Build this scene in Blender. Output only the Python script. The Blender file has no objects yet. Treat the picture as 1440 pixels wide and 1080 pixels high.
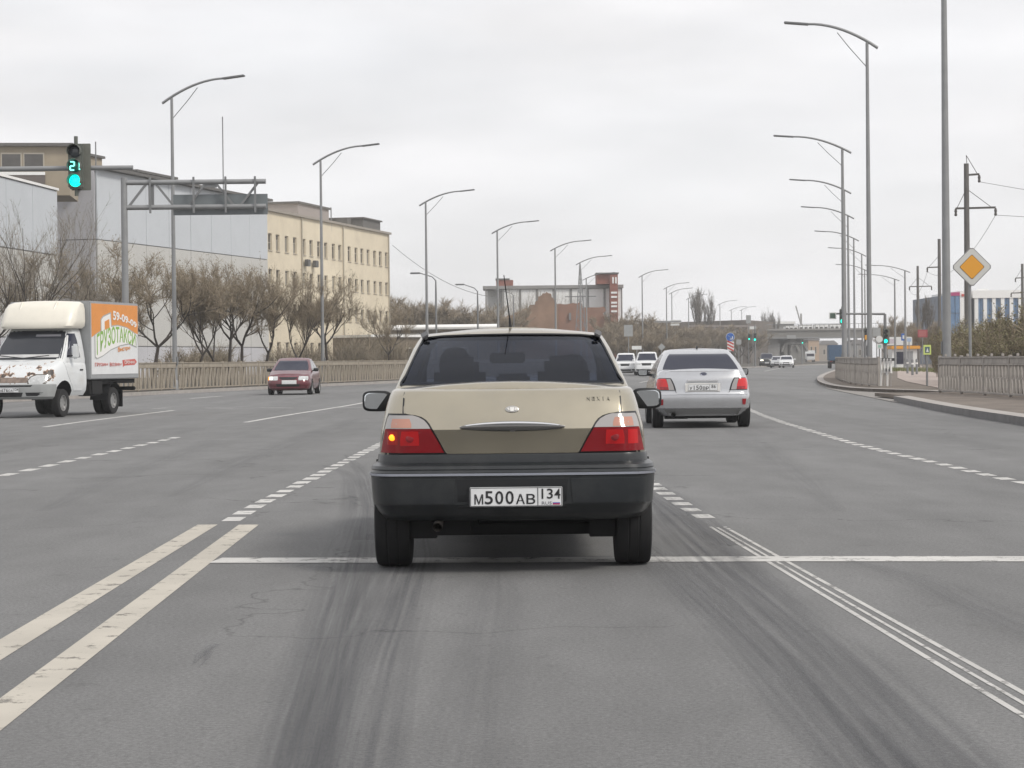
import bpy, bmesh, math, random
from mathutils import Vector, Matrix
from mathutils.bvhtree import BVHTree

random.seed(11)
S = bpy.context.scene
COL = S.collection
R = math.radians
PI = math.pi

# ------------------------------------------------------------------ camera
F = 3000.0                       # focal length in pixels of a 1440 px wide frame
H = 1.25
PITCH = math.atan(34.0 / F)
ROLL = R(0.6)
_fw = Vector((0, math.cos(PITCH), -math.sin(PITCH)))
_u0 = Vector((0, math.sin(PITCH), math.cos(PITCH)))
_r0 = Vector((1, 0, 0))
_up = _u0 * math.cos(ROLL) + _r0 * math.sin(ROLL)
_rt = _r0 * math.cos(ROLL) - _u0 * math.sin(ROLL)
EYE = Vector((0, 0, H))
cam = bpy.data.cameras.new('camera')
cam_o = bpy.data.objects.new('camera', cam)
COL.objects.link(cam_o)
cam.sensor_width = 36
cam.lens = F / 1440 * 36
cam.clip_end = 6000
cam.clip_start = 0.1
m = Matrix((_rt, _up, -_fw)).transposed().to_4x4()
m.translation = EYE
cam_o.matrix_world = m
S.camera = cam_o

# ------------------------------------------------------------------ sky, sun, exposure
SUN_EL, SUN_AZ = R(46), R(128)          # azimuth clockwise from +Y
w = bpy.data.worlds.new('World')
S.world = w
w.use_nodes = True
nt = w.node_tree
nt.nodes.clear()
out = nt.nodes.new('ShaderNodeOutputWorld')
bg = nt.nodes.new('ShaderNodeBackground')
sky = nt.nodes.new('ShaderNodeTexSky')
sky.sky_type = 'NISHITA'
sky.sun_disc = False
sky.sun_elevation = SUN_EL
sky.sun_rotation = SUN_AZ
sky.dust_density = 2.0
tc = nt.nodes.new('ShaderNodeTexCoord')
mp = nt.nodes.new('ShaderNodeMapping')
mp.inputs['Scale'].default_value = (3, 3, 12)
mp.inputs['Location'].default_value = (0.3, 0.4, 0.2)
ns = nt.nodes.new('ShaderNodeTexNoise')
ns.inputs['Scale'].default_value = 1.6
ns.inputs['Detail'].default_value = 5
rp = nt.nodes.new('ShaderNodeMapRange')
rp.inputs['From Min'].default_value = 0.35
rp.inputs['From Max'].default_value = 0.62
rp.inputs['To Min'].default_value = 0.92
rp.inputs['To Max'].default_value = 1.0
ns2 = nt.nodes.new('ShaderNodeTexNoise')
ns2.inputs['Scale'].default_value = 2.3
ns2.inputs['Detail'].default_value = 4
rp2 = nt.nodes.new('ShaderNodeMapRange')
rp2.inputs['From Min'].default_value = 0.3
rp2.inputs['From Max'].default_value = 0.7
rp2.inputs['To Min'].default_value = 6.0
rp2.inputs['To Max'].default_value = 7.1
cmb = nt.nodes.new('ShaderNodeVectorMath')
cmb.operation = 'SCALE'
cmb.inputs[0].default_value = (1.0, 0.995, 1.01)
mx = nt.nodes.new('ShaderNodeMix')
mx.data_type = 'RGBA'
L = nt.links.new
L(tc.outputs['Generated'], mp.inputs['Vector'])
L(mp.outputs['Vector'], ns.inputs['Vector'])
L(mp.outputs['Vector'], ns2.inputs['Vector'])
L(ns.outputs['Fac'], rp.inputs['Value'])
L(ns2.outputs['Fac'], rp2.inputs['Value'])
L(rp2.outputs['Result'], cmb.inputs['Scale'])
L(rp.outputs['Result'], mx.inputs[0])
L(sky.outputs['Color'], mx.inputs[6])
L(cmb.outputs['Vector'], mx.inputs[7])
L(mx.outputs[2], bg.inputs['Color'])
bg.inputs['Strength'].default_value = 0.1
L(bg.outputs['Background'], out.inputs['Surface'])

sun = bpy.data.lights.new('sun', 'SUN')
sun.energy = 1.5
sun.angle = R(14)
sun.color = (1.0, 0.95, 0.87)
sun_o = bpy.data.objects.new('sun', sun)
COL.objects.link(sun_o)
_sd = Vector((math.sin(SUN_AZ) * math.cos(SUN_EL), math.cos(SUN_AZ) * math.cos(SUN_EL), math.sin(SUN_EL)))
sun_o.rotation_euler = (-_sd).to_track_quat('-Z', 'Y').to_euler()
sun_o.location = (0, 0, 60)
S.view_settings.view_transform = 'Standard'
S.view_settings.look = 'None'
S.view_settings.exposure = 0.5
S.view_settings.gamma = 1.0
S.view_settings.use_curve_mapping = False
S.cycles.max_bounces = 6
S.cycles.transparent_max_bounces = 16
S.cycles.volume_bounces = 1


def ray(px, py):
    return _fw + _rt * ((px - 720) / F) - _up * ((py - 540) / F)


def P(px, py, z=0.0):
    """a point of the photograph's ground (height z) in metres"""
    d = ray(px, py)
    return EYE + d * ((z - H) / d.z)


def A(px, py, Y):
    """a point of the photograph at distance Y along the road"""
    d = ray(px, py)
    return EYE + d * (Y / d.y)


def hor(px):
    return 506 - (px - 720) * math.tan(ROLL)


def base(px, Y, z=0.0):
    """ground point under an upright that crosses the horizon at px"""
    p = A(px, hor(px), Y)
    return Vector((p.x, p.y, z))


# ------------------------------------------------------------------ materials
def srgb(r, g, b):
    def c(v):
        v /= 255.0
        return v / 12.92 if v <= 0.04045 else ((v + 0.055) / 1.055) ** 2.4
    return (c(r), c(g), c(b))


_mats = {}


def M(name, rgb, rough=0.6, metal=0.0, var=0.0, scale=4.0, bump=0.0, coat=0.0, spec=0.5,
      emit=0.0, dirt=None, dirt_scale=3.0, dirt_amt=0.4, stretch=(1, 1, 1)):
    if name in _mats:
        return _mats[name]
    mt = bpy.data.materials.new(name)
    mt.use_nodes = True
    t = mt.node_tree
    b = t.nodes['Principled BSDF']
    b.inputs['Base Color'].default_value = (*rgb, 1)
    b.inputs['Roughness'].default_value = rough
    b.inputs['Metallic'].default_value = metal
    b.inputs['Specular IOR Level'].default_value = spec
    b.inputs['Coat Weight'].default_value = coat
    b.inputs['Coat Roughness'].default_value = 0.08
    if emit:
        b.inputs['Emission Color'].default_value = (*rgb, 1)
        b.inputs['Emission Strength'].default_value = emit
    if var or bump or dirt:
        co = t.nodes.new('ShaderNodeTexCoord')
        mpn = t.nodes.new('ShaderNodeMapping')
        mpn.inputs['Scale'].default_value = stretch
        t.links.new(co.outputs['Object'], mpn.inputs['Vector'])
        last = None
        if var:
            n = t.nodes.new('ShaderNodeTexNoise')
            n.inputs['Scale'].default_value = scale
            n.inputs['Detail'].default_value = 6
            n.inputs['Roughness'].default_value = 0.65
            t.links.new(mpn.outputs['Vector'], n.inputs['Vector'])
            r = t.nodes.new('ShaderNodeValToRGB')
            r.color_ramp.elements[0].position = 0.3
            r.color_ramp.elements[1].position = 0.7
            r.color_ramp.elements[0].color = (*[c * (1 - var) for c in rgb], 1)
            r.color_ramp.elements[1].color = (*[min(1, c * (1 + var)) for c in rgb], 1)
            t.links.new(n.outputs['Fac'], r.inputs['Fac'])
            last = r.outputs['Color']
        if dirt:
            n2 = t.nodes.new('ShaderNodeTexNoise')
            n2.inputs['Scale'].default_value = dirt_scale
            n2.inputs['Detail'].default_value = 8
            n2.inputs['Roughness'].default_value = 0.7
            t.links.new(mpn.outputs['Vector'], n2.inputs['Vector'])
            r2 = t.nodes.new('ShaderNodeMapRange')
            r2.inputs['From Min'].default_value = 0.45
            r2.inputs['From Max'].default_value = 0.75
            r2.inputs['To Max'].default_value = dirt_amt
            t.links.new(n2.outputs['Fac'], r2.inputs['Value'])
            x = t.nodes.new('ShaderNodeMix')
            x.data_type = 'RGBA'
            t.links.new(r2.outputs['Result'], x.inputs[0])
            if last:
                t.links.new(last, x.inputs[6])
            else:
                x.inputs[6].default_value = (*rgb, 1)
            x.inputs[7].default_value = (*dirt, 1)
            last = x.outputs[2]
        if last:
            t.links.new(last, b.inputs['Base Color'])
        if bump:
            n3 = t.nodes.new('ShaderNodeTexNoise')
            n3.inputs['Scale'].default_value = scale * 6
            n3.inputs['Detail'].default_value = 4
            t.links.new(mpn.outputs['Vector'], n3.inputs['Vector'])
            bp = t.nodes.new('ShaderNodeBump')
            bp.inputs['Strength'].default_value = bump
            bp.inputs['Distance'].default_value = 0.02
            t.links.new(n3.outputs['Fac'], bp.inputs['Height'])
            t.links.new(bp.outputs['Normal'], b.inputs['Normal'])
    _mats[name] = mt
    return mt


def glass(name, tint, gloss=0.05):
    if name in _mats:
        return _mats[name]
    mt = bpy.data.materials.new(name)
    mt.use_nodes = True
    t = mt.node_tree
    t.nodes.clear()
    o = t.nodes.new('ShaderNodeOutputMaterial')
    tr = t.nodes.new('ShaderNodeBsdfTransparent')
    tr.inputs['Color'].default_value = (*tint, 1)
    gl = t.nodes.new('ShaderNodeBsdfGlossy')
    gl.inputs['Roughness'].default_value = gloss
    gl.inputs['Color'].default_value = (0.92, 0.95, 1, 1)
    lw = t.nodes.new('ShaderNodeLayerWeight')
    lw.inputs['Blend'].default_value = 0.5
    pw = t.nodes.new('ShaderNodeMath')
    pw.operation = 'POWER'
    pw.inputs[1].default_value = 4.0
    t.links.new(lw.outputs['Facing'], pw.inputs[0])
    fr = t.nodes.new('ShaderNodeMapRange')
    fr.inputs['To Min'].default_value = 0.022
    fr.inputs['To Max'].default_value = 0.35
    t.links.new(pw.outputs[0], fr.inputs['Value'])
    mxn = t.nodes.new('ShaderNodeMixShader')
    t.links.new(fr.outputs['Result'], mxn.inputs['Fac'])
    t.links.new(tr.outputs['BSDF'], mxn.inputs[1])
    t.links.new(gl.outputs['BSDF'], mxn.inputs[2])
    t.links.new(mxn.outputs['Shader'], o.inputs['Surface'])
    _mats[name] = mt
    return mt


# ------------------------------------------------------------------ mesh building
class MB:
    def __init__(s):
        s.v, s.f, s.m = [], [], []

    def add(s, vs, fs, mi=0):
        o = len(s.v)
        s.v += [tuple(p) for p in vs]
        s.f += [tuple(i + o for i in f) for f in fs]
        s.m += [mi] * len(fs)
        return s

    def box(s, c, size, rz=0.0, mi=0, rx=0.0, ry=0.0):
        mat = Matrix.Rotation(rz, 3, 'Z') @ Matrix.Rotation(rx, 3, 'X') @ Matrix.Rotation(ry, 3, 'Y')
        x, y, z = size[0] / 2, size[1] / 2, size[2] / 2
        vs = [Vector(c) + mat @ Vector((i * x, j * y, k * z)) for k in (-1, 1) for j in (-1, 1) for i in (-1, 1)]
        return s.add(vs, [(0, 2, 3, 1), (4, 5, 7, 6), (0, 1, 5, 4), (2, 6, 7, 3), (0, 4, 6, 2), (1, 3, 7, 5)], mi)

    def bbox(s, lo, hi, mi=0):
        return s.box([(a + b) / 2 for a, b in zip(lo, hi)], [b - a for a, b in zip(lo, hi)], mi=mi)

    def rbox(s, c, size, bev=0.02, mi=0):
        bm = bmesh.new()
        bmesh.ops.create_cube(bm, size=1)
        bmesh.ops.scale(bm, vec=size, verts=bm.verts)
        bmesh.ops.bevel(bm, geom=list(bm.edges), offset=bev, segments=2, affect='EDGES')
        bm.verts.index_update()
        vs = [v.co + Vector(c) for v in bm.verts]
        fs = [[v.index for v in f.verts] for f in bm.faces]
        bm.free()
        return s.add(vs, fs, mi)

    def bar(s, p, q, wx, wy, mi=0):
        p, q = Vector(p), Vector(q)
        d = (q - p).normalized()
        ref = Vector((0, 0, 1)) if abs(d.z) < 0.9 else Vector((0, 1, 0))
        a = d.cross(ref).normalized()
        b = a.cross(d)
        vs = []
        for e in (p, q):
            for i, j in ((-1, -1), (1, -1), (1, 1), (-1, 1)):
                vs.append(e + a * (i * wx / 2) + b * (j * wy / 2))
        return s.add(vs, [(3, 2, 1, 0), (4, 5, 6, 7), (0, 1, 5, 4), (1, 2, 6, 5), (2, 3, 7, 6), (3, 0, 4, 7)], mi)

    def tube(s, pts, rad, n=6, mi=0, cap=True):
        pts = [Vector(p) for p in pts]
        if not isinstance(rad, (list, tuple)):
            rad = [rad] * len(pts)
        vs, fs = [], []
        ref = None
        for i, p in enumerate(pts):
            d = (pts[min(i + 1, len(pts) - 1)] - pts[max(i - 1, 0)]).normalized()
            if ref is None:
                ref = Vector((1, 0, 0)) if abs(d.x) < 0.9 else Vector((0, 1, 0))
            a = (ref - d * ref.dot(d)).normalized()
            ref = a
            b = d.cross(a)
            for k in range(n):
                t = 2 * PI * k / n
                vs.append(p + (a * math.cos(t) + b * math.sin(t)) * rad[i])
        for i in range(len(pts) - 1):
            for k in range(n):
                k2 = (k + 1) % n
                fs.append((i * n + k, i * n + k2, (i + 1) * n + k2, (i + 1) * n + k))
        if cap:
            fs.append(tuple(range(n - 1, -1, -1)))
            fs.append(tuple((len(pts) - 1) * n + k for k in range(n)))
        return s.add(vs, fs, mi)

    def lathe(s, prof, n=20, axis='Z', c=(0, 0, 0), mi=0, cap=True):
        """prof: (radius, height) pairs round an axis through c"""
        vs, fs = [], []
        for r_, h_ in prof:
            for k in range(n):
                t = 2 * PI * k / n
                a, b = r_ * math.cos(t), r_ * math.sin(t)
                p = {'Z': (a, b, h_), 'X': (h_, a, b), 'Y': (b, h_, a)}[axis]
                vs.append(Vector(p) + Vector(c))
        for i in range(len(prof) - 1):
            for k in range(n):
                k2 = (k + 1) % n
                fs.append((i * n + k, i * n + k2, (i + 1) * n + k2, (i + 1) * n + k))
        if cap and prof[0][0] > 1e-5:
            fs.append(tuple(range(n - 1, -1, -1)))
        if cap and prof[-1][0] > 1e-5:
            fs.append(tuple((len(prof) - 1) * n + k for k in range(n)))
        return s.add(vs, fs, mi)

    def pill(s, w_, h_, d_, rnd=.5, n=20, mi=0, taper=.72):
        """a rounded shell shape facing -y, like a mirror housing"""
        rings = []
        for y, k in ((-d_ / 2, .93), (-d_ / 2 + .006, 1.0), (d_ * .1, .97), (d_ * .35, taper + .1), (d_ / 2, taper * .6)):
            r_ = []
            for i in range(n):
                t = 2 * PI * i / n
                c_, s_ = math.cos(t), math.sin(t)
                e = rnd
                r_.append((math.copysign(abs(c_) ** e, c_) * w_ / 2 * k, y, math.copysign(abs(s_) ** e, s_) * h_ / 2 * k))
            rings.append(r_)
        o = [p for r_ in rings for p in r_]
        fs = []
        for k in range(len(rings) - 1):
            for i in range(n):
                j = (i + 1) % n
                fs.append((k * n + i, k * n + j, (k + 1) * n + j, (k + 1) * n + i))
        fs.append(tuple(range(n - 1, -1, -1)))
        fs.append(tuple((len(rings) - 1) * n + i for i in range(n)))
        return s.add(o, fs, mi)

    def prism(s, poly, fn, t0, t1, mi=0):
        """poly of 2-D points; fn(a, b, t) -> 3-D"""
        n = len(poly)
        vs = [fn(a, b, t0) for a, b in poly] + [fn(a, b, t1) for a, b in poly]
        fs = [tuple(range(n - 1, -1, -1)), tuple(range(n, 2 * n))]
        fs += [(i, (i + 1) % n, n + (i + 1) % n, n + i) for i in range(n)]
        return s.add(vs, fs, mi)

    def mesh(s, name, mats, smooth=None):
        me = bpy.data.meshes.new(name)
        me.from_pydata(s.v, [], s.f)
        if not isinstance(mats, (list, tuple)):
            mats = [mats]
        for mt in mats:
            me.materials.append(mt)
        if len(mats) > 1:
            me.polygons.foreach_set('material_index', s.m)
        bm = bmesh.new()
        bm.from_mesh(me)
        if len(s.v) < 40000:
            bmesh.ops.recalc_face_normals(bm, faces=bm.faces)
        bm.to_mesh(me)
        bm.free()
        if smooth is not None:
            me.shade_smooth()
            me.set_sharp_from_angle(angle=R(smooth))
        me.update()
        return me

    def build(s, name, mats, parent=None, smooth=None, **kw):
        return link(name, s.mesh(name, mats, smooth), parent, **kw)


def link(name, me, parent=None, loc=None, rz=0.0, label=None, cat=None, group=None, kind=None):
    o = bpy.data.objects.new(name, me)
    COL.objects.link(o)
    if parent:
        o.parent = parent
    if loc is not None:
        o.location = loc
    if rz:
        o.rotation_euler = (0, 0, rz)
    for k, v in (('label', label), ('category', cat), ('group', group), ('kind', kind)):
        if v:
            o[k] = v
    return o


def thing(name, label, cat, loc=(0, 0, 0), rz=0.0, group=None):
    return link(name, None, None, loc, rz, label, cat, group)


def kids(o):
    return [c for c in o.children]


def dup(o, loc, rz=None, label=None, scale=None, parent=None, top=True):
    c = o.copy()
    COL.objects.link(c)
    if top:
        c.location = loc
        if rz is not None:
            c.rotation_euler = (0, 0, rz)
        if label:
            c['label'] = label
        if scale is not None:
            c.scale = (scale, scale, scale) if not isinstance(scale, (tuple, list)) else scale
    else:
        c.parent = parent
    for ch in kids(o):
        dup(ch, None, parent=c, top=False)
    return c


def text_mesh(s, name, w_, h_, ext=0.003, fn=None, mat=None, bold=0.0, spacing=1.0):
    """lettering fitted to w_ x h_, centred on the origin of its plane; fn(x, y, z) -> 3-D"""
    cu = bpy.data.curves.new('lettering', 'FONT')
    cu.body = s
    cu.size = 1
    cu.extrude = 0.01
    cu.offset = bold
    cu.space_character = spacing
    cu.resolution_u = 3
    o = bpy.data.objects.new('lettering', cu)
    COL.objects.link(o)
    dg = bpy.context.evaluated_depsgraph_get()
    me = bpy.data.meshes.new_from_object(o.evaluated_get(dg))
    bpy.data.objects.remove(o)
    xs = [v.co.x for v in me.vertices]
    ys = [v.co.y for v in me.vertices]
    x0, x1, y0, y1 = min(xs), max(xs), min(ys), max(ys)
    for v in me.vertices:
        if w_ is None:
            w_ = h_ * (x1 - x0) / max(1e-6, y1 - y0)
        x = ((v.co.x - x0) / (x1 - x0) - 0.5) * w_
        y = ((v.co.y - y0) / max(1e-6, y1 - y0) - 0.5) * h_
        z = ext * (1 if v.co.z > 0 else 0)
        v.co = fn(x, y, z) if fn else (x, y, z)
    me.materials.clear()
    me.materials.append(mat)
    me.name = name
    return me


def strip(pts, width, z, name, mat, parent=None, uv=False, off=0.0, **kw):
    """a flat band along ground points"""
    pts = [Vector((p[0], p[1], 0)) for p in pts]
    mb = MB()
    vs, fs = [], []
    acc = 0
    uvs = []
    for i, p in enumerate(pts):
        d = (pts[min(i + 1, len(pts) - 1)] - pts[max(i - 1, 0)]).normalized()
        n = Vector((d.y, -d.x, 0))
        c = p + n * off
        if i:
            acc += (p - pts[i - 1]).length
        wd = width[i] if isinstance(width, (list, tuple)) else width
        for sx in (-0.5, 0.5):
            q = c + n * wd * sx
            vs.append((q.x, q.y, z))
            uvs.append((sx + 0.5, acc))
        if i:
            fs.append((2 * i - 2, 2 * i - 1, 2 * i + 1, 2 * i))
    mb.add(vs, fs)
    me = mb.mesh(name, mat)
    if me.polygons and me.polygons[0].normal.z < 0:
        me.flip_normals()
    if uv:
        l = me.uv_layers.new(name='UVMap')
        for lp in me.loops:
            l.data[lp.index].uv = uvs[lp.vertex_index]
    return link(name, me, parent, **kw)


def spline(pts, step):
    """Catmull-Rom resampling at about equal steps"""
    pts = [Vector((p[0], p[1], 0)) for p in pts]
    e = [pts[0] * 2 - pts[1]] + pts + [pts[-1] * 2 - pts[-2]]
    dense = []
    for i in range(1, len(e) - 2):
        a, b, c, d = e[i - 1], e[i], e[i + 1], e[i + 2]
        n = max(2, int((c - b).length / step * 4))
        for k in range(n):
            t = k / n
            dense.append(0.5 * ((2 * b) + (c - a) * t + (2 * a - 5 * b + 4 * c - d) * t * t + (3 * b - a - 3 * c + d) * t ** 3))
    dense.append(pts[-1])
    res = [dense[0]]
    acc = 0
    for i in range(1, len(dense)):
        acc += (dense[i] - dense[i - 1]).length
        if acc >= step:
            res.append(dense[i])
            acc = 0
    if (res[-1] - dense[-1]).length > 1e-4:
        res.append(dense[-1])
    return res

# ------------------------------------------------------------------ common colours
m_asphalt = None


def asphalt_material():
    mt = bpy.data.materials.new('asphalt')
    mt.use_nodes = True
    t = mt.node_tree
    b = t.nodes['Principled BSDF']
    co = t.nodes.new('ShaderNodeTexCoord')

    def noise(scale, detail, stretch=(1, 1, 1), rough=0.6):
        mpn = t.nodes.new('ShaderNodeMapping')
        mpn.inputs['Scale'].default_value = stretch
        t.links.new(co.outputs['Object'], mpn.inputs['Vector'])
        n = t.nodes.new('ShaderNodeTexNoise')
        n.inputs['Scale'].default_value = scale
        n.inputs['Detail'].default_value = detail
        n.inputs['Roughness'].default_value = rough
        t.links.new(mpn.outputs['Vector'], n.inputs['Vector'])
        return n.outputs['Fac']

    def mr(v, a, b_, c, d):
        r_ = t.nodes.new('ShaderNodeMapRange')
        for k, x in zip(('From Min', 'From Max', 'To Min', 'To Max'), (a, b_, c, d)):
            r_.inputs[k].default_value = x
        t.links.new(v, r_.inputs['Value'])
        return r_.outputs['Result']

    def mul(a, b_):
        n = t.nodes.new('ShaderNodeMath')
        n.operation = 'MULTIPLY'
        t.links.new(a, n.inputs[0])
        t.links.new(b_, n.inputs[1])
        return n.outputs[0]
    big = mr(noise(0.12, 3, (1, 0.35, 1)), 0.3, 0.7, 0.86, 1.12)
    mid = mr(noise(1.3, 5, (1.6, 0.5, 1)), 0.3, 0.7, 0.9, 1.1)
    lanes = mr(noise(0.9, 2, (1, 0.02, 1)), 0.35, 0.65, 0.92, 1.07)
    fine = mul(mr(noise(48, 3, rough=0.85), 0.3, 0.7, 0.70, 1.32), mr(noise(190, 2, rough=0.8), 0.3, 0.7, 0.8, 1.2))
    blot = mr(noise(5, 4), 0.62, 0.75, 1.0, 0.80)
    # fine cracks along and across the surface
    dn = t.nodes.new('ShaderNodeTexNoise')
    dn.inputs['Scale'].default_value = 1.2
    dn.inputs['Detail'].default_value = 5
    t.links.new(co.outputs['Object'], dn.inputs['Vector'])
    ad = t.nodes.new('ShaderNodeVectorMath')
    ad.operation = 'MULTIPLY_ADD'
    t.links.new(dn.outputs['Color'], ad.inputs[0])
    ad.inputs[1].default_value = (1.6, 1.6, 0)
    t.links.new(co.outputs['Object'], ad.inputs[2])
    vo = t.nodes.new('ShaderNodeTexVoronoi')
    vo.feature = 'DISTANCE_TO_EDGE'
    vo.inputs['Scale'].default_value = 0.16
    t.links.new(ad.outputs['Vector'], vo.inputs['Vector'])
    crack = mr(vo.outputs['Distance'], 0.0, 0.0035, 0.62, 1.0)
    keep = mr(noise(0.35, 2), 0.48, 0.56, 1.0, 0.0)
    cm = t.nodes.new('ShaderNodeMath')
    cm.operation = 'MAXIMUM'
    t.links.new(crack, cm.inputs[0])
    t.links.new(keep, cm.inputs[1])
    val = mul(mul(mul(mul(big, mid), mul(fine, lanes)), blot), cm.outputs[0])
    sc = t.nodes.new('ShaderNodeVectorMath')
    sc.operation = 'SCALE'
    sc.inputs[0].default_value = (0.173, 0.173, 0.173)
    t.links.new(val, sc.inputs['Scale'])
    t.links.new(sc.outputs['Vector'], b.inputs['Base Color'])
    b.inputs['Roughness'].default_value = 0.85
    b.inputs['Specular IOR Level'].default_value = 0.3
    bp = t.nodes.new('ShaderNodeBump')
    bp.inputs['Strength'].default_value = 0.5
    bp.inputs['Distance'].default_value = 0.012
    t.links.new(noise(70, 3, rough=0.8), bp.inputs['Height'])
    t.links.new(bp.outputs['Normal'], b.inputs['Normal'])
    return mt


m_asphalt = asphalt_material()


def worn_paint(name, rgb, wear):
    """road paint with chipped, see-through wear"""
    mt = bpy.data.materials.new(name)
    mt.use_nodes = True
    t = mt.node_tree
    b = t.nodes['Principled BSDF']
    o = t.nodes['Material Output']
    co = t.nodes.new('ShaderNodeTexCoord')
    n = t.nodes.new('ShaderNodeTexNoise')
    n.inputs['Scale'].default_value = 6
    n.inputs['Detail'].default_value = 9
    n.inputs['Roughness'].default_value = 0.75
    t.links.new(co.outputs['Object'], n.inputs['Vector'])
    r = t.nodes.new('ShaderNodeMapRange')
    r.inputs['From Min'].default_value = wear
    r.inputs['From Max'].default_value = wear + 0.10
    r.inputs['To Min'].default_value = 0.85
    r.inputs['To Max'].default_value = 0.0
    t.links.new(n.outputs['Fac'], r.inputs['Value'])
    n2 = t.nodes.new('ShaderNodeTexNoise')
    n2.inputs['Scale'].default_value = 1.7
    n2.inputs['Detail'].default_value = 6
    t.links.new(co.outputs['Object'], n2.inputs['Vector'])
    x = t.nodes.new('ShaderNodeMix')
    x.data_type = 'RGBA'
    t.links.new(n2.outputs['Fac'], x.inputs[0])
    x.inputs[6].default_value = (*[c * 0.72 for c in rgb], 1)
    x.inputs[7].default_value = (*[min(1, c * 1.2) for c in rgb], 1)
    t.links.new(x.outputs[2], b.inputs['Base Color'])
    b.inputs['Roughness'].default_value = 0.7
    tr = t.nodes.new('ShaderNodeBsdfTransparent')
    ms = t.nodes.new('ShaderNodeMixShader')
    t.links.new(r.outputs['Result'], ms.inputs['Fac'])
    t.links.new(b.outputs['BSDF'], ms.inputs[1])
    t.links.new(tr.outputs['BSDF'], ms.inputs[2])
    t.links.new(ms.outputs['Shader'], o.inputs['Surface'])
    return mt


def skid_material(name, strength, streak, seed):
    mt = bpy.data.materials.new(name)
    mt.use_nodes = True
    t = mt.node_tree
    b = t.nodes['Principled BSDF']
    o = t.nodes['Material Output']
    b.inputs['Base Color'].default_value = (0.066, 0.068, 0.078, 1)
    b.inputs['Roughness'].default_value = 0.75
    uv = t.nodes.new('ShaderNodeUVMap')
    uv.uv_map = 'UVMap'
    sp = t.nodes.new('ShaderNodeSeparateXYZ')
    t.links.new(uv.outputs['UV'], sp.inputs[0])

    def math_(op, a, b_=None):
        n = t.nodes.new('ShaderNodeMath')
        n.operation = op
        for k, q in enumerate((a, b_)):
            if q is None:
                continue
            if isinstance(q, (int, float)):
                n.inputs[k].default_value = q
            else:
                t.links.new(q, n.inputs[k])
        return n.outputs[0]
    edge = math_('MULTIPLY', math_('MULTIPLY', sp.outputs[0], math_('SUBTRACT', 1.0, sp.outputs[0])), 4.0)
    edge = math_('POWER', edge, 0.8)
    mpn = t.nodes.new('ShaderNodeMapping')
    mpn.inputs['Scale'].default_value = (streak * 1.6, 0.22, 1)
    mpn.inputs['Location'].default_value = (seed, seed * 1.7, 0)
    t.links.new(uv.outputs['UV'], mpn.inputs['Vector'])
    n = t.nodes.new('ShaderNodeTexNoise')
    n.inputs['Scale'].default_value = 1
    n.inputs['Detail'].default_value = 5
    n.inputs['Roughness'].default_value = 0.6
    t.links.new(mpn.outputs['Vector'], n.inputs['Vector'])
    r = t.nodes.new('ShaderNodeMapRange')
    r.inputs['From Min'].default_value = 0.33
    r.inputs['From Max'].default_value = 0.68
    t.links.new(n.outputs['Fac'], r.inputs['Value'])
    al = math_('MULTIPLY', math_('MULTIPLY', edge, r.outputs['Result']), strength)
    tr = t.nodes.new('ShaderNodeBsdfTransparent')
    ms = t.nodes.new('ShaderNodeMixShader')
    t.links.new(al, ms.inputs['Fac'])
    t.links.new(tr.outputs['BSDF'], ms.inputs[1])
    t.links.new(b.outputs['BSDF'], ms.inputs[2])
    t.links.new(ms.outputs['Shader'], o.inputs['Surface'])
    return mt


m_dirt = M('dirt', (0.15, 0.125, 0.105), 0.95, var=0.3, scale=0.8, bump=0.6, dirt=(0.22, 0.19, 0.16), dirt_scale=0.35)
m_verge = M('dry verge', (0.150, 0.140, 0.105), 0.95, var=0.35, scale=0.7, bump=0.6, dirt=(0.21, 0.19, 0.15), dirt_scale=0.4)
m_kerb = M('kerb concrete', (0.36, 0.335, 0.315), 0.85, var=0.12, scale=2.5, bump=0.25, dirt=(0.22, 0.2, 0.18), dirt_scale=1.4)
m_kerbface = M('dark kerb face', (0.17, 0.165, 0.165), 0.85, var=0.15, scale=3, bump=0.3)  # darker than the kerb top
m_path = M('pink gravel path', (0.36, 0.30, 0.27), 0.9, var=0.15, scale=1.2, bump=0.3)
m_apron = M('dusty concrete', (0.26, 0.245, 0.23), 0.9, var=0.14, scale=1.5, bump=0.2, dirt=(0.18, 0.16, 0.14), dirt_scale=0.5)
m_white_mark = worn_paint('white road paint', (0.55, 0.54, 0.52), 0.36)
m_cream_mark = worn_paint('cream road paint', (0.48, 0.445, 0.385), 0.34)
m_worn_mark = worn_paint('worn road paint', (0.50, 0.49, 0.47), 0.37)

# ------------------------------------------------------------------ ground and road
g = MB()
g.add([(-500, -90, -0.06), (500, -90, -0.06), (500, 750, -0.06), (-500, 750, -0.06)], [(0, 1, 2, 3)])
g.build('ground', m_verge, kind='structure')
g = MB()
g.add([(-75, -30, 0), (120, -30, 0), (120, 560, 0), (-75, 560, 0)], [(0, 1, 2, 3)])
road = g.build('road', m_asphalt, kind='structure')


def slab(name, pts, z, mat, depth=0.2, kind='structure'):
    """a raised piece of ground with vertical edges"""
    mb = MB()
    mb.prism([(p[0], p[1]) for p in pts], lambda a, b, t: (a, b, t), z - depth, z)
    return mb.build(name, mat, kind=kind)


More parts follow.
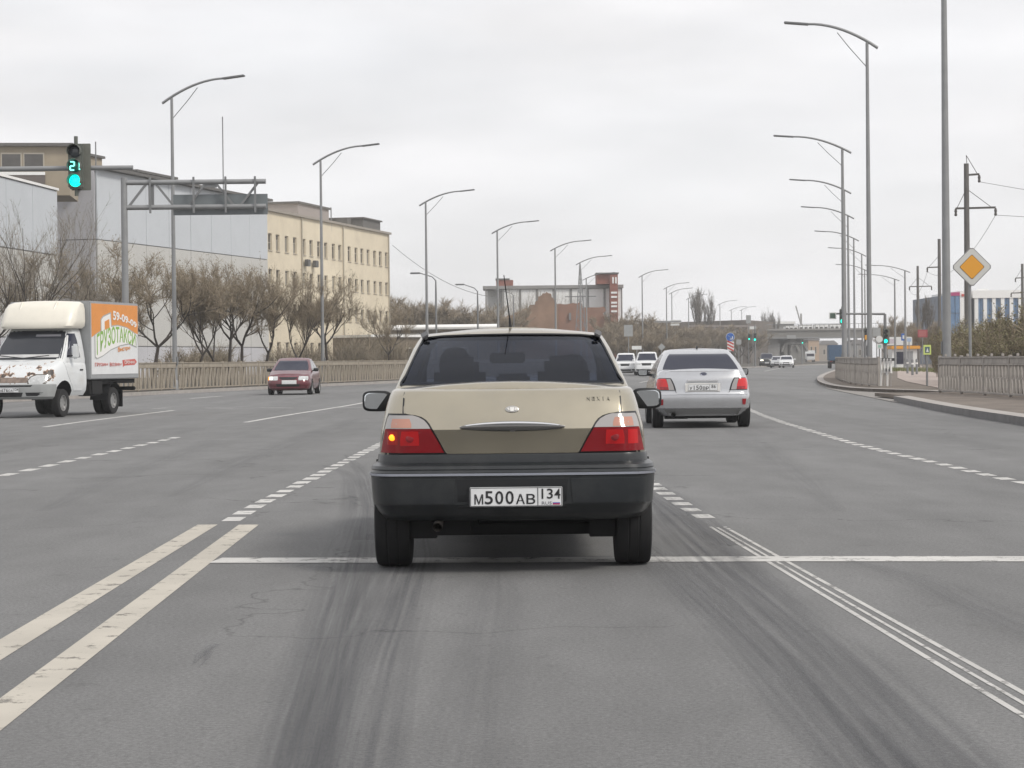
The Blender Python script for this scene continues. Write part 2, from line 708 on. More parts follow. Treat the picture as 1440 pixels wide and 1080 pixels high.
# the far side of the road: kerb and verge
LK = spline([P(px, py) for px, py in ((191, 556.5), (330, 549.5), (430, 544.5), (520, 540.5), (620, 535.5), (700, 532))], 3.0)
d0 = (LK[0] - LK[3]).normalized()
turn = Matrix.Rotation(R(-0.35), 3, 'Z')
lead = []
p = LK[0].copy()
for k in range(30):
    p = p + d0 * 3.2
    d0 = turn @ d0
    lead.append(p.copy())
d1 = (LK[-1] - LK[-4]).normalized()
tail = []
p = LK[-1].copy()
for k in range(120):
    p = p + d1 * 3.2
    d1 = Matrix.Rotation(R(-0.02), 3, 'Z') @ d1
    tail.append(p.copy())
LEFT_KERB = lead[::-1] + LK + tail
strip(LEFT_KERB, 0.3, 0.13, 'kerb', m_kerb, off=-0.15, kind='structure')
kf = MB()
for a, b in zip(LEFT_KERB[:-1], LEFT_KERB[1:]):
    kf.add([(a.x, a.y, 0.0), (b.x, b.y, 0.0), (b.x, b.y, 0.13), (a.x, a.y, 0.13)], [(0, 1, 2, 3)])
kf.build('kerb', m_kerb, kind='structure')
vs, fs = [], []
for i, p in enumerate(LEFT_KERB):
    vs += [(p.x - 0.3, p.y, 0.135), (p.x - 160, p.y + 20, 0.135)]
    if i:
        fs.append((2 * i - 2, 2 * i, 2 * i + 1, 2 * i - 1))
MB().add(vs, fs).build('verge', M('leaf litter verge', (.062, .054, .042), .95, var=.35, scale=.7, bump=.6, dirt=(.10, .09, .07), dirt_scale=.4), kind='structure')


def left_line(Y, off):
    """a point off metres behind the far kerb at distance Y"""
    for i in range(len(LEFT_KERB) - 1):
        a, b = LEFT_KERB[i], LEFT_KERB[i + 1]
        if (a.y - Y) * (b.y - Y) <= 0 and a.y != b.y:
            q = a.lerp(b, (Y - a.y) / (b.y - a.y))
            d = (b - a).normalized()
            return q + Vector((-d.y, d.x, 0)) * off if d.y > 0 else q + Vector((d.y, -d.x, 0)) * off
    return Vector((-40, Y, 0))


# the near side: raised kerb by the fence, lowered kerb round the island, dirt verges, footpath
near_out = [P(px, py) for px, py in ((1256.8, 564.5), (1300, 574), (1340, 582), (1390, 590.5), (1440, 598.5))]
dn = (near_out[-1] - near_out[-2]).normalized()
near_out += [near_out[-1] + dn * s for s in (6, 14, 26, 45)]
near_out = spline(near_out, 2.0)
strip(near_out, 0.42, 0.15, 'kerb', m_kerb, off=-0.21, kind='structure')
kf = MB()
for a, b in zip(near_out[:-1], near_out[1:]):
    kf.add([(a.x, a.y, 0.0), (b.x, b.y, 0.0), (b.x, b.y, 0.15), (a.x, a.y, 0.15)], [(0, 1, 2, 3)])
p0 = near_out[0]
kf.add([(p0.x, p0.y, 0), (p0.x + 0.42, p0.y + 0.25, 0), (p0.x + 0.42, p0.y + 0.25, 0.15), (p0.x, p0.y, 0.15)], [(0, 1, 2, 3)])
kf.build('kerb', m_kerbface, kind='structure')
far_out = spline([P(px, py) for px, py in ((1345, 557.5), (1300, 555), (1250, 553), (1215, 551.5), (1190, 549.5), (1165, 545.5),
                                           (1152, 540.5), (1149, 536), (1152, 531.5), (1162, 526.5), (1176, 521.5))], 1.0)
dt = (far_out[-1] - far_out[-3]).normalized()
far_out += [far_out[-1] + dt * s for s in (8, 20, 40, 80, 150, 240, 330)]
strip(far_out, 0.32, 0.14, 'kerb', m_kerb, off=0.16, kind='structure')
kf = MB()
for a, b in zip(far_out[:-1], far_out[1:]):
    kf.add([(a.x, a.y, 0.0), (b.x, b.y, 0.0), (b.x, b.y, 0.14), (a.x, a.y, 0.14)], [(0, 1, 2, 3)])
kf.build('kerb', m_kerb, kind='structure')
isl = [(p.x, p.y) for p in far_out] + [(260, far_out[-1].y), (260, 64), (far_out[0].x, 64.5)]
slab('verge', isl, 0.13, m_dirt, 0.1)
nv = [(p.x + 0.42, p.y) for p in near_out] + [(200, near_out[-1].y), (200, 64), (near_out[0].x + 0.42, 64)]
slab('verge', nv, 0.145, m_dirt, 0.1)
ap = [P(px, py) for px, py in ((1160, 546), (1185, 551.5), (1220, 558.5), (1257, 566))]
ap2 = [P(px, py) for px, py in ((1345, 567), (1345, 557.5), (1250, 553), (1190, 549.5))]
slab('pavement', ap + ap2, 0.02, m_apron, 0.015)
ft = [P(px, py, .13) for px, py in ((1262, 532), (1275, 537), (1300, 542), (1335, 549), (1345, 540), (1318, 527), (1296, 515), (1288, 511), (1262, 511))]
slab('footpath', ft, 0.15, m_path, 0.01)

# ------------------------------------------------------------------ road markings (children of the road)


def dashes(pts, stroke, gap, width, mat, z=0.002, start=0.0, jitter=True, skip=()):
    pts = spline(pts, 0.05)
    acc, i, k = -start, 0, 0
    cur = []
    per = stroke + gap
    for a, b in zip(pts[:-1], pts[1:]):
        ph = acc % per
        if acc >= 0 and ph < stroke:
            cur.append(a)
        elif cur:
            if len(cur) > 1 and k not in skip:
                wd = width * random.uniform(0.93, 1.05)
                strip(cur if len(cur) < 8 else [cur[0], cur[len(cur) // 2], cur[-1]], wd, z, 'marking_dash', mat, road, off=random.uniform(-.008, .008))
            cur = []
            k += 1
        acc += (b - a).length
    return k


def line(pts, width, mat, z=0.002, name='lane_line', off=0.0, step=0.5):
    return strip(spline(pts, step), width, z, name, mat, road, off=off)


def beyond(pts, dist):
    """run a line on behind the camera"""
    a, b = Vector(pts[0]), Vector(pts[1])
    return [a + (a - b).normalized() * dist] + list(pts)


L1 = [P(18, 903), P(155, 820), P(292, 738)]
L2 = [P(79, 944), P(215, 840), P(350, 738)]
line(beyond(L1, 9), 0.155, m_cream_mark)
line(beyond(L2, 9), 0.155, m_cream_mark)
for bpts in (((999, 741), (1335, 944)), ((1009, 742), (1360, 944)), ((1019, 741), (1384, 944))):
    q = [P(*bpts[1]), P((bpts[0][0] + bpts[1][0]) / 2, (bpts[0][1] + bpts[1][1]) / 2), P(*bpts[0])]
    line(beyond(q, 9), 0.028 if bpts[0][0] != 1009 else 0.02, m_worn_mark)
sl = [P(303, 788.5), P(520, 788.5), P(720, 788), P(1060, 786.5), P(1440, 786.5)]
sl.append(sl[-1] + (sl[-1] - sl[-2]).normalized() * 3)
line(sl, 0.34, m_white_mark, z=0.0035, name='stop_line', step=1.0)
dashes([P(324, 733), P(365, 709), P(415, 684), P(470, 657), P(520, 632), P(575, 606), P(640, 578), P(705, 556)], 0.47, 0.25, 0.15, m_white_mark)
dashes([P(992, 729), P(960, 710), P(925, 687), P(880, 655), P(830, 617), P(800, 592)], 0.45, 0.27, 0.15, m_white_mark)
dashes([P(1490, 687), P(1425, 676), P(1312, 650), P(1215, 627.5), P(1140, 605.7), P(1095, 592), P(1061, 579), P(1010, 555), P(985, 540)], 0.47, 0.25, 0.15, m_white_mark)
dashes([P(-60, 685), P(12, 667.5), P(128, 641.5), P(185, 629), P(262, 612)], 0.62, 0.42, 0.15, m_white_mark)
line([P(345, 594), P(400, 584.5), P(460, 575), P(505, 567.5), P(580, 553), P(660, 541)], 0.13, m_white_mark)
line([P(62, 600.5), P(120, 592.5), P(180, 585), P(245, 577)], 0.13, m_white_mark)
line([P(215, 574.5), P(235, 573.6)], 0.14, m_white_mark)
for a, b in (((288, 573.8), (328, 574)), ((366, 573.4), (412, 573.8)), ((470, 573), (512, 573)), ((476, 553.4), (486, 553.2)), ((268, 560.5), (312, 557)), ((1030, 564), (1050, 565))):
    line([P(*a), P(*b)], 0.13, m_white_mark)
for a, b in (((700, 540), (760, 531)), ((900, 538), (960, 526)), ((1075, 522), (1100, 517)), ((1040, 547), (1020, 538))):
    line([P(*a), P(*b)], 0.14, m_worn_mark)

# tyre marks worn into the lane
sk = [
    ([(455, 655), (490, 668), (505, 700), (498, 750), (480, 820), (458, 900), (438, 990), (400, 1160)], 0.50, 0.55, 9),
    ([(485, 640), (512, 668), (520, 705), (516, 760)], 0.25, 0.5, 6),
    ([(590, 740), (566, 800), (540, 870), (512, 944), (450, 1160)], 0.62, 0.85, 8),
    ([(520, 752), (490, 830), (452, 944), (400, 1160)], 0.30, 0.40, 10),
    ([(905, 690), (960, 745), (1020, 800), (1100, 870), (1180, 944), (1390, 1160)], 0.70, 0.9, 7),
    ([(880, 745), (940, 800), (1010, 865), (1090, 944), (1290, 1160)], 0.50, 0.7, 9),
    ([(925, 683), (975, 722), (1030, 768)], 0.4, 0.7, 7),
    ([(1200, 790), (1290, 815), (1360, 850), (1440, 885), (1540, 930)], 0.45, 0.4, 6),
    ([(700, 800), (690, 870), (672, 970), (640, 1160)], 0.5, 0.25, 6),
    ([(272, 936), (286, 918), (304, 908)], 0.07, 0.9, 3),
    ([(283, 938), (296, 918)], 0.05, 0.9, 3),
    ([(240, 700), (330, 655), (420, 618), (500, 590)], 0.6, 0.25, 6),
    ([(60, 720), (180, 665), (300, 620)], 0.7, 0.22, 6),
    ([(1180, 720), (1120, 670), (1070, 630), (1030, 600)], 0.7, 0.22, 6),
]
for i, (pp, wd, stg, streak) in enumerate(sk):
    q = spline([P(*a) for a in pp], 0.25)
    n = len(q)
    wd *= .74
    ws = [wd * min(1, 0.25 + 3 * k / n) for k in range(n)]
    strip(q, ws, 0.0048 + 0.0004 * i, 'tyre_mark', skid_material('tyre mark %d' % i, stg * .50, streak, i * 3.1), road, uv=True)

# ------------------------------------------------------------------ fences of leaning concrete slats
m_fence = M('fence concrete', (0.36, 0.335, 0.31), 0.9, var=0.22, scale=3, bump=0.3, dirt=(0.14, 0.12, 0.105), dirt_scale=2)
m_fence_l = M('far fence concrete', (0.33, 0.29, 0.235), 0.9, var=0.2, scale=2, bump=0.2, dirt=(0.17, 0.14, 0.11), dirt_scale=1.4)
m_white_paint = M('white paint', (0.72, 0.71, 0.69), 0.6, var=0.1, scale=6)
m_black_paint = M('black paint', (0.03, 0.03, 0.032), 0.6, var=0.2, scale=6)

_slat = {}


def slat_mesh(hh, dx, mat):
    k = (round(hh, 2), round(dx, 2), mat.name)
    if k not in _slat:
        mb = MB()
        mb.bar((-dx / 2, 0, 0), (dx / 2, 0, hh), 0.048, 0.04)
        _slat[k] = mb.mesh('slat', mat)
    return _slat[k]


def fence(path, hgt, label, mat, singles, panel=2.6, knobs=True, mats_at=None, pitch=0.165, z0=0.13, tiers=2):
    o = thing('concrete_fence', label, 'fence', (path[0].x, path[0].y, z0))
    org = Vector((path[0].x, path[0].y, 0))
    for a, b in zip(path[:-1], path[1:]):
        d = b - a
        ln = d.length
        rz = math.atan2(d.y, d.x)
        a_l = a - org
        mid = (a + b) / 2 - org
        p = MB().rbox((0, 0, hgt / 2 + 0.02), (0.10, 0.10, hgt + 0.04), 0.015)
        link('post', p.mesh('post', mat), o, (a_l.x, a_l.y, 0), rz)
        if knobs:
            if 'knob' not in _slat:
                _slat['knob'] = MB().rbox((0, 0, 0), (0.07, 0.07, 0.075), .01).mesh('knob', mat)
            for t in (0.28, 0.72):
                link('knob', _slat['knob'], o, (a_l.x + d.x * t, a_l.y + d.y * t, hgt + .045), rz)
        link('top_rail', MB().rbox((0, 0, hgt - 0.02), (ln - 0.1, 0.12, 0.045), 0.01).mesh('top_rail', mat), o, (mid.x, mid.y, 0), rz)
        link('rail_board', MB().rbox((0, 0, hgt - 0.115), (ln - 0.1, 0.05, 0.14), 0.008).mesh('rail_board', mat), o, (mid.x, mid.y, 0), rz)
        link('lower_rail', MB().rbox((0, 0, hgt - 0.21), (ln - 0.1, 0.09, 0.045), 0.01).mesh('lower_rail', mat), o, (mid.x, mid.y, 0), rz)
        link('bottom_rail', MB().rbox((0, 0, 0.07), (ln - 0.1, 0.08, 0.05), 0.01).mesh('bottom_rail', mat), o, (mid.x, mid.y, 0), rz)
        n = int((ln - 0.2) / pitch)
        zt = hgt - 0.235
        zm = 0.095 + (zt - 0.095) * 0.52
        lat = MB()
        for k in range(n):
            x = (k + 0.5) / n * (ln - 0.2) - (ln - 0.2) / 2
            sg = 1 if k % 2 else -1
            for (za, zb, s2) in ((0.095, zm + 0.03, sg), (zm - 0.03, zt, -sg))[:tiers]:
                dx = s2 * random.choice((0.06, 0.085, 0.11))
                if tiers == 1:
                    zb, dx = zt, s2 * random.choice((.10, .15, .19))
                sm = mat
                if singles:
                    q = Matrix.Rotation(rz, 3, 'Z') @ Vector((x, 0.0 if za < .2 else 0.02, 0))
                    link('slat', slat_mesh(zb - za, dx, sm), o, (mid.x + q.x, mid.y + q.y, za), rz)
                else:
                    lat.bar((x - dx / 2, 0 if za < .2 else .02, za), (x + dx / 2, 0 if za < .2 else .02, zb), 0.078, 0.05)
        if lat.v:
            link('lattice', lat.mesh('lattice', mat), o, (mid.x, mid.y, 0), rz)['kind'] = 'stuff'
    a_l = path[-1] - org
    link('post', MB().rbox((0, 0, hgt / 2 + 0.02), (0.10, 0.10, hgt + 0.04), 0.015).mesh('post', mat), o, (a_l.x, a_l.y, 0), rz)
    return o


fa, fb = P(1322, 552, .145), P(1440, 559.5, .145)
fa.z = fb.z = 0
dirn = (fb - fa).normalized()
np_ = [fa + dirn * (2.6 * k) for k in range(6)]
fence(np_, 1.06, 'grey concrete fence of leaning slats below the diamond sign', m_fence, True, z0=0.145, knobs=True)
ip = spline([P(px, py, .13) for px, py in ((1176, 531), (1181, 534.5), (1190, 538), (1205, 541), (1224.5, 543.4), (1236, 544.2))], 2.4)
fence(ip, 1.06, 'curved concrete fence on the kerb island by the footpath', m_fence, False, knobs=False, z0=.13)
ep = [P(1237, 544.3, .13), P(1255, 545, .13)]
for q in ep:
    q.z = 0
ef = thing('barrier_fence', 'short white and black painted slat fence ending the curved island fence', 'fence', (ep[0].x, ep[0].y, .13))
d = ep[1] - ep[0]
rz = math.atan2(d.y, d.x)
n = 4
for k in range(n):
    x = d * ((k + .5) / n)
    mb = MB()
    mb.bar((-.03, 0, 0.05), (.03, 0, .52), .09, .05)
    link('slat', mb.mesh('slat', m_white_paint if k % 2 == 0 else m_fence), ef, (x.x, x.y, 0), rz)
    mb = MB()
    mb.bar((.03, 0, 0.5), (-.02, 0, 1.02), .09, .05)
    link('slat', mb.mesh('slat', m_white_paint), ef, (x.x + .01, x.y, 0), rz)
x = d / 2
link('rail', MB().box((0, 0.06, .99), (d.length, .05, .10)).mesh('rail', m_black_paint), ef, (x.x, x.y, 0), rz)
link('rail', MB().box((0, 0.06, .62), (d.length * .6, .05, .12)).mesh('rail', m_black_paint), ef, (x.x, x.y, 0), rz)

lp = []
Y = 60.0
while Y < 185:
    q = left_line(Y, 0.75)
    lp.append(Vector((q.x, q.y, 0)))
    Y += 2.55
fence(lp, 1.16, 'long concrete slat fence along the far kerb behind the truck and the red car', m_fence_l, False, knobs=False, pitch=0.23, tiers=1)

# ------------------------------------------------------------------ vehicles: lofted bodies and patches laid on them
def key(ks, t):
    if not isinstance(ks, (list, tuple)):
        return ks
    if t <= ks[0][0]:
        return ks[0][1]
    for (a, va), (b, vb) in zip(ks[:-1], ks[1:]):
        if t <= b:
            s_ = (t - a) / (b - a)
            s_ = s_ * s_ * (3 - 2 * s_)
            return va + (vb - va) * s_
    return ks[-1][1]


def ring_half(a, yr, yf, rx, ry, br, bf, rfx, rfy, wide=None, n=(5, 6, 12, 6, 5)):
    """right half of a plan outline from the rear centre to the front centre"""
    pts = []
    xa, xb = a - rx, a - rfx
    for i in range(n[0]):
        x = xa * i / n[0]
        pts.append((x, yr + br * (x / a) ** 2))
    y0 = yr + br * (xa / a) ** 2
    for i in range(n[1]):
        t = PI / 2 * i / n[1]
        pts.append((xa + rx * math.sin(t), y0 + ry * (1 - math.cos(t))))
    y1 = yf - bf * (xb / a) ** 2
    ys, ye = y0 + ry, y1 - rfy
    for i in range(n[2]):
        pts.append((a, ys + (ye - ys) * i / n[2]))
    for i in range(n[3]):
        t = PI / 2 * i / n[3]
        pts.append((xb + rfx * math.cos(t), ye + rfy * math.sin(t)))
    for i in range(n[4] + 1):
        x = xb * (1 - i / n[4])
        pts.append((x, yf - bf * (x / a) ** 2))
    if wide:
        pts = [(x * key(wide, y), y) for x, y in pts]
    return pts


def loft(rings, crown=0.0, K=5, capb=True, capt=True):
    """rings of (x, y, z) right halves, bottom to top -> closed MB"""
    mb = MB()
    Mn = len(rings[0]) - 1
    full = []
    for r in rings:
        full.append([Vector(p) for p in r] + [Vector((-p[0], p[1], p[2])) for p in r[-2:0:-1]])
    N = len(full[0])
    vs = [p for r in full for p in r]
    fs = []
    for k in range(len(full) - 1):
        for i in range(N):
            j = (i + 1) % N
            fs.append((k * N + i, k * N + j, (k + 1) * N + j, (k + 1) * N + i))
    mb.add(vs, fs)
    o = (len(full) - 1) * N
    L_ = lambda i: (N - i) % N
    for cap, off, cr, sgn in ((capb, 0, 0, -1), (capt, o, crown, 1)):
        if not cap:
            continue
        rows = []
        for i in range(Mn + 1):
            if i in (0, Mn):
                rows.append([off + i] * (K + 2))
                continue
            a, b = Vector(mb.v[off + L_(i)]), Vector(mb.v[off + i])
            row = [off + L_(i)]
            ed = min(1.0, math.sin(PI * i / Mn) * 1.6)
            for q in range(1, K + 1):
                s_ = q / (K + 1)
                p = a.lerp(b, s_)
                p.z += cr * ed * (1 - (2 * s_ - 1) ** 2)
                mb.v.append(tuple(p))
                row.append(len(mb.v) - 1)
            row.append(off + i)
            rows.append(row)
        for i in range(Mn):
            for q in range(K + 1):
                f = [rows[i][q], rows[i][q + 1], rows[i + 1][q + 1], rows[i + 1][q]]
                f2 = []
                for t in f:
                    if t not in f2:
                        f2.append(t)
                if len(f2) > 2:
                    mb.f.append(tuple(f2))
                    mb.m.append(0)
    return mb


def bvh_of(me):
    return BVHTree.FromPolygons([v.co.copy() for v in me.vertices], [tuple(p.vertices) for p in me.polygons])


def cut(o, cutter_mb, mat=None):
    """take the cutter's volume out of object o"""
    c = cutter_mb.build('cutter', mat if mat else o.data.materials[0], o.parent)
    md = o.modifiers.new('cut', 'BOOLEAN')
    md.operation = 'DIFFERENCE'
    md.solver = 'EXACT'
    md.object = c
    md.use_self = True
    if mat:
        md.material_mode = 'TRANSFER'
    bpy.context.view_layer.update()
    dg = bpy.context.evaluated_depsgraph_get()
    old = o.data
    me = bpy.data.meshes.new_from_object(o.evaluated_get(dg))
    me.name = old.name
    o.modifiers.clear()
    o.data = me
    bpy.data.objects.remove(c)
    return o


DIRS = {'rear': Vector((0, 1, 0)), 'front': Vector((0, -1, 0)), 'left': Vector((1, 0, 0)), 'right': Vector((-1, 0, 0)), 'top': Vector((0, 0, -1))}


def patch_mb(bvh, side, rows, off=0.004, thick=0.012, ncol=8, far=20.0):
    """rows (v, h0, h1): v the height, h across (x for front and rear, y for the sides; v is y for 'top')"""
    d = DIRS[side]
    mb = MB()
    fine = [rows[0]]
    for r0, r1 in zip(rows[:-1], rows[1:]):
        n_ = max(1, int(abs(r1[0] - r0[0]) / .032))
        for k in range(1, n_ + 1):
            fine.append(tuple(a + (b - a) * k / n_ for a, b in zip(r0, r1)))
    rows = fine
    grid_o, grid_i = [], []
    last = None
    for v, h0, h1 in rows:
        ro, ri = [], []
        for q in range(ncol + 1):
            h = h0 + (h1 - h0) * q / ncol
            if side in ('rear', 'front'):
                o = Vector((h, 0, v))
            elif side == 'top':
                o = Vector((h, v, 0))
            else:
                o = Vector((0, h, v))
            hit = bvh.ray_cast(o - d * far, d)
            if hit[0] is None:
                p = last if last is not None else o
            else:
                p = hit[0]
            last = p
            ro.append(len(mb.v))
            mb.v.append(tuple(p - d * off))
            ri.append(len(mb.v))
            mb.v.append(tuple(p + d * thick))
        grid_o.append(ro)
        grid_i.append(ri)
    nr = len(rows)

    def face(*f):
        mb.f.append(f)
        mb.m.append(0)
    for i in range(nr - 1):
        for q in range(ncol):
            face(grid_o[i][q], grid_o[i][q + 1], grid_o[i + 1][q + 1], grid_o[i + 1][q])
            face(grid_i[i][q], grid_i[i + 1][q], grid_i[i + 1][q + 1], grid_i[i][q + 1])
        face(grid_o[i][0], grid_o[i + 1][0], grid_i[i + 1][0], grid_i[i][0])
        face(grid_o[i][ncol], grid_i[i][ncol], grid_i[i + 1][ncol], grid_o[i + 1][ncol])
    for q in range(ncol):
        face(grid_o[0][q], grid_i[0][q], grid_i[0][q + 1], grid_o[0][q + 1])
        face(grid_o[-1][q], grid_o[-1][q + 1], grid_i[-1][q + 1], grid_i[-1][q])
    return mb


def patch(name, bvh, side, rows, mat, parent, off=0.004, thick=0.012, ncol=8, smooth=40, **kw):
    return patch_mb(bvh, side, rows, off, thick, ncol).build(name, mat, parent, smooth=smooth, **kw)


m_tyre = M('tyre rubber', (0.013, 0.013, 0.014), 0.85, var=0.2, scale=8)
m_rim = M('steel rim', (0.42, 0.42, 0.42), 0.4, 0.7, var=0.1, dirt=(0.2, 0.18, 0.15), dirt_scale=8)
m_rim_dark = M('dull hub', (0.16, 0.16, 0.16), 0.55, 0.4)
m_black = M('black trim', (0.010, 0.011, 0.013), 0.45)
m_under = M('underbody', (0.01, 0.01, 0.011), 0.9, var=0.2)
m_darkglass = M('dark car glass', (0.012, 0.015, 0.034), 0.08, spec=0.28)
m_chrome = M('chrome', (0.75, 0.75, 0.76), 0.12, 1.0)
m_plate = M('plate white', (0.72, 0.73, 0.74), 0.45, var=0.05, scale=20)
m_plate_ink = M('plate black', (0.02, 0.02, 0.022), 0.5)
m_mirror = M('mirror glass', (0.75, 0.78, 0.8), 0.03, 1.0)
m_red_lens = M('red lens', (0.26, 0.006, 0.012), 0.12, coat=0.6)
m_red_bright = M('bright red lens', (0.60, 0.012, 0.016), 0.15, coat=0.5)
m_clear_lens = M('clear lens', (0.33, 0.315, 0.31), 0.12, coat=0.8)
m_amber_lens = M('pale amber lens', (0.45, 0.22, 0.16), 0.15, coat=0.8)
m_amber_lit = M('amber bulb lit', (1.0, 0.26, 0.012), 0.4, emit=1.8)
m_lamp_lit = M('lit headlamp', (1.0, 0.93, 0.78), 0.3, emit=1.6)
m_headlens = M('headlamp lens', (0.55, 0.56, 0.56), 0.1, 0.2, coat=0.8, var=0.3, scale=14)
m_seat = M('seat cloth', (0.03, 0.03, 0.034), 0.9)


_wheel = {}


def wheel(parent, x, y, r=0.29, wd=0.19, rim=0.185, mat=None, spokes=6, inner=False):
    k = (r, wd, rim, spokes, mat.name if mat else '', x > 0)
    s_ = 1 if x > 0 else -1
    if k not in _wheel:
        h = wd / 2
        t = MB().lathe([(rim - .01, -h * .85), (r * .9, -h), (r * .965, -h * .93), (r, -h * .7), (r, -h * .35), (r * .985, -h * .32), (r * .985, -h * .26), (r, -h * .23), (r, h * .23), (r * .985, h * .26), (r * .985, h * .32), (r, h * .35), (r, h * .7), (r * .965, h * .93), (r * .9, h), (rim - .01, h * .85)], 28, 'X', cap=False)
        rm = MB().lathe([(0.02, h * .45), (rim * .3, h * .5), (rim * .35, h * .38), (rim * .55, h * .3), (rim * .86, h * .28), (rim * .9, h * .84), (rim + .005, h * .86), (rim + .005, -h * .8), (0.02, -h * .8)], 28, 'X')
        for q in range(spokes):
            a = 2 * PI * q / spokes
            rm.box((h * .38, math.cos(a) * rim * .6, math.sin(a) * rim * .6), (h * .3, rim * .3, rim * .62), rx=a + PI / 2, mi=0)
        if s_ < 0:
            for q in (t, rm):
                q.v = [(-v[0], v[1], v[2]) for v in q.v]
        _wheel[k] = (t.mesh('tyre', m_tyre, 35), rm.mesh('rim', mat or m_rim, 35))
    o = link('wheel', _wheel[k][0], parent, (x, y, r))
    link('rim', _wheel[k][1], o)
    return o


def upper(z0, ktop, ks):
    """z keys of a shoulder ring: blend from z0 to the top line"""
    return [(t, z0 + (z - z0) * ks) for t, z in ktop]


def rings_from(spec, length):
    """spec rows: (z or keys over y, a, yr, yf, rx, ry, br, bf, rfx, rfy, wide)"""
    res = []
    for z, a, yr, yf, rx, ry, br, bf, rfx, rfy, wide in spec:
        h = ring_half(a, yr, yf, rx, ry, br, bf, rfx, rfy, wide)
        res.append([(x, y, key(z, y)) for x, y in h])
    return res


def arches(y_list, r, w_in, w_out):
    mb = MB()
    for y in y_list:
        for s_ in (-1, 1):
            mb.lathe([(r, min(s_ * w_in, s_ * w_out)), (r, max(s_ * w_in, s_ * w_out))], 24, 'X', (0, y, r * 0.86))
    return mb


def plate(parent, loc, txt, region, w_=0.52, h_=0.112, rz=0.0, tilt=0.0, flag=True, name='number_plate', small=True):
    """Russian-style plate facing -y"""
    pl = link(name, MB().rbox((0, 0, 0), (w_, 0.008, h_), 0.003).mesh(name, m_plate), parent, loc, rz)
    pl.rotation_euler = (tilt, 0, rz)
    f = lambda x0, z0: (lambda x, y, z: (x + x0, -0.0045 - z, y + z0))
    u = w_ / 0.52
    # letters are lower than digits
    xs = -0.235 * u
    adv = 0.0585 * u
    for ch in txt:
        dg_ = ch.isdigit()
        hh = (0.076 if dg_ else 0.058) * h_ / .112
        ww = (0.046 if dg_ else 0.050) * u
        zz = -0.004 + (0 if dg_ else -0.009)
        me = text_mesh(ch, 'character', ww if ch != '1' else None, hh, 0.0015, f(xs + ww / 2, zz), m_plate_ink, bold=0.012)
        link('character', me, pl)
        xs += adv
    link('divider', MB().box((0.122 * u, -0.005, 0), (0.004 * u, 0.002, h_ * .96)).mesh('divider', m_plate_ink), pl)
    n = len(region)
    for i, ch in enumerate(region):
        ww = 0.034 * u
        x = 0.19 * u + (i - (n - 1) / 2) * 0.042 * u
        me = text_mesh(ch, 'character', ww if ch != '1' else None, 0.058 * h_ / .112, 0.0015, f(x, 0.016 * h_ / .112), m_plate_ink, bold=0.012)
        link('character', me, pl)
    if small:
        me = text_mesh('RUS', 'country_code', 0.055 * u, 0.018 * h_ / .112, 0.0015, f(0.172 * u, -0.037 * h_ / .112), M('plate grey', (0.2, 0.2, 0.22), .5))
        link('country_code', me, pl)
        for i, c in enumerate(((0.7, 0.7, 0.7), (0.03, 0.06, 0.4), (0.5, 0.02, 0.02))):
            link('flag_band', MB().box((0.226 * u, -0.005, (-0.031 - .006 * i) * h_ / .112), (0.04 * u, 0.002, 0.006 * h_ / .112)).mesh('flag_band', M('flag %d' % i, c, .5)), pl)
    # rim line
    rmb = MB()
    for sx in (-1, 1):
        rmb.box((sx * (w_ / 2 - .004), -.0048, 0), (.003, .002, h_ - .008))
        rmb.box((0, -.0048, sx * (h_ / 2 - .004)), (w_ - .012, .002, .003))
    link('rim_line', rmb.mesh('rim_line', m_plate_ink), pl)
    return pl


def person(label, loc, skin, cloth, hair, lean=0.0, look=0.0):
    """seated figure, body as one continuous surface"""
    o = thing('person', label, 'person', loc)
    vs = [(0, 0, 0.10), (0, -0.02, 0.28), (0, -0.03, 0.45), (0, -0.02, 0.56), (0, 0.0, 0.64), (0, 0.02, 0.72), (0, 0.03, 0.80), (0, 0.02, 0.86)]
    rd = [.16, .15, .16, .11, .055, .075, .095, .07]
    es = [(i, i + 1) for i in range(7)]
    for s_ in (-1, 1):
        b = len(vs)
        vs += [(s_ * .17, -.02, .53), (s_ * .22, .10, .33), (s_ * .17, .32, .32), (s_ * .13, .42, .38)]
        rd += [.075, .052, .042, .035]
        es += [(3, b), (b, b + 1), (b + 1, b + 2), (b + 2, b + 3)]
        b = len(vs)
        vs += [(s_ * .1, .05, .08), (s_ * .13, .45, .12), (s_ * .12, .62, -.2)]
        rd += [.1, .075, .055]
        es += [(0, b), (b, b + 1), (b + 1, b + 2)]
    me = bpy.data.meshes.new('body')
    me.from_pydata(vs, es, [])
    me.materials.append(cloth)
    t = bpy.data.objects.new('body', me)
    COL.objects.link(t)
    md = t.modifiers.new('skin', 'SKIN')
    for i, r_ in enumerate(rd):
        me.skin_vertices[0].data[i].radius = (r_, r_ * .85)
    me.skin_vertices[0].data[0].use_root = True
    sb = t.modifiers.new('sub', 'SUBSURF')
    sb.levels = sb.render_levels = 2
    dg = bpy.context.evaluated_depsgraph_get()
    bm_ = bpy.data.meshes.new_from_object(t.evaluated_get(dg))
    bpy.data.objects.remove(t)
    bm_.materials.clear()
    bm_.materials.append(cloth)
    bm_.materials.append(skin)
    for p in bm_.polygons:
        p.material_index = 1 if p.center.z > 0.62 else 0
    bm_.shade_smooth()
    link('body', bm_, o)
    hr = MB()
    hr.lathe([(0.0, .12), (.06, .11), (.1, .06), (.112, 0), (.105, -.06), (.085, -.09)], 16, 'Z', (0, -.005, .83))
    hr.build('hair', hair, o, smooth=60)
    return o


